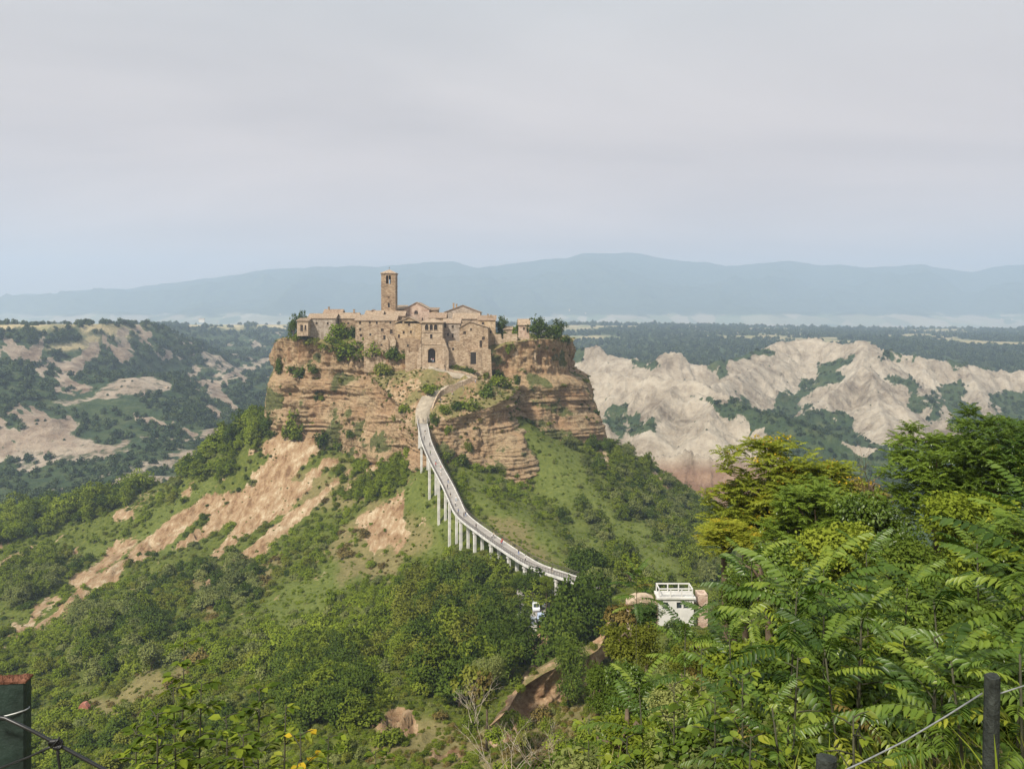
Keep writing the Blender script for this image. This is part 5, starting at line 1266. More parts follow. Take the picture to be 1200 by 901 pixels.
kind = np.where(kn > .45, 2, np.where(kn > -.1, 0, np.where(kn > -.5, 3, 1)))
kind = np.where((rng.random(len(gx_)) < .12), 4, kind); kind = np.where((md_ > .5) & (rng.random(len(gx_)) < .35), 5, kind)
kind = np.where((gpx > 640) & (kind == 2), 0, kind); kind = np.where((gpx > 640) & (rng.random(len(gx_)) < .35), 4, kind)
is_tree = np.zeros(len(gx_), bool); tkind = np.array(['mid'] * len(gx_), dtype=object)
for poly, pr, (r0, r1), kinds in tree_zones:
    m = in_poly(gpx, gpy, poly)
    sel_t = m & (rng.random(len(gx_)) < pr * (sp * sp) / (np.pi * ((r0 + r1) / 2 * .62) ** 2))
    sel_t &= mb_ < .5; is_tree |= sel_t; size[sel_t] = rng.uniform(r0, r1, sel_t.sum()); tkind[sel_t] = rng.choice(np.array(kinds, dtype=object), sel_t.sum())
keep = (rng.random(len(gx_)) < dens) | (is_tree & (ms < .6) & (dd > 5))
gx_, gy_, gz_, gpx, gpy, size, kind, is_tree, tkind = [a[keep] for a in (gx_, gy_, gz_, gpx, gpy, size, kind, is_tree, tkind)]
KN = ['mid', 'dark', 'bright', 'olive', 'grey', 'dry']
WORD = {'mid': 'mid green', 'dark': 'dark green', 'bright': 'bright green', 'olive': 'olive green', 'grey': 'grey green', 'dry': 'brown dry'}
vis = (gpx > -20) & (gpx < 1220) & (gpy < 930) & (gpy > 380)
for i in np.where(vis)[0]:
    hh = hill_hit(gpx[i], gpy[i] - 3)
    if hh is not None and hh[1] < gy_[i] - 8: vis[i] = False
def zone_of(px, py, y):
    if px > 690 and y < 200: return 'among the trees below the white building'
    if py < 600 and px < 330: return 'on the ridge left of the rock' if px > 200 else 'on the wooded ridge at far left'
    if px > 600 and py < 690 and y > 205: return 'on the slope right of the bridge' if px < 740 else 'along the right ridge against pale clay'
    if px > 630 and y > 120: return 'in the clump beside the car park'
    if y < 135: return 'on the near slope at bottom left' if px < 430 else 'around the bare clay at the bottom'
    if px < 300 and py < 690: return 'between the bare clay strips at left'
    if px < 150: return 'on the lowest slope at far left'
    if px < 300: return 'on the slope below the clay scarp'
    if py < 640: return 'on the slope left of the bridge'
    if px > 540 and py < 740: return 'at the foot of the lowest pillars'
    if px > 540: return 'left of the gully below the cars'
    if px > 460: return 'in the dark wood below the bridge' if py > 720 else 'just below the meadow under the bridge'
    return 'in the hollow below the pale clay' if py < 740 else 'in the hollow above the bottom clay'
app = size / gy_ * vis
shr = np.where(~is_tree)[0]; trs = np.where(is_tree)[0]
# one list of individuals for each sort of plant, the largest in the picture first
ind_s = shr[np.argsort(-app[shr])][:285]; ind_t = trs[np.argsort(-app[trs])][:240]
protos = []
for i in ind_s:
    z = zone_of(gpx[i], gpy[i], gy_[i]); k = KN[kind[i]]; sw_ = 'wide ' if size[i] > 2.0 else ('small ' if size[i] < 1.5 else '')
    put_shrub(k, gx_[i], gy_[i], gz_[i], size[i] * 1.15, '%s%s shrub %s' % (sw_, WORD[k], z), '%s%s shrubs %s' % (sw_, WORD[k], z), R.uniform(.75, 1.15))
for i in ind_t:
    z = zone_of(gpx[i], gpy[i], gy_[i]); k = tkind[i]; sw_ = 'large ' if size[i] > 3.7 else ('small ' if size[i] < 2.9 else '')
    put_tree(k, gx_[i], gy_[i], gz_[i], size[i], '%s%s tree %s' % (sw_, WORD[k], z), '%s%s trees %s' % (sw_, WORD[k], z), .45, R.uniform(.85, 1.15))
# where a few of one sort grow together, say which one by its place in the row
ORD = ['leftmost', 'second from left', 'third from left', 'fourth from left', 'fifth from left', 'sixth from left', 'seventh from left', 'eighth from left']; NUM = ['', '', 'two', 'three', 'four', 'five', 'six', 'seven', 'eight', 'nine']
rows_ = {}
for o in bpy.data.objects:
    if o.get('group') and o.get('category') in ('shrub', 'tree'): rows_.setdefault(o['group'], []).append(o)
for gname, members in rows_.items():
    n_ = len(members)
    if 2 <= n_ <= 9:
        members.sort(key=lambda o: o.location.x / o.location.y)
        for i_, o in enumerate(members):
            o['label'] = '%s of %s %s' % ('rightmost' if i_ == n_ - 1 else ORD[i_], NUM[n_], gname)
done = set(ind_s.tolist()) | set(ind_t.tolist())
first = {}
for o in bpy.data.objects:
    if o.type == 'MESH' and (o.data.name.startswith('shrub_') or o.data.name.startswith('crown_')) and o.data.name not in first: first[o.data.name] = o
def proto_of(meshes):
    out = []
    for m in meshes:
        if m.name not in first:
            o = obj('shrub' if m.name.startswith('shrub') else 'low_tree', m, None, (R.uniform(-20, 20), 150, -75), None, 1.2); tag(o, 'leafy shrub low in the hollow of the slope', 'shrub', 'hidden shrubs in the hollow'); first[m.name] = o
        out.append(first[m.name])
    return out
PS = proto_of([SHRUB[k][j] for k in KN for j in (0, 1)]); PT = proto_of([CROWN[k][j] for k in ('mid', 'dark', 'bright', 'olive', 'grey') for j in (0, 1)])
rest = np.array([i for i in range(len(gx_)) if i not in done])
ids = np.where(is_tree[rest], len(PS) + 2 * np.array([('mid', 'dark', 'bright', 'olive', 'grey').index(t) for t in tkind[rest]]) + rng.integers(0, 2, len(rest)), 2 * kind[rest] + rng.integers(0, 2, len(rest)))
sr = size[rest] * 1.1
scatter('undergrowth', 'mass of small shrubs covering the hillside', np.column_stack([gx_[rest], gy_[rest], gz_[rest] - .15 * sr]), np.column_stack([sr * rng.uniform(.8, 1.3, len(sr)), sr * rng.uniform(.7, 1.25, len(sr)), sr * rng.uniform(.6, 1.25, len(sr))]), rng.uniform(0, 6.28, len(sr)), ids, PS + PT)
# low herbs and tufts over grass, clay and rock top
n = 44000
tpx = rng.uniform(-120, 1320, n); tY = np.exp(rng.uniform(np.log(60), np.log(430), n)); tx = (tpx - CX) / F * tY; tz = hill_h(tx, tY); _, tpy = to_px(tx, tY, tz)
pm = poly_mask(tpx, tpy, soil_polys, 4, 5, 9); kp = rng.random(n) < np.where(pm > .4, .16, .85)
for Vr in (mesa_rim, nose_rim): kp &= ~in_poly(tx, tY, [tuple(p[:2]) for p in Vr])
tx, tY, tz, pm, tpx, tpy = [a[kp] for a in (tx, tY, tz, pm, tpx, tpy)]
mbr = poly_mask(tpx, tpy, bright_polys, 4, 15, 10); mdr = poly_mask(tpx, tpy, dry_polys, 4, 25, 12)
ts = rng.uniform(.18, .7, len(tx)) * np.where(pm > .4, .8, 1)
tk = np.where(mbr > .4, 2, np.where(mdr > .4, rng.choice([3, 5, 3, 0], len(tx)), rng.choice([0, 0, 2, 3, 4], len(tx))))
# the same over the caps
cp_, cs_, ck_ = [], [], []
for Vc, m in ((ncV, 700), (mcV, 1500)):
    pk = Vc[rng.integers(0, len(Vc), m)] + rng.uniform(-.4, .4, (m, 3)) * [1, 1, 0]
    onp = np.zeros(m, bool)
    for q in np.concatenate([(pL + pR) / 2, (p2L + p2R) / 2])[::2]: onp |= np.hypot(pk[:, 0] - q[0], pk[:, 1] - q[1]) < 3.6
    pk = pk[~onp]; cp_.append(pk); cs_.append(rng.uniform(.2, .75, len(pk))); ck_.append(rng.choice([3, 5, 3, 0, 4], len(pk)))
allp = np.concatenate([np.column_stack([tx, tY, tz])] + cp_); alls = np.concatenate([ts] + cs_); allk = np.concatenate([tk] + ck_)
scatter('herbs', 'low herbs and tufts over the slopes', allp - np.array([0, 0, .05]), np.column_stack([alls, alls, alls * rng.uniform(.5, 1.0, len(alls))]), rng.uniform(0, 6.28, len(alls)), 2 * allk + rng.integers(0, 2, len(allk)), PS)
# tufts on the cliff faces
cl = []
for Vc, nr in ((mV, 760), (nV, 300)):
    q = Vc[rng.integers(0, len(Vc), nr * 4)]; nz_ = fbm(q[:, 0] / 9., q[:, 2] / 9., 3, 71); q = q[nz_ > .15][:nr]; cl.append(q)
cl = np.concatenate(cl); cs = rng.uniform(.3, 1.0, len(cl)) * (1 + .8 * (rng.random(len(cl)) < .12))
scatter('cliff_growth', 'tufts rooted in the cliff faces', cl, np.column_stack([cs, cs, cs]), rng.uniform(0, 6.28, len(cs)), 2 * rng.choice([0, 3, 1, 5], len(cs)) + rng.integers(0, 2, len(cs)), PS)

# ------------------------------------------------------------------ woods of the valley beyond
n = 60000
wpx = rng.uniform(-380, 1560, n); wY = np.exp(rng.uniform(np.log(500), np.log(3350), n)); wx = (wpx - CX) / F * wY
ri, ci = val_at(wx, wY); wz = vZ[ri, ci]
msk = m0[ri, ci]; fld = field[ri, ci]; vg = vegb[ri, ci]
wd = fbm(wx / 110., wY / 140., 4, 301)
pr = np.where(wpx < 640, .75 + .6 * wd, np.where(wY > 1350, .9, np.where(vg > .4, .85 + .3 * wd, np.where(vg > .08, .3, .10 + .25 * wd))))
pr = np.where((msk > .5), np.where((wpx > 640) & (vg > .08), .16, np.where(wpx > 640, .02, .012)), pr); pr = np.where(fld > .45, .03, pr)
kp = rng.random(n) < pr
wx, wY, wz, wpx, vg, msk = [a[kp] for a in (wx, wY, wz, wpx, vg, msk)]
wr = rng.uniform(2.4, 5.2, len(wx)) * (wY / 900.0) ** .45 * np.where((wpx > 640) & (wY < 1300), .62, 1.0) * np.where(msk > .5, .5, 1)
fo = []
for j, (m, q) in enumerate(zip(FARM, ((60, 700), (230, 1300), (760, 1600)))):
    z = float(vZ[val_at(np.array([(q[0] - CX) / F * q[1]]), np.array([float(q[1])]))][0])
    o = obj('tree', m, None, ((q[0] - CX) / F * q[1], q[1], z), None, 5.0); tag(o, ('rounded tree above the bare scar at the far left', 'rounded tree on the valley side far left of the rock', 'rounded tree in the wood behind the pale ridges')[j], 'tree'); fo.append(o)
scatter('valley_woods', 'woods and bushes covering the valley sides', np.column_stack([wx, wY, wz]), np.column_stack([wr, wr, wr * rng.uniform(.8, 1.25, len(wr))]), rng.uniform(0, 6.28, len(wr)), rng.integers(0, 3, len(wr)), fo)

# ------------------------------------------------------------------ near growth: fronds, big trees, shrubs, saplings
def frond(pairs, L, leaflet, droop, rise, seed, low=False):
    """a pinnate leaf along +x: leaflets in pairs on an arching stalk"""
    g = np.random.default_rng(seed)
    def at(t): return np.stack([L * t * (1 - .12 * t * t), 0 * t, rise * L * t - droop * L * t * t], -1)
    t = np.linspace(.16, .97, pairs); p = at(t); tg = unit(at(t + .02) - at(t - .02))
    pos, dr = [], []
    for s in (1, -1):
        side = np.array([0., s, 0.])
        a = g.uniform(.55, .85, pairs)[:, None]
        pos.append(p); dr.append(tg * a * .62 + side * (1.0) + np.array([0, 0, -.34]) + g.normal(size=(pairs, 3)) * .1)
    pos.append(at(np.array([.99]))); dr.append(tg[-1:] + [[0, 0, -.2]])
    pos, dr = np.concatenate(pos), np.concatenate(dr)
    ln = leaflet * np.concatenate([np.interp(t, [.1, .4, .8, 1], [.75, 1.0, .9, .6])] * 2 + [np.array([.7])]) * g.uniform(.88, 1.1, len(pos))
    tm = (LANCE[0] * [1.15, 1, 1], LANCE[1]) if not low else (np.array([(0, 0, 0), (.22, .42, .03), (0, 1, -.12), (-.22, .42, .03)], float), np.array([(0, 1, 2, 3)]))
    V, f = leaves(tm, pos, dr, np.tile([0, 0, 1.], (len(pos), 1)), ln)
    if low: return V, f
    k = 9; tt = np.linspace(0, 1, k); c = at(tt); w = .006 * (1.25 - tt)[:, None]
    R_ = np.concatenate([c + w * [0, 1, 0], c + w * [0, -1, 0], c + w * [0, 0, -1.2]]); i = np.arange(k - 1)
    rf = np.concatenate([np.stack([i + a, i + 1 + a, i + 1 + b, i + b], 1) for a, b in ((0, k), (k, 2 * k), (2 * k, 0))])
    return np.concatenate([V, R_]), np.concatenate([f, rf + len(V)])
MAT['stalk'] = simple_mat('green_stalk', (.1, .13, .05), .6, .3, 5)
MAT['stem'] = simple_mat('dark_stem', (.05, .05, .028), .8, .3, 5)
FROND = []
for i in range(7):
    V, f = frond(10 + i % 4, .66 + .09 * (i % 4), .125 + .012 * (i % 4), .22 + .1 * (i % 4), .3, 40 + i)
    FROND.append(mesh_np('leaf', V, f, mats=[LM['deep'] if i < 5 else LM['fresh']]))
FADED = [mesh_np('leaf', *frond(10, .7, .12, .45, .2, 66 + k), mats=[LM[m]]) for k, m in enumerate(('dry', 'yellow', 'mid', 'mid'))]

def ailanthus(px, py, Y, n, label, scale=1.0, seed=0, fresh=False):
    """young tree of heaven: a bare stem and a whorl of long pinnate leaves"""
    g = random.Random(seed); x, y, z = P(px, py, Y); gz = float(hill_h(x, y)); h = max(.7, z - gz)
    t = thing('ailanthus_plant', label, 'plant', (x, y, gz), 0, None)
    b = MB(); lean = (g.uniform(-.12, .12), g.uniform(-.12, .12))
    b.tube([(0, 0, -.3), (lean[0] * .4, lean[1] * .4, h * .5), (lean[0], lean[1], h)], [.012, .010, .007], 6); b.build('stem', MAT['stem'], t, True)
    for i in range(n):
        u = i / max(1, n - 1); a = i * 2.4 + g.uniform(-.25, .25)
        el = math.radians(62 - 78 * u + g.uniform(-8, 8)); zz = h - u * min(h * .55, .9 * scale)
        m = FROND[g.randrange(7) if not fresh else g.choice((5, 6, 1))]
        f = zz / h
        if u > .45 and g.random() < .16: m = g.choice(FADED)
        o = obj('leaf', m, t, (lean[0] * f, lean[1] * f, zz), (g.uniform(-.25, .25), -el * .75, a), scale * g.uniform(.75, 1.1) * (1 - .25 * (1 - u) ** 3))
    return t

A = [(918, 690, 7.4, 20, 'tree of heaven with the bare dark stem in the middle of the near growth', 1.0), (965, 665, 8.6, 20, 'tall tree of heaven behind the bare stemmed one', 1.05), (1052, 690, 8.2, 20, 'tree of heaven whose leaves arch below the big trees', 1.0),
     (1110, 705, 7.6, 18, 'tree of heaven left of the tall fence post, leaves spread flat', 1.0), (1215, 590, 6.0, 20, 'pale fresh tree of heaven leaning in at the right edge', 1.05), (1190, 690, 6.6, 18, 'tree of heaven behind the tall fence post', .95),
     (990, 765, 6.4, 18, 'low tree of heaven in front of the bare stemmed one', .85), (1080, 790, 5.8, 16, 'low tree of heaven beside the wire', .8), (880, 660, 10.5, 18, 'tree of heaven right of the white building', 1.0), (862, 742, 8.2, 18, 'tree of heaven below the white building', .9),
     (800, 735, 9.5, 16, 'tree of heaven with drooping leaves below the terrace of the white building', .8), (1020, 650, 10.5, 16, 'tree of heaven under the brownish treetop', .95), (1150, 640, 9.0, 18, 'tree of heaven among the dark crowns at the right', 1.0), (760, 805, 8.2, 14, 'tree of heaven beside the broken earth bank', .8),
     (925, 835, 6.0, 14, 'tree of heaven sprouting above the short fence post', .7), (1135, 780, 5.4, 15, 'tree of heaven just left of the tall fence post', .75), (1200, 775, 5.0, 14, 'small tree of heaven right of the tall fence post', .75), (850, 835, 6.8, 13, 'small tree of heaven among the round leaved shrubs', .7),
     (1000, 720, 7.0, 16, 'tree of heaven in the middle of the leafy hollow', .9), (1255, 700, 5.6, 16, 'tree of heaven cut off by the right edge', .95), (745, 668, 26, 18, 'lone sapling with a tuft of leaves in front of the slope', 1.3)]
for i, (px, py, Y, n, lab, s) in enumerate(A): ailanthus(px, py, Y, n, lab, s, 900 + i, i in (4, 12))

# big crowns
FL = [frond(7, .62, .19, .35, .3, 70 + i, True) for i in range(4)]
def frond_crown(name, mat, seed, r, tips, per, extra=None):
    g = np.random.default_rng(seed); L = np.array(lobes_for(15, r, seed, .95, .0, (.26, .42)))
    pk = g.choice(len(L), tips, p=L[:, 3] ** 2 / (L[:, 3] ** 2).sum()); d = unit(g.normal(size=(tips, 3)) + [0, 0, .35])
    tip = L[pk, :3] + d * L[pk, 3:4] * g.uniform(.7, 1.1, (tips, 1))
    Vs, Fs, mi, off = [], [], [], 0
    for i in range(tips):
        a0 = g.uniform(0, 6.28)
        for j in range(per):
            V, f = FL[g.integers(4)]; a = a0 + j * 6.28 / per + g.uniform(-.3, .3); el = g.uniform(-.35, .75)
            Rm = np.array(Matrix.Rotation(a, 3, 'Z') @ Matrix.Rotation(-el, 3, 'Y')); V2 = (V * g.uniform(.7, 1.15)) @ Rm.T + tip[i]
            Vs.append(V2); Fs.append(f + off); mi.append(np.full(len(f), 0)); off += len(V2)
        if extra and g.random() < extra[1]:                       # seed clusters on the tips
            m = 26; q = tip[i] + [0, 0, .22] + g.normal(size=(m, 3)) * [.16, .16, .1]
            V, f = leaves(DIAMOND, q, g.normal(size=(m, 3)), np.tile([0, 0, 1.], (m, 1)), np.full(m, .13))
            Vs.append(V); Fs.append(f + off); mi.append(np.full(len(f), 1)); off += len(V)
    me = mesh_np(name, np.concatenate(Vs), np.concatenate(Fs), mats=[LM[mat], LM[extra[0] if extra else mat]], mat_idx=np.concatenate(mi), smooth=True)
    return me, L
def ovate_crown(name, mat, seed, r, n, size, nl=14):
    L = lobes_for(nl, r, seed, .95, 0.0, (.27, .44)); V, f = leaf_cloud(L, n, size, seed, OVATE, .45)
    return mesh_np(name, V, f, mats=[LM[mat]], smooth=False), np.array(L)
BIG = {'yellow': frond_crown('crown_of_seed_clusters', 'yellow', 11, 3.3, 430, 6, ('gold', .16)), 'fernA': frond_crown('crown_of_fronds', 'fresh', 12, 3.2, 460, 6), 'fernB': frond_crown('crown_of_fronds', 'deep', 13, 3.2, 430, 6, ('yellow', .12)),
       'leafA': ovate_crown('crown_of_leaves', 'mid', 14, 3.0, 6500, .24), 'leafB': ovate_crown('crown_of_leaves', 'fresh', 15, 3.0, 6500, .22), 'leafC': ovate_crown('crown_of_leaves', 'dark', 16, 3.0, 6500, .22), 'leafD': ovate_crown('crown_of_leaves', 'olive', 17, 3.0, 5200, .2),
       'leafE': ovate_crown('crown_of_leaves', 'grey', 19, 3.0, 6000, .2), 'brown': ovate_crown('crown_of_dry_leaves', 'dry', 18, 2.6, 3200, .2)}
def limbs(L, base, seed):
    g = random.Random(seed); b = MB(); top = Vector((0, 0, float(L[:, 2].mean())))
    b.tube([(0, 0, base), (.1, .05, base * .5), (0, 0, 0), tuple(top)], [.2, .16, .12, .06], 7)
    for l in L:
        q = Vector(l[:3]); s = Vector((0, 0, g.uniform(-.6, .8)))
        b.tube([s, s.lerp(q, .5) + Vector((0, 0, .25)), q], [.075, .045, .018], 5)
    return b
def big_tree(px, py_top, Y, hw, sort, label, hr=1.0, seed=0, name='tree'):
    me, L = BIG[sort]; r0 = 3.2; s = hw * Y / F / r0
    x, y, ztop = P(px, py_top, Y); zc = ztop - 1.35 * r0 * s * hr; gz = float(hill_h(x, y))
    t = thing(name, label, 'tree', (x, y, min(gz, zc - .5)), 0); zl = zc - t.location.z
    obj('crown', me, t, (0, 0, zl), (0, 0, R.uniform(0, 6.28)), (s, s, s * hr))
    b = limbs(L * s * [1, 1, hr, 1], -zl - .5, seed); o = b.build('trunk', MAT['bark'], t, True); o.location = (0, 0, zl)
    return t
BT = [(918, 503, 36, 92, 'yellow', 'big yellow green tree in front of the pale ridges', .85), (848, 604, 34, 44, 'yellow', 'yellow tipped low bough tree at the left of the big yellow green tree', .6), (872, 560, 37, 60, 'yellow', 'yellow green tree filling the left shoulder of the big one', .8),
      (960, 560, 32, 70, 'fernA', 'green feathery tree in front of the big yellow green tree', .9), (1018, 548, 34, 34, 'brown', 'brownish treetop between the big crowns', .9), (1040, 560, 29, 62, 'leafB', 'light green leafy tree under the brownish treetop', 1.0),
      (1098, 500, 30, 70, 'fernA', 'tall feathery green tree right of the brownish treetop', 1.0), (1168, 478, 28, 62, 'fernA', 'tallest feathery tree near the right edge with a tip against the hills', 1.2), (1225, 492, 26, 60, 'fernB', 'deep green feathery tree at the right edge', 1.1),
      (1140, 560, 23, 78, 'leafA', 'wide leafy tree in front of the tall feathery trees', .95), (1210, 590, 19, 76, 'fernB', 'deep green feathery tree low at the right edge', .9), (1060, 625, 20, 70, 'leafC', 'dark leafy tree above the arching leaves', .9), (985, 600, 26, 66, 'leafA', 'leafy green tree below the feathery one', .9),
      (900, 625, 28, 62, 'leafB', 'light leafy tree right of the white building', .9), (858, 672, 24, 34, 'leafC', 'small dark tree hiding the corner of the white building', 1.0), (1130, 660, 15, 90, 'leafC', 'dark tree in the shade behind the tall fence post', .9), (965, 690, 16, 90, 'leafC', 'dark tree behind the trees of heaven', .9),
      (885, 735, 17, 76, 'leafA', 'leafy bush tree below the small dark tree', .9), (806, 718, 62, 30, 'leafB', 'light green tree standing right in front of the white building', 1.0), (757, 704, 60, 24, 'fernB', 'feathery green tree hiding the low wing of the white building', 1.0), (815, 740, 30, 40, 'leafD', 'olive shrubby tree in front of the terrace', .8), (738, 712, 34, 48, 'leafD', 'olive tree left of the terrace in front of the white building', .9), (755, 765, 23, 50, 'leafB', 'light leafy tree above the broken earth bank', .9),
      (815, 772, 16, 62, 'leafE', 'grey green leafy tree below the terrace', .9), (735, 832, 16, 50, 'leafA', 'leafy tree right of the broken earth bank', .9), (820, 835, 12, 80, 'leafE', 'round leaved grey shrub tree at the bottom', .85), (920, 820, 11, 84, 'leafA', 'leafy shrub tree left of the short fence post', .85), (1040, 800, 10, 90, 'leafC', 'dark shrub tree behind the wire', .85),
      (1170, 790, 8.5, 90, 'leafC', 'dark shrub tree behind the tall fence post', .85), (700, 775, 45, 30, 'leafC', 'dark small tree at the top of the broken earth bank', 1.1), (668, 690, 168, 22, 'leafC', 'dark tree crown standing right of the car park', 1.1), (640, 672, 186, 12, 'leafA', 'green tree under the lower end of the bridge', 1.2),
      (665, 745, 120, 32, 'leafC', 'big very dark tree below the car park', 1.3), (570, 760, 112, 26, 'leafE', 'grey green tree with a dry side left of the bare gully', 1.0), (700, 655, 178, 26, 'leafE', 'grey green tree behind the car park', .9), (610, 668, 200, 16, 'leafC', 'dark tree hiding the foot of the lowest pillars', 1.0), (592, 722, 150, 26, 'leafC', 'dark tree left of the bare gully', 1.2)]
for i, (px, py, Y, hw, sort, lab, hr) in enumerate(BT): big_tree(px, py, Y, hw, sort, lab, hr, 500 + i)

# saplings of the lower left, with single leaves as parts
LEAFM = []
for i, m in enumerate(('mid', 'dark', 'fresh', 'gold', 'yellow')):
    tv, tf = OVATE; rr = np.concatenate([tv, [(0.008, -.25, 0), (-.008, -.25, 0)]]); LEAFM.append(mesh_np('leaf', rr, tf, mats=[LM[m]], smooth=True)); 
def sapling(px, py, Y, n, size, kinds, label, spread, length, seed, name='sapling'):
    g = random.Random(seed); x, y, z = P(px, py, Y)
    t = thing(name, label, 'sapling', (x, y, z - length)); gz = float(hill_h(x, y)) - (z - length)
    b = MB(); bend = g.uniform(-.1, .1)
    b.tube([(bend * .5, 0, min(-.1, gz)), (0, 0, 0), (bend * .3, .0, length * .5), (0, 0, length)], [.016, .013, .010, .005], 6)
    tw = []
    for i in range(int(n / 7)):
        h = length * (1 - ((i + .3) / (n / 7)) ** 1.1 * .95); a = i * 2.4; ln = spread * (0.25 + .85 * (1 - h / length)) * g.uniform(.6, 1.1)
        p0 = Vector((0, 0, h)); p1 = p0 + Vector((math.cos(a) * ln, math.sin(a) * ln, ln * g.uniform(.1, .5)))
        b.tube([p0, p0.lerp(p1, .5) + Vector((0, 0, ln * .08)), p1], [.007, .005, .003], 4); tw.append((p0, p1))
    b.build('stem', MAT['stem'], t, True)
    for i in range(n):
        p0, p1 = tw[i % len(tw)]; u = g.uniform(.25, 1.02); q = p0.lerp(p1, u)
        a = math.atan2(p1.y - p0.y, p1.x - p0.x) + g.choice((-1, 1)) * g.uniform(.3, 1.2)
        obj('leaf', LEAFM[g.choice(kinds)], t, q, (g.uniform(-.5, .2), g.uniform(-.5, .5), a - math.pi / 2), size * g.uniform(.65, 1.2))
    return t
sapling(216, 752, 9.0, 110, .12, (1, 1, 0, 1), 'tall dark stemmed sapling at the lower left with a bare tip', .55, 1.9, 1)
sapling(203, 805, 8.4, 120, .125, (1, 1, 0, 1), 'shorter leafy sapling just left of the bare tipped one', .6, 1.7, 2)
sapling(236, 800, 8.8, 90, .12, (0, 1, 1), 'leafy sapling just right of the bare tipped one', .5, 1.6, 21)
sapling(304, 806, 8.6, 150, .11, (0, 1, 1, 1), 'dark stemmed sapling in the middle of the lower left group', .5, 1.6, 3)
sapling(335, 826, 7.4, 70, .105, (4, 4, 2, 4), 'yellow green sapling beside the yellow leaved spray', .22, 1.3, 4)
sapling(352, 858, 6.6, 60, .1, (4, 3, 3, 4), 'spray of yellow and brown leaves at the bottom', .42, 1.0, 5)
sapling(265, 838, 7.6, 130, .11, (0, 1, 1), 'leafy sapling between the two dark stemmed ones', .5, 1.3, 6)
sapling(160, 850, 8.0, 90, .11, (0, 1, 1), 'low leafy sapling near the wire at the lower left', .5, 1.2, 7)
sapling(185, 835, 7.0, 120, .11, (0, 1, 1), 'dense dark sapling low at the left of the bare tipped group', .5, 1.2, 41)
sapling(285, 860, 6.4, 120, .1, (0, 1, 1), 'dense dark sapling at the bottom before the yellow spray', .45, 1.0, 42)
sapling(385, 862, 10, 100, .11, (0, 1, 1), 'dark leafy sapling right of the yellow spray', .55, 1.4, 8)
sapling(690, 842, 9.5, 110, .11, (2, 0, 4), 'light leaved sapling in front of the broken earth bank', .55, 1.6, 9)
sapling(822, 760, 9.0, 130, .115, (0, 2, 0), 'round leaved sapling with a thin stem below the terrace', .6, 2.0, 10)
sapling(790, 800, 8.0, 120, .115, (0, 2, 1), 'round leaved sapling with an orange leaf at its tip', .55, 1.7, 11)
sapling(838, 812, 7.0, 110, .11, (0, 2, 1), 'dark stemmed sapling at the bottom with broad leaves', .55, 1.5, 12)
sapling(735, 862, 8.0, 100, .11, (0, 2, 2), 'broad leaved sapling at the bottom beside the dry grass', .5, 1.3, 13)
sapling(880, 862, 6.0, 90, .1, (0, 2, 4), 'broad leaved sapling left of the short fence post', .45, 1.2, 14)
sapling(440, 880, 12, 100, .13, (0, 1, 2), 'leafy sapling in the middle of the bottom edge', .7, 1.5, 15)

# dead branching shrubs
def dead_shrub(px, py, Y, h, label, seed, mat='bark_pale', n=7):
    g = random.Random(seed); x, y, z = P(px, py, Y)
    t = thing('dead_shrub', label, 'dead shrub', (x, y, z)); 
    def grow(b, p, d, ln, r, depth):
        q = p + d * ln; m = p.lerp(q, .5) + Vector((g.uniform(-1, 1), g.uniform(-1, 1), g.uniform(-.3, .8))) * ln * .1
        b.tube([p, m, q], [r, r * .8, r * .6], 5)
        if depth > 0:
            for _ in range(g.choice((2, 2, 3))):
                e = (d + Vector((g.uniform(-.8, .8), g.uniform(-.8, .8), g.uniform(-.25, .45)))).normalized()
                grow(b, q, e, ln * g.uniform(.55, .8), r * .58, depth - 1)
    for i in range(n):
        b = MB(); d = Vector((g.uniform(-.6, .6), g.uniform(-.5, .5), 1)).normalized()
        grow(b, Vector((g.uniform(-.3, .3), g.uniform(-.2, .2), -h * .3)), d, h * g.uniform(.35, .6), h * .010, 3); b.build('branch', MAT[mat], t)
sapling(935, 770, 6.2, 90, .085, (0, 1, 2), 'round leaved sapling between the trees of heaven', .45, 1.2, 31)
sapling(1010, 745, 6.8, 100, .085, (0, 2, 4), 'light round leaved sapling behind the middle of the wire', .5, 1.3, 32)
sapling(1095, 745, 6.4, 90, .09, (0, 1, 1), 'dark round leaved sapling left of the tall fence post', .45, 1.2, 33)
sapling(870, 790, 6.4, 100, .09, (0, 2, 2), 'fresh round leaved sapling below the white building', .45, 1.3, 34)
sapling(1000, 838, 5.2, 90, .075, (0, 1, 4), 'small leaved sapling at the lower end of the wire', .4, .9, 35)
dead_shrub(1015, 565, 33, 1.6, 'dead twigs poking out of the brownish treetop', 12, 'bark', 4)
dead_shrub(588, 905, 26, 1.8, 'pale dead shrub with bare forked branches at the bottom', 5)
dead_shrub(618, 905, 22, 1.5, 'smaller dead shrub with darker twigs beside the pale one', 6, 'bark', 5)
dead_shrub(640, 895, 24, 1.6, 'third dead shrub, low, in the dry grass', 7, 'bark_pale', 4)
dead_shrub(556, 835, 60, 2.6, 'grey brown dead shrub below the grey green tree', 8, 'bark_pale', 6)
put_shrub('olive', *P(556, 822, 100), 3.0, 'olive creeper mound hanging at the bottom of the dark trees', None, 1.3)
put_shrub('dry', *P(566, 812, 99), 1.5, 'brown dried out creeper on the right side of the olive mound', None, 1.7)
put_shrub('dry', *P(728, 724, 60), 1.1, 'rust brown dry bush left of the terrace', None, .9)

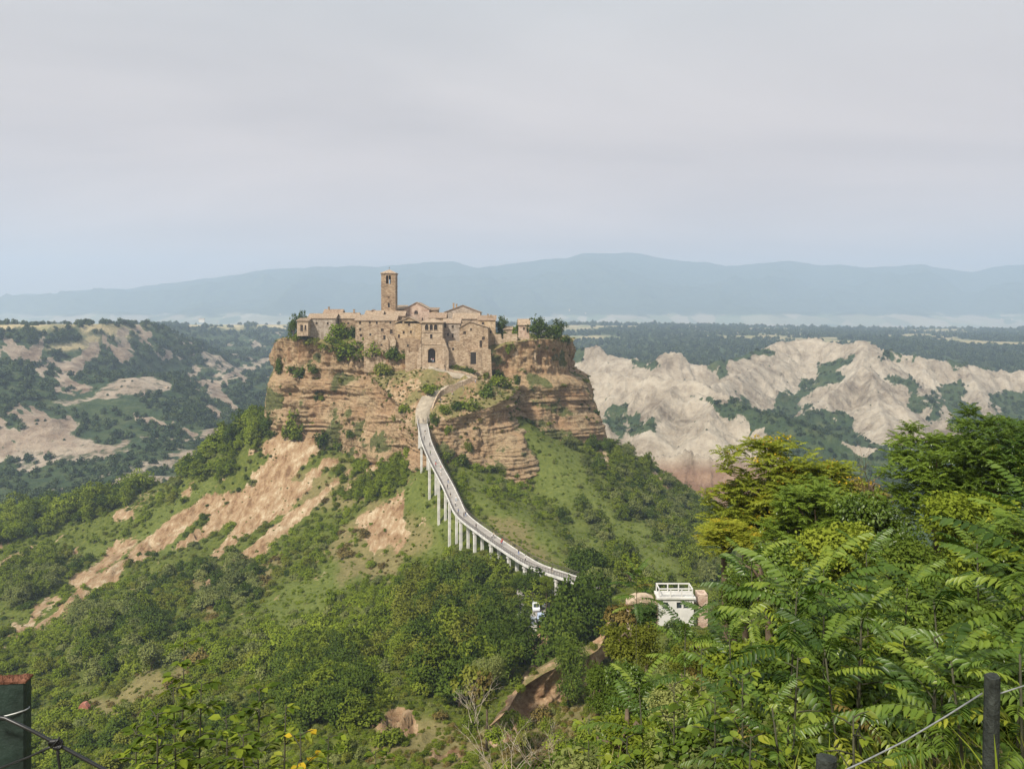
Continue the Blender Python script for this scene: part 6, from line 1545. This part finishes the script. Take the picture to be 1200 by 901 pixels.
# grasses
def grass(name, label, n, xy, h, mats, seed, width=.009):
    g = np.random.default_rng(seed); p = xy(g, n); z = hill_h(p[:, 0], p[:, 1]); H = g.uniform(h[0], h[1], n); a = g.uniform(0, 6.28, n); ln = g.uniform(.1, 1.15, n)
    Vs = []
    for t, w in ((0, 1), (.5, .8), (.85, .45), (1, .05)):
        c = np.stack([p[:, 0] + np.cos(a) * ln * H * t * t, p[:, 1] + np.sin(a) * ln * H * t * t, z - .05 + H * t * (1 - .25 * ln * t)], 1); s = np.stack([-np.sin(a), np.cos(a), 0 * a], 1) * width * w * H[:, None]
        Vs += [c - s, c + s]
    V = np.stack(Vs, 1).reshape(-1, 3); b = (np.arange(n) * 8)[:, None]
    f = np.concatenate([b + np.array([[0, 1, 3, 2]]), b + np.array([[2, 3, 5, 4]]), b + np.array([[4, 5, 7, 6]])])
    mi = np.tile(g.integers(0, len(mats), n), 3)
    return tag(obj(name, mesh_np(name, V, f, mats=mats, mat_idx=mi)), label, None, None, 'stuff')
DG = [simple_mat('straw', (.34, .27, .14), .8, .4, 6), simple_mat('dry_grass', (.2, .165, .075), .8, .4, 6), LM['olive'], LM['mid']]
def at_px(p0, p1, y0, y1):
    def fn(g, n):
        Y = g.uniform(y0, y1, n); return np.column_stack([(g.uniform(p0, p1, n) - CX) / F * Y, Y])
    return fn
grass('dry_grass', 'dry straw grass along the fence at the lower right', 3600, at_px(930, 1260, 4.2, 7.5), (.2, .6), DG, 1)
grass('dry_grass', 'tall dry grass at the middle of the bottom edge', 3200, at_px(540, 720, 12, 34), (.8, 2.2), DG, 2, .01)
grass('green_grass', 'rough green grass on the near bank', 5000, at_px(680, 1300, 4, 16), (.3, .9), [LM['mid'], LM['fresh'], LM['olive']], 3, .014)
grass('green_grass', 'rough green grass on the steep near slope at the left', 5000, at_px(-50, 600, 5, 60), (.4, 1.2), [LM['mid'], LM['dark'], LM['olive']], 4, .014)

# ferny filling under the near trees
fp = []; g5 = np.random.default_rng(55)
FILL = []
for i, (m, px, py, Y) in enumerate((('leafB', 900, 900, 9), ('leafC', 1100, 880, 10), ('leafE', 780, 900, 12))):
    me, L = BIG[m]; x, y, z = P(px, py, Y); o = obj('shrub', me, None, (x, y, float(hill_h(x, y)) + .1), (0, 0, i), .33)
    tag(o, ('light green low shrub at the bottom left of the short fence post', 'dark low shrub in the shade between the fence posts', 'grey green low shrub at the bottom beside the round leaved saplings')[i], 'shrub'); FILL.append(o)
n = 520; fY = np.exp(g5.uniform(np.log(7.5), np.log(62), n)); fpx = g5.uniform(660, 1320, n); fx = (fpx - CX) / F * fY; fz = hill_h(fx, fY)
ok = ~((fpx < 720) & (fY > 40)); fx, fY, fz = fx[ok], fY[ok], fz[ok]
fs = g5.uniform(.25, .6, len(fx)) * np.clip(fY / 14, .7, 1.9)
scatter('thicket', 'thicket filling the ground between the near trees', np.column_stack([fx, fY, fz]), np.column_stack([fs, fs, fs * .8]), g5.uniform(0, 6.28, len(fs)), g5.choice([0, 0, 1, 1, 2], len(fs)), FILL)
n = 420; fY = np.exp(g5.uniform(np.log(11), np.log(75), n)); fpx = g5.uniform(-60, 560, n); fx = (fpx - CX) / F * fY; fz = hill_h(fx, fY); fs = g5.uniform(.12, .34, n) * np.clip(fY / 22, .5, 1.9)
scatter('thicket', 'low thicket on the steep near slope at the left', np.column_stack([fx, fY, fz]), np.column_stack([fs, fs, fs * .75]), g5.uniform(0, 6.28, n), g5.integers(0, 3, n), FILL)

# ------------------------------------------------------------------ earth bank, car park, white building
bank_outline = [mp(575, 850, 112, -.3, .5, 3, 8), mp(596, 830, 115, -.8, .6, 4, 9), mp(612, 807, 119, -.6, .5, 4, 9), mp(640, 788, 122, -.6, .4, 4, 9), mp(668, 776, 125, -.5, .4, 4, 9), mp(700, 763, 127, -.5, .4, 4, 8), mp(712, 742, 131, -.6, .5, 2, 6), mp(718, 722, 136, -.3, .5, 2, 6)]
bo_, bV, bF, bank_rim = loft('earth_bank', bank_outline, [-57.2, -60, -65, -72], .2, .25, lambda S, X: 0 * S + 50.0, .25, .3, (0, 0), 700, closed=False)
bo_['kind'] = 'structure'
MAT['earth'] = None
t_ = NT('red_earth'); v_ = t_.geo(); n_ = t_.noise(v_, .35, 5, .65); n2_ = t_.noise(v_, 2.0, 5, .7)
c_ = t_.ramp(n_, [(.35, (.24, .14, .075)), (.5, (.42, .28, .16)), (.65, (.52, .39, .25))]); c_ = t_.mix(t_.ramp(n2_, [(.4, .5), (.6, 0.)]), c_, (.17, .09, .05))
MAT['earth'] = t_.finish(c_, .95, t_.bump(n2_, .8, .3), .1)
bo_.data.materials[0] = MAT['earth']
q = bank_rim; k_ = len(q); tops = np.concatenate([q + [0, 0, -.02], q + [1.0, 3, .3], q + [2, 9, -1.5], q + [3, 16, -9]])
me = mesh_np('earth_bank_top', tops, grid_faces(4, k_), mats=[MAT['hill']], smooth=True); add_color(me, 'mask', np.tile([[.45, 0, .8]], (len(tops), 1)))
tag(obj('earth_bank_top', me), None, None, None, 'structure')
for (i, s_, kd) in ((int(k_ * .2), .9, 'mid'), (int(k_ * .32), .7, 'olive'), (int(k_ * .5), .8, 'mid'), (int(k_ * .66), 1.0, 'olive'), (int(k_ * .8), 1.2, 'dark')):
    put_shrub(kd, q[i][0] + .6, q[i][1] + 2, q[i][2], s_, {'mid': 'green tuft', 'olive': 'olive tuft', 'dark': 'dark tuft'}[kd] + ' on the broken edge of the red earth bank', 'tufts along the earth bank edge')
for i, (px, py, Y, s_, kd) in enumerate([(600, 845, 104, 1.7, 'mid'), (585, 862, 100, 1.6, 'bright'), (640, 850, 103, 1.3, 'mid'), (700, 800, 108, 2.4, 'dark'), (712, 830, 100, 2.2, 'mid'), (690, 860, 96, 2.0, 'mid'), (615, 868, 94, 1.4, 'olive'), (655, 872, 92, 1.5, 'bright')]):
    p_ = P(px, py, Y); put_shrub(kd, p_[0], p_[1], p_[2] - .3 * s_, s_, ['green bush left of the red earth bank', 'bright bush at the lower left of the red earth bank', 'small bush at the foot of the red earth bank', 'dark bush right of the red earth bank', 'green bush at the right foot of the earth bank', 'green bush lowest at the right of the earth bank', 'olive bush below the red earth bank', 'bright bush in the dry grass below the earth bank'][i], None, 1.0)

ZP = -69.0
b = MB(); x0_, x1_ = P(606, 0, 184)[0], P(668, 0, 184)[0]
b.prism([(x0_, 173.5), (x1_, 173.5), (x1_ + 3, 203), (x0_, 203)], 'z', ZP - 4, ZP)
tag(b.build('car_park', MAT['deck']), None, None, None, 'structure')
def paint(name, c, rough=.3): return simple_mat(name, c, rough, .06, 1.0, .5)
TYRE, GLASS, LAMP = simple_mat('tyre_rubber', (.02, .02, .02), .8), simple_mat('car_glass', (.03, .04, .05), .08, .1, 1, .6), simple_mat('headlight_glass', (.6, .62, .62), .15, .1)
def car(x, y, rz, col, label, van=False):
    t = thing('parked_car', label, 'car', (x, y, ZP), rz, 'cars in the car park')
    h = 1.0 if van else .78; m = paint('car_paint', col)
    side = [(-2.05, .3), (-2.1, .62), (-1.95, .86), (-1.1, .95), (-.55, 1.42), (.95, 1.46), (1.75, 1.0), (2.05, .9), (2.1, .35)] if not van else [(-2.3, .3), (-2.35, .8), (-2.0, 1.05), (-1.5, 1.85), (2.2, 1.9), (2.35, .9), (2.35, .3)]
    bm = bmesh.new(); n = len(side); rows = []
    for yy, sc in ((-.85, .93), (-.8, 1), (.8, 1), (.85, .93)):
        rows.append([bm.verts.new((p[0] * (1 if sc == 1 else .97), yy * (1 - .14 * max(0, p[1] - .9)), .3 + (p[1] - .3) * sc)) for p in side])
    for a, c in zip(rows[:-1], rows[1:]):
        for i in range(n): bm.faces.new((a[i], a[(i + 1) % n], c[(i + 1) % n], c[i]))
    bm.faces.new(rows[0][::-1]); bm.faces.new(rows[-1]); bmesh.ops.recalc_face_normals(bm, faces=bm.faces[:])
    bmesh.ops.bevel(bm, geom=bm.edges[:], offset=.05, segments=2, affect='EDGES'); me = bpy.data.meshes.new('car_body'); bm.to_mesh(me); bm.free(); me.materials.append(m); obj('body', me, t)
    g = MB()
    if van: g.add([(-2.0, -.68, 1.1), (-2.0, .68, 1.1), (-1.58, .62, 1.75), (-1.58, -.62, 1.75)], [(0, 1, 2, 3)]); g.v = [(p[0] - .04, p[1], p[2] + .03) for p in g.v]
    else: g.add([(-1.08, -.66, 1.0), (-1.08, .66, 1.0), (-.6, .58, 1.38), (-.6, -.58, 1.38)], [(0, 1, 2, 3)]); g.v = [(p[0] - .05, p[1], p[2] + .04) for p in g.v]
    g.build('windscreen', GLASS, t)
    for s in (1, -1):
        w = MB(); zz = (1.0, 1.32) if not van else (1.15, 1.65)
        w.prism([(-.75, zz[0]), (1.3, zz[0]), (.9, zz[1]), (-.45, zz[1])], 'y', s * .80 - .03, s * .80 + .03); w.build('side_window', GLASS, t)
        l = MB(); l.prism([(s * .62 - .16, .66), (s * .62 + .16, .66), (s * .62 + .14, .82), (s * .62 - .14, .82)], 'x', -2.14 if not van else -2.37, -1.95); l.build('headlight', LAMP, t)
        for xx in (-1.3, 1.3):
            wh = MB(); wh.tube([(xx, s * .72, .33), (xx, s * .9, .33)], .33, 14); wo = wh.build('wheel', TYRE, t); rr = MB(); rr.tube([(xx, s * .89, .33), (xx, s * .915, .33)], .19, 10); rr.build('rim', LAMP, wo)
for i, (px, Y, col, lab, van) in enumerate([(624, 177.5, (.75, .76, .78), 'white car parked nearest the orange barrier', False), (634, 180, (.45, .53, .68), 'pale blue car parked beside the white one', False), (627, 187, (.7, .72, .76), 'white van parked in the second row below the bridge', True), (637, 189, (.3, .33, .38), 'grey car in the second row beside the van', False), (630, 196, (.62, .64, .66), 'silver car furthest back under the bridge', False), (644, 196, (.12, .13, .15), 'dark car beside the silver one', False)]):
    car(P(px, 0, Y)[0], Y, math.pi / 2 + .12 * (i % 3 - 1), col, lab, van)
# orange barrier
h0 = P(632, 736, 174.2); t = thing('barrier', 'orange plastic barrier at the edge of the car park', 'barrier', (h0[0], h0[1], ZP))
m = simple_mat('orange_plastic', (.62, .13, .04), .6, .2, 2)
for i in range(3):
    b = MB(); b.prism([(-.28, 0), (.28, 0), (.16, .35), (.12, 1.15), (-.12, 1.15), (-.16, .35)], 'x', i * 1.05, i * 1.05 + 1.0); b.build('segment', m, t)
b = MB(); b.box(-2.6, -.3, -.3, .3, 0, .9); tag(b.build('concrete_block', MAT['concrete'], None, loc=(h0[0] - .2, h0[1] + .3, ZP)), 'pale concrete block left of the orange barrier', 'block')

WHITE = simple_mat('white_render', (.6, .585, .55), .85, .16, .8)
def white_building():
    Y = 140.0; k = Y / F; X = lambda px: (px - 792) * k; Z = lambda py: -(py - 735) * k
    o = P(792, 735, Y); t = thing('terrace_building', 'low white building with a railed roof terrace among the trees', 'building', o)
    b = MB(); wins = [(X(793), X(799), Z(713), Z(705.5)), (X(801), X(807), Z(713), Z(705.5)), (X(777), X(783), Z(713), Z(705.5))]
    xs0, w = X(772), X(813) - X(772); ops = [(a - xs0, c - xs0, z0, z1) for a, c, z0, z1 in wins]
    wall_front(b, w, -4, Z(701.5), ops, .3); b.v = [(p[0] + xs0, p[1], p[2]) for p in b.v]
    b.add([(xs0, 0, -4), (xs0, 3, -4), (xs0, 3, Z(701.5)), (xs0, 0, Z(701.5))], [(3, 2, 1, 0)]); xr = xs0 + w
    b.add([(xr, 0, -4), (xr, 3, -4), (xr, 3, Z(701.5)), (xr, 0, Z(701.5))], [(0, 1, 2, 3)]); b.add([(xs0, 3, -4), (xr, 3, -4), (xr, 3, Z(701.5)), (xs0, 3, Z(701.5))], [(3, 2, 1, 0)])
    b.build('wall', WHITE, t)
    for a, c, z0, z1 in wins:
        p = MB(); p.box(a - .02, c + .02, .25, .3, z0 - .02, z1 + .02); p.build('window', GLASS, t)
    r = MB(); r.box(xs0 - .3, xr + .3, -.3, 3.3, Z(701.5) + .003, Z(701.5) + .3); r.build('roof', MAT['concrete'], t)
    f = MB(); zt, zb = Z(690.5), Z(701.5) + .3
    for yy in (0, 2.8):
        for px in (772.5, 786, 799, 811.5): f.box(X(px) - .09, X(px) + .09, yy - .09, yy + .09, zb, zt)
        f.box(X(772.5) - .09, X(811.5) + .09, yy - .085, yy + .085, zt + .002, zt + .2)
    for px in (772.5, 811.5): f.box(X(px) - .085, X(px) + .085, .09, 2.7, zt + .005, zt + .19)
    f.build('terrace_frame', WHITE, t)
    rl = MB(); zr = zb + .95
    for i in range(40):
        x = X(773) + (X(811) - X(773)) * i / 39; rl.box(x - .02, x + .02, -.02, .02, zb, zr)
    rl.box(X(773), X(811), -.04, .04, zr + .001, zr + .07); rl.build('railing', WHITE, t)
    s = MB(); s.box(X(813) + .004, X(818), 1.2, 3, -4, Z(706)); s.build('side_wing', WHITE, t)
    d = MB(); d.box(X(814.4), X(817), 1.05, 1.195, Z(724), Z(708)); d.build('door', MAT['wood'], t)
    e = MB(); e.box(X(820), X(831), 1, 3.5, -4, Z(699)); e.build('annex', MAT['plaster'], t)
    c = MB(); c.box(X(736) , X(771.9), 1, 3, -4, Z(709)); c.build('lower_wing', MAT['plaster'], t)
    a = MB(); a.prism([(X(737), Z(709) + .02), (X(770), Z(709) + .02), (X(768), Z(705)), (X(760), Z(702)), (X(748), Z(702)), (X(740), Z(705))], 'y', .4, 3.4); a.build('awning', MAT['stone_pale'], t)
white_building()

# ------------------------------------------------------------------ ruin on the left slope, far houses
hh = hill_hit(98, 843); Yr = hh[1]
MAT['brick'] = M_stone('red_brick', (.28, .1, .07), (.42, .17, .12), (.5, .25, .18), 5.0)
ruin('small ruined red brick wall in the bushes on the lower left slope', [(91, 846), (92, 828), (94, 825), (99, 824), (103, 829), (104, 846)], Yr, 1.2, 'brick', [(97, 838, 2.4, 7)])
def far_house(px, py, Y, w, label, group=None, hgt=4.5, d=9, rz=0.0, mat='white'):
    x, y, z = P(px, py, Y); t = thing('far_house', label, 'house', (x, y, z), rz, group)
    b = MB(); b.box(-w / 2, w / 2, 0, d, -8, hgt); b.build('wall', WHITE if mat == 'white' else MAT['stone_pale'], t)
    r = MB(); r.prism([(-.6, hgt - .2), (d / 2, hgt + 2.4), (d + .6, hgt - .2), (d + .6, hgt + .1), (d / 2, hgt + 2.8), (-.6, hgt + .1)], 'x', -w / 2 - .5, w / 2 + .5); r.build('roof', MAT['roof'], t)
    for i in range(max(1, int(w / 4))):
        p = MB(); xx = -w / 2 + (i + .5) * w / max(1, int(w / 4)); p.box(xx - .5, xx + .5, -.06, .2, 1.2, 2.8); p.build('window', MAT['pane_void'], t)
far_house(190, 461, 930, 9, 'small white house on the valley side left of the rock', None, 5)
far_house(298, 412, 1850, 34, 'long pale shed on the wooded slope beyond the left cliff', None, 4)
far_house(236, 375.5, 3150, 22, 'pale farmhouse on the edge of the far left plateau', None, 5)
n_f = 0
for i in range(26):
    px = R.choice((R.uniform(700, 1190), R.uniform(700, 1190), R.uniform(190, 440), R.uniform(560, 760)))
    Y = R.uniform(6200, 6750); ci_ = int(np.argmin(np.abs(f_px - px))); ri_ = int(np.argmin(np.abs(f_Y - Y))); z = fZ[ri_, ci_]
    x = (px - CX) / F * Y; t = thing('far_house', 'tiny pale house of the villages at the foot of the blue mountains', 'house', (x, Y, z), 0, 'pale village houses at the foot of the mountains')
    w = R.uniform(8, 15); b = MB(); b.box(-w / 2, w / 2, 0, 10, -6, 8); b.build('wall', MAT['plaster'], t); r = MB(); r.prism([(-.5, 7.8), (5, 11), (10.5, 7.8), (5, 11.6)], 'x', -w / 2 - .5, w / 2 + .5); r.build('roof', MAT['roof'], t)

# ------------------------------------------------------------------ people on the bridge and path
def body_mesh(seed, stride, arm):
    g = random.Random(seed)
    J = {'pelvis': (0, 0, .95, .125), 'belly': (0, 0, 1.1, .12), 'chest': (0, .01, 1.32, .135), 'neck': (0, 0, 1.5, .05), 'chin': (0, -.01, 1.57, .07), 'head': (0, -.015, 1.67, .098), 'crown': (0, 0, 1.73, .08),
         'shL': (.17, 0, 1.42, .06), 'elL': (.22, -arm * .10, 1.16, .045), 'wrL': (.22, -arm * .26, .95, .034), 'haL': (.21, -arm * .31, .85, .036), 'shR': (-.17, 0, 1.42, .06), 'elR': (-.22, arm * .10, 1.16, .045), 'wrR': (-.22, arm * .2, .94, .034), 'haR': (-.21, arm * .24, .84, .036),
         'hiL': (.09, 0, .9, .095), 'knL': (.1, -stride * .5, .5, .065), 'anL': (.1, -stride * .75, .1, .045), 'toL': (.11, -stride * .75 - .16, .04, .04), 'hiR': (-.09, 0, .9, .095), 'knR': (-.1, stride * .35, .5, .065), 'anR': (-.1, stride * .95, .12, .045), 'toR': (-.11, stride * .95 - .15, .04, .04)}
    E = [('pelvis', 'belly'), ('belly', 'chest'), ('chest', 'neck'), ('neck', 'chin'), ('chin', 'head'), ('head', 'crown'), ('chest', 'shL'), ('shL', 'elL'), ('elL', 'wrL'), ('wrL', 'haL'), ('chest', 'shR'), ('shR', 'elR'), ('elR', 'wrR'), ('wrR', 'haR'), ('pelvis', 'hiL'), ('hiL', 'knL'), ('knL', 'anL'), ('anL', 'toL'), ('pelvis', 'hiR'), ('hiR', 'knR'), ('knR', 'anR'), ('anR', 'toR')]
    nm = list(J); me = bpy.data.meshes.new('skeleton'); me.from_pydata([J[k][:3] for k in nm], [(nm.index(a), nm.index(c)) for a, c in E], [])
    o = obj('skeleton', me); md = o.modifiers.new('skin', 'SKIN'); sk = me.skin_vertices[0].data
    for i, k in enumerate(nm): sk[i].radius = (J[k][3], J[k][3] * (.75 if k in ('chest', 'belly', 'pelvis') else 1)); sk[i].use_root = (k == 'pelvis')
    o.modifiers.new('sub', 'SUBSURF').levels = 1
    dg = bpy.context.evaluated_depsgraph_get(); out = bpy.data.meshes.new_from_object(o.evaluated_get(dg)); bpy.data.objects.remove(o)
    out.materials.clear()
    for _ in range(4): out.materials.append(MAT['person_skin'])
    for p in out.polygons:
        c = p.center; p.use_smooth = True
        p.material_index = 0 if (c.z > 1.47 or (abs(c.x) > .155 and c.z < 1.2 and c.z > .8)) else (1 if c.z > .93 else (2 if c.z > .09 else 3))
    return out
BODY = [body_mesh(1, .28, 1), body_mesh(2, -.22, -1), body_mesh(3, .1, .4)]
def hair_mesh():
    V, F_ = [], []
    for i in range(6):
        for j in range(10):
            a, th = 2 * math.pi * j / 10, math.pi * .62 * i / 5; k = 1 if math.sin(a) > -.3 else max(0.55, 1 - .5 * i / 5)
            V.append((math.cos(a) * math.sin(th * k) * .105, math.sin(a) * math.sin(th * k) * .118 + .008, 1.675 + math.cos(th * k) * .118))
    for i in range(5):
        for j in range(10): F_.append((i * 10 + j, i * 10 + (j + 1) % 10, (i + 1) * 10 + (j + 1) % 10, (i + 1) * 10 + j))
    me = bpy.data.meshes.new('hair'); me.from_pydata(V, [], F_); return me
HAIR = hair_mesh()
CL = {'red': (.55, .05, .04), 'white': (.75, .75, .73), 'black': (.025, .025, .03), 'blue': (.09, .17, .4), 'pale blue': (.4, .52, .65), 'dark grey': (.08, .08, .09), 'green': (.1, .22, .1), 'pink': (.6, .28, .3), 'beige': (.5, .42, .3), 'orange': (.65, .22, .05)}
CM = {k: simple_mat('cloth_' + k.replace(' ', '_'), v, .85, .15, 6) for k, v in CL.items()}
HM = [simple_mat('hair_dark', (.03, .022, .016), .6), simple_mat('hair_brown', (.1, .06, .03), .6)]; SHOE = simple_mat('shoe_dark', (.05, .045, .04), .7)
def person(x, y, z, rz, top, legs, label, i, s=1.0):
    o = obj('person', BODY[i % 3], None, (x, y, z), (0, 0, rz), s); tag(o, label, 'person', 'people walking on the bridge and path')
    for j, m in ((1, CM[top]), (2, CM[legs]), (3, SHOE)): o.material_slots[j].link = 'OBJECT'; o.material_slots[j].material = m
    h = obj('hair', HAIR, o)
    if not HAIR.materials: HAIR.materials.append(HM[0])
    return o
dpx = CX + F * dk[:, 0] / dk[:, 1]; dpy = HZ - F * dk[:, 2] / dk[:, 1]
PPL = [(649, .9, 'black', 'beige'), (617, .5, 'white', 'dark grey'), (606, -.5, 'black', 'blue'), (589, .3, 'red', 'black'), (586.5, -.6, 'red', 'blue'), (579, .4, 'white', 'black'), (575, -.7, 'beige', 'dark grey'), (560, .8, 'black', 'black'), (545, .2, 'dark grey', 'black'), (543, -.7, 'black', 'blue'), (540.5, .9, 'blue', 'black'), (535.5, .5, 'white', 'black'), (533, -.4, 'white', 'pale blue'), (531, .9, 'black', 'beige'),
       (526, .6, 'black', 'dark grey'), (523.5, -.6, 'dark grey', 'blue'), (518, .4, 'white', 'beige'), (515, -.5, 'pink', 'white'), (513.2, .7, 'red', 'black'), (511, 0, 'pale blue', 'black'), (506, .6, 'green', 'black'), (502, -.6, 'black', 'black'), (499.5, .7, 'dark grey', 'black'), (497.5, -.2, 'black', 'beige'), (491, -.3, 'black', 'dark grey')]
place = lambda px: 'near the bridge foot' if px > 600 else ('on the lower bridge bend' if px > 560 else ('halfway up the bridge' if px > 528 else ('high on the bridge' if px > 505 else 'at the top of the bridge')))
for i, (px, off, a, l) in enumerate(PPL):
    j = int(np.argmin(np.abs(dpx - px))); p, nn, tt_ = dk[j], dn[j], dt[j]; up = 1 if i % 3 else -1
    person(p[0] + nn[0] * off, p[1] + nn[1] * off, p[2], math.atan2(tt_[1] * up, tt_[0] * up) + math.pi / 2, a, l, 'person in %s top and %s trousers going %s %s' % (a, l, 'up' if up > 0 else 'down', place(px)), i)
for i, (px, py, a, l, lab) in enumerate([(489.5, 481, 'orange', 'white', 'person in orange top standing at the foot of the path above the bridge'), (516, 470, 'black', 'blue', 'person in black top walking on the first stretch of the path'), (543, 458, 'blue', 'beige', 'person in blue top near the bend of the path'), (530, 463, 'pink', 'white', 'person in pink top in the middle of the path'), (557, 449, 'white', 'blue', 'person in white top at the outer bend of the path'), (505.5, 427, 'white', 'dark grey', 'person in white top coming out of the dark archway'), (507.5, 427, 'pink', 'pale blue', 'person in pink top beside the one in the archway'), (552, 442, 'black', 'beige', 'person in black top on the upper path below the gate')]):
    d = Vector(((px - CX) / F, 1.0, -(py - HZ) / F)).normalized(); h = scene_hit(px, py)
    if px > 500 and px < 510: h = P(px, 424.6, 351.2)
    person(h[0], h[1], h[2] + (.1 if py > 440 else .17), R.uniform(0, 6.28), a, l, lab, i)

# ------------------------------------------------------------------ fences of the viewpoint
MAT['post_green'] = simple_mat('green_painted_post', (.018, .034, .026), .55, .45, 9, .4, bump=.25)
MAT['rust'] = simple_mat('rusty_cap', (.15, .07, .045), .95, .5, 28, .1, bump=.8)
MAT['wire'] = simple_mat('black_wire', (.012, .013, .013), .4, .3, 20, .5)
MAT['wire_pale'] = simple_mat('galvanised_wire', (.3, .31, .3), .45, .3, 20, .5, .5)
MAT['wood_post'] = simple_mat('weathered_dark_post', (.035, .04, .035), .85, .5, 12, .1, bump=.7)
def pr(px, py, Y, o=(0, 0, 0)):
    a = P(px, py, Y); return (a[0] - o[0], a[1] - o[1], a[2] - o[2])
o0 = P(2, 798, 1.95); fz0 = float(hill_h(o0[0], o0[1])); o_ = (o0[0], o0[1], fz0)
t = thing('wire_fence', 'green metal fence post with rusted top and black wires at the bottom left corner', 'fence', o_)
H_ = o0[2] - fz0
b = MB(); b.prism([(-.062, -.014), (-.058, -.018), (.058, -.018), (.062, -.014), (.062, .014), (.058, .018), (-.058, .018), (-.062, .014)], 'z', -.4, H_); po = b.build('post', MAT['post_green'], t, rot=(0, 0, .12))
b = MB(); b.prism([(-.064, -.02), (.064, -.02), (.064, .02), (-.064, .02)], 'z', H_ + .001, H_ + .006)
g6 = random.Random(3)
for i in range(90):
    x, y = g6.uniform(-.06, .06), g6.uniform(-.016, .016); r = g6.uniform(.003, .008); b.add([(x - r, y - r, H_ + .006), (x + r, y - r, H_ + .006), (x + r, y + r, H_ + .006), (x - r, y + r, H_ + .006), (x, y, H_ + .006 + r * .8)], [(0, 1, 4), (1, 2, 4), (2, 3, 4), (3, 0, 4)])
b.build('rust_cap', MAT['rust'], po)
def wire(pts, r, mat, k=6): b = MB(); b.tube(pts, r, k); return b.build('wire', mat, t, True)
Yw = 1.86
wire([pr(-30, 836, Yw + .02, o_), pr(6, 841, Yw, o_), pr(40, 857, Yw, o_), pr(66, 871, Yw, o_), pr(118, 899, Yw, o_), pr(180, 934, Yw, o_), pr(420, 1090, Yw + .1, o_)], .0042, MAT['wire'])
wire([pr(66, 872, Yw, o_), pr(50, 879, Yw + .01, o_), pr(33, 887, Yw + .03, o_), pr(-40, 915, Yw + .05, o_)], .003, MAT['wire'])
wire([pr(67, 873, Yw, o_), pr(68, 885, Yw, o_), pr(71, 905, Yw, o_), pr(74, 960, Yw, o_)], .0032, MAT['wire'])
wire([(.066 * math.cos(a), .024 * math.sin(a), H_ - .078 + .012 * math.cos(a)) for o in ((0,),) for a in np.linspace(0, 6.28, 24)], .002, MAT['wire_pale'])
b = MB()
for kk in range(3):
    b.tube([tuple(np.array(pr(66, 871, Yw, o_)) + np.array([(kk - 1) * .004 + .011 * math.cos(a), -.003 + .004 * math.sin(a * 2), .010 * math.sin(a)])) for a in np.linspace(0, 6.28, 16)], .0028, 5)
b.tube([pr(60, 876, Yw - .01, o_), pr(66, 869, Yw - .01, o_), pr(70, 863, Yw - .005, o_)], .0025, 5); b.build('knot', MAT['wire'], t, True)

o1 = P(1157, 792, 4.6); g1 = float(hill_h(o1[0], o1[1])); o_ = (o1[0], o1[1], g1); H1 = o1[2] - g1
t = thing('post_fence', 'two dark wooden fence posts joined by a slack wire at the lower right', 'fence', o_)
def wpost(x, y, z0, z1, r, seed):
    g = random.Random(seed); b = MB(); k = 10
    prof = [r * (1 + g.uniform(-.12, .12)) for _ in range(k)]
    vs, nz_ = [], 9
    for i in range(nz_):
        z = z0 + (z1 - z0) * i / (nz_ - 1)
        for j in range(k): vs.append((x + math.cos(6.283 * j / k) * prof[j] * (1 + g.uniform(-.05, .05)) + .004 * i, y + math.sin(6.283 * j / k) * prof[j], z + (g.uniform(-.008, .008) if i == nz_ - 1 else 0)))
    b.add(vs, [(i * k + j, i * k + (j + 1) % k, (i + 1) * k + (j + 1) % k, (i + 1) * k + j) for i in range(nz_ - 1) for j in range(k)] + [tuple(range((nz_ - 1) * k, nz_ * k))])
    return b.build('post', MAT['wood_post'], t)
wpost(0, 0, -.5, H1, .044, 1)
o2 = P(961, 888, 3.9); g2 = float(hill_h(o2[0], o2[1])); wpost(o2[0] - o_[0], o2[1] - o_[1], min(g2, o2[2] - .6) - o_[2] - .3, o2[2] - o_[2], .046, 2)
wire([pr(1151, 812, 4.55, o_), pr(1110, 838, 4.45, o_), pr(1060, 868, 4.3, o_), pr(1010, 893, 4.1, o_), pr(968, 912, 3.95, o_)], .0045, MAT['wire_pale'])
wire([pr(1163, 815, 4.6, o_), pr(1210, 800, 4.9, o_), pr(1300, 775, 5.6, o_)], .004, MAT['wire_pale'])
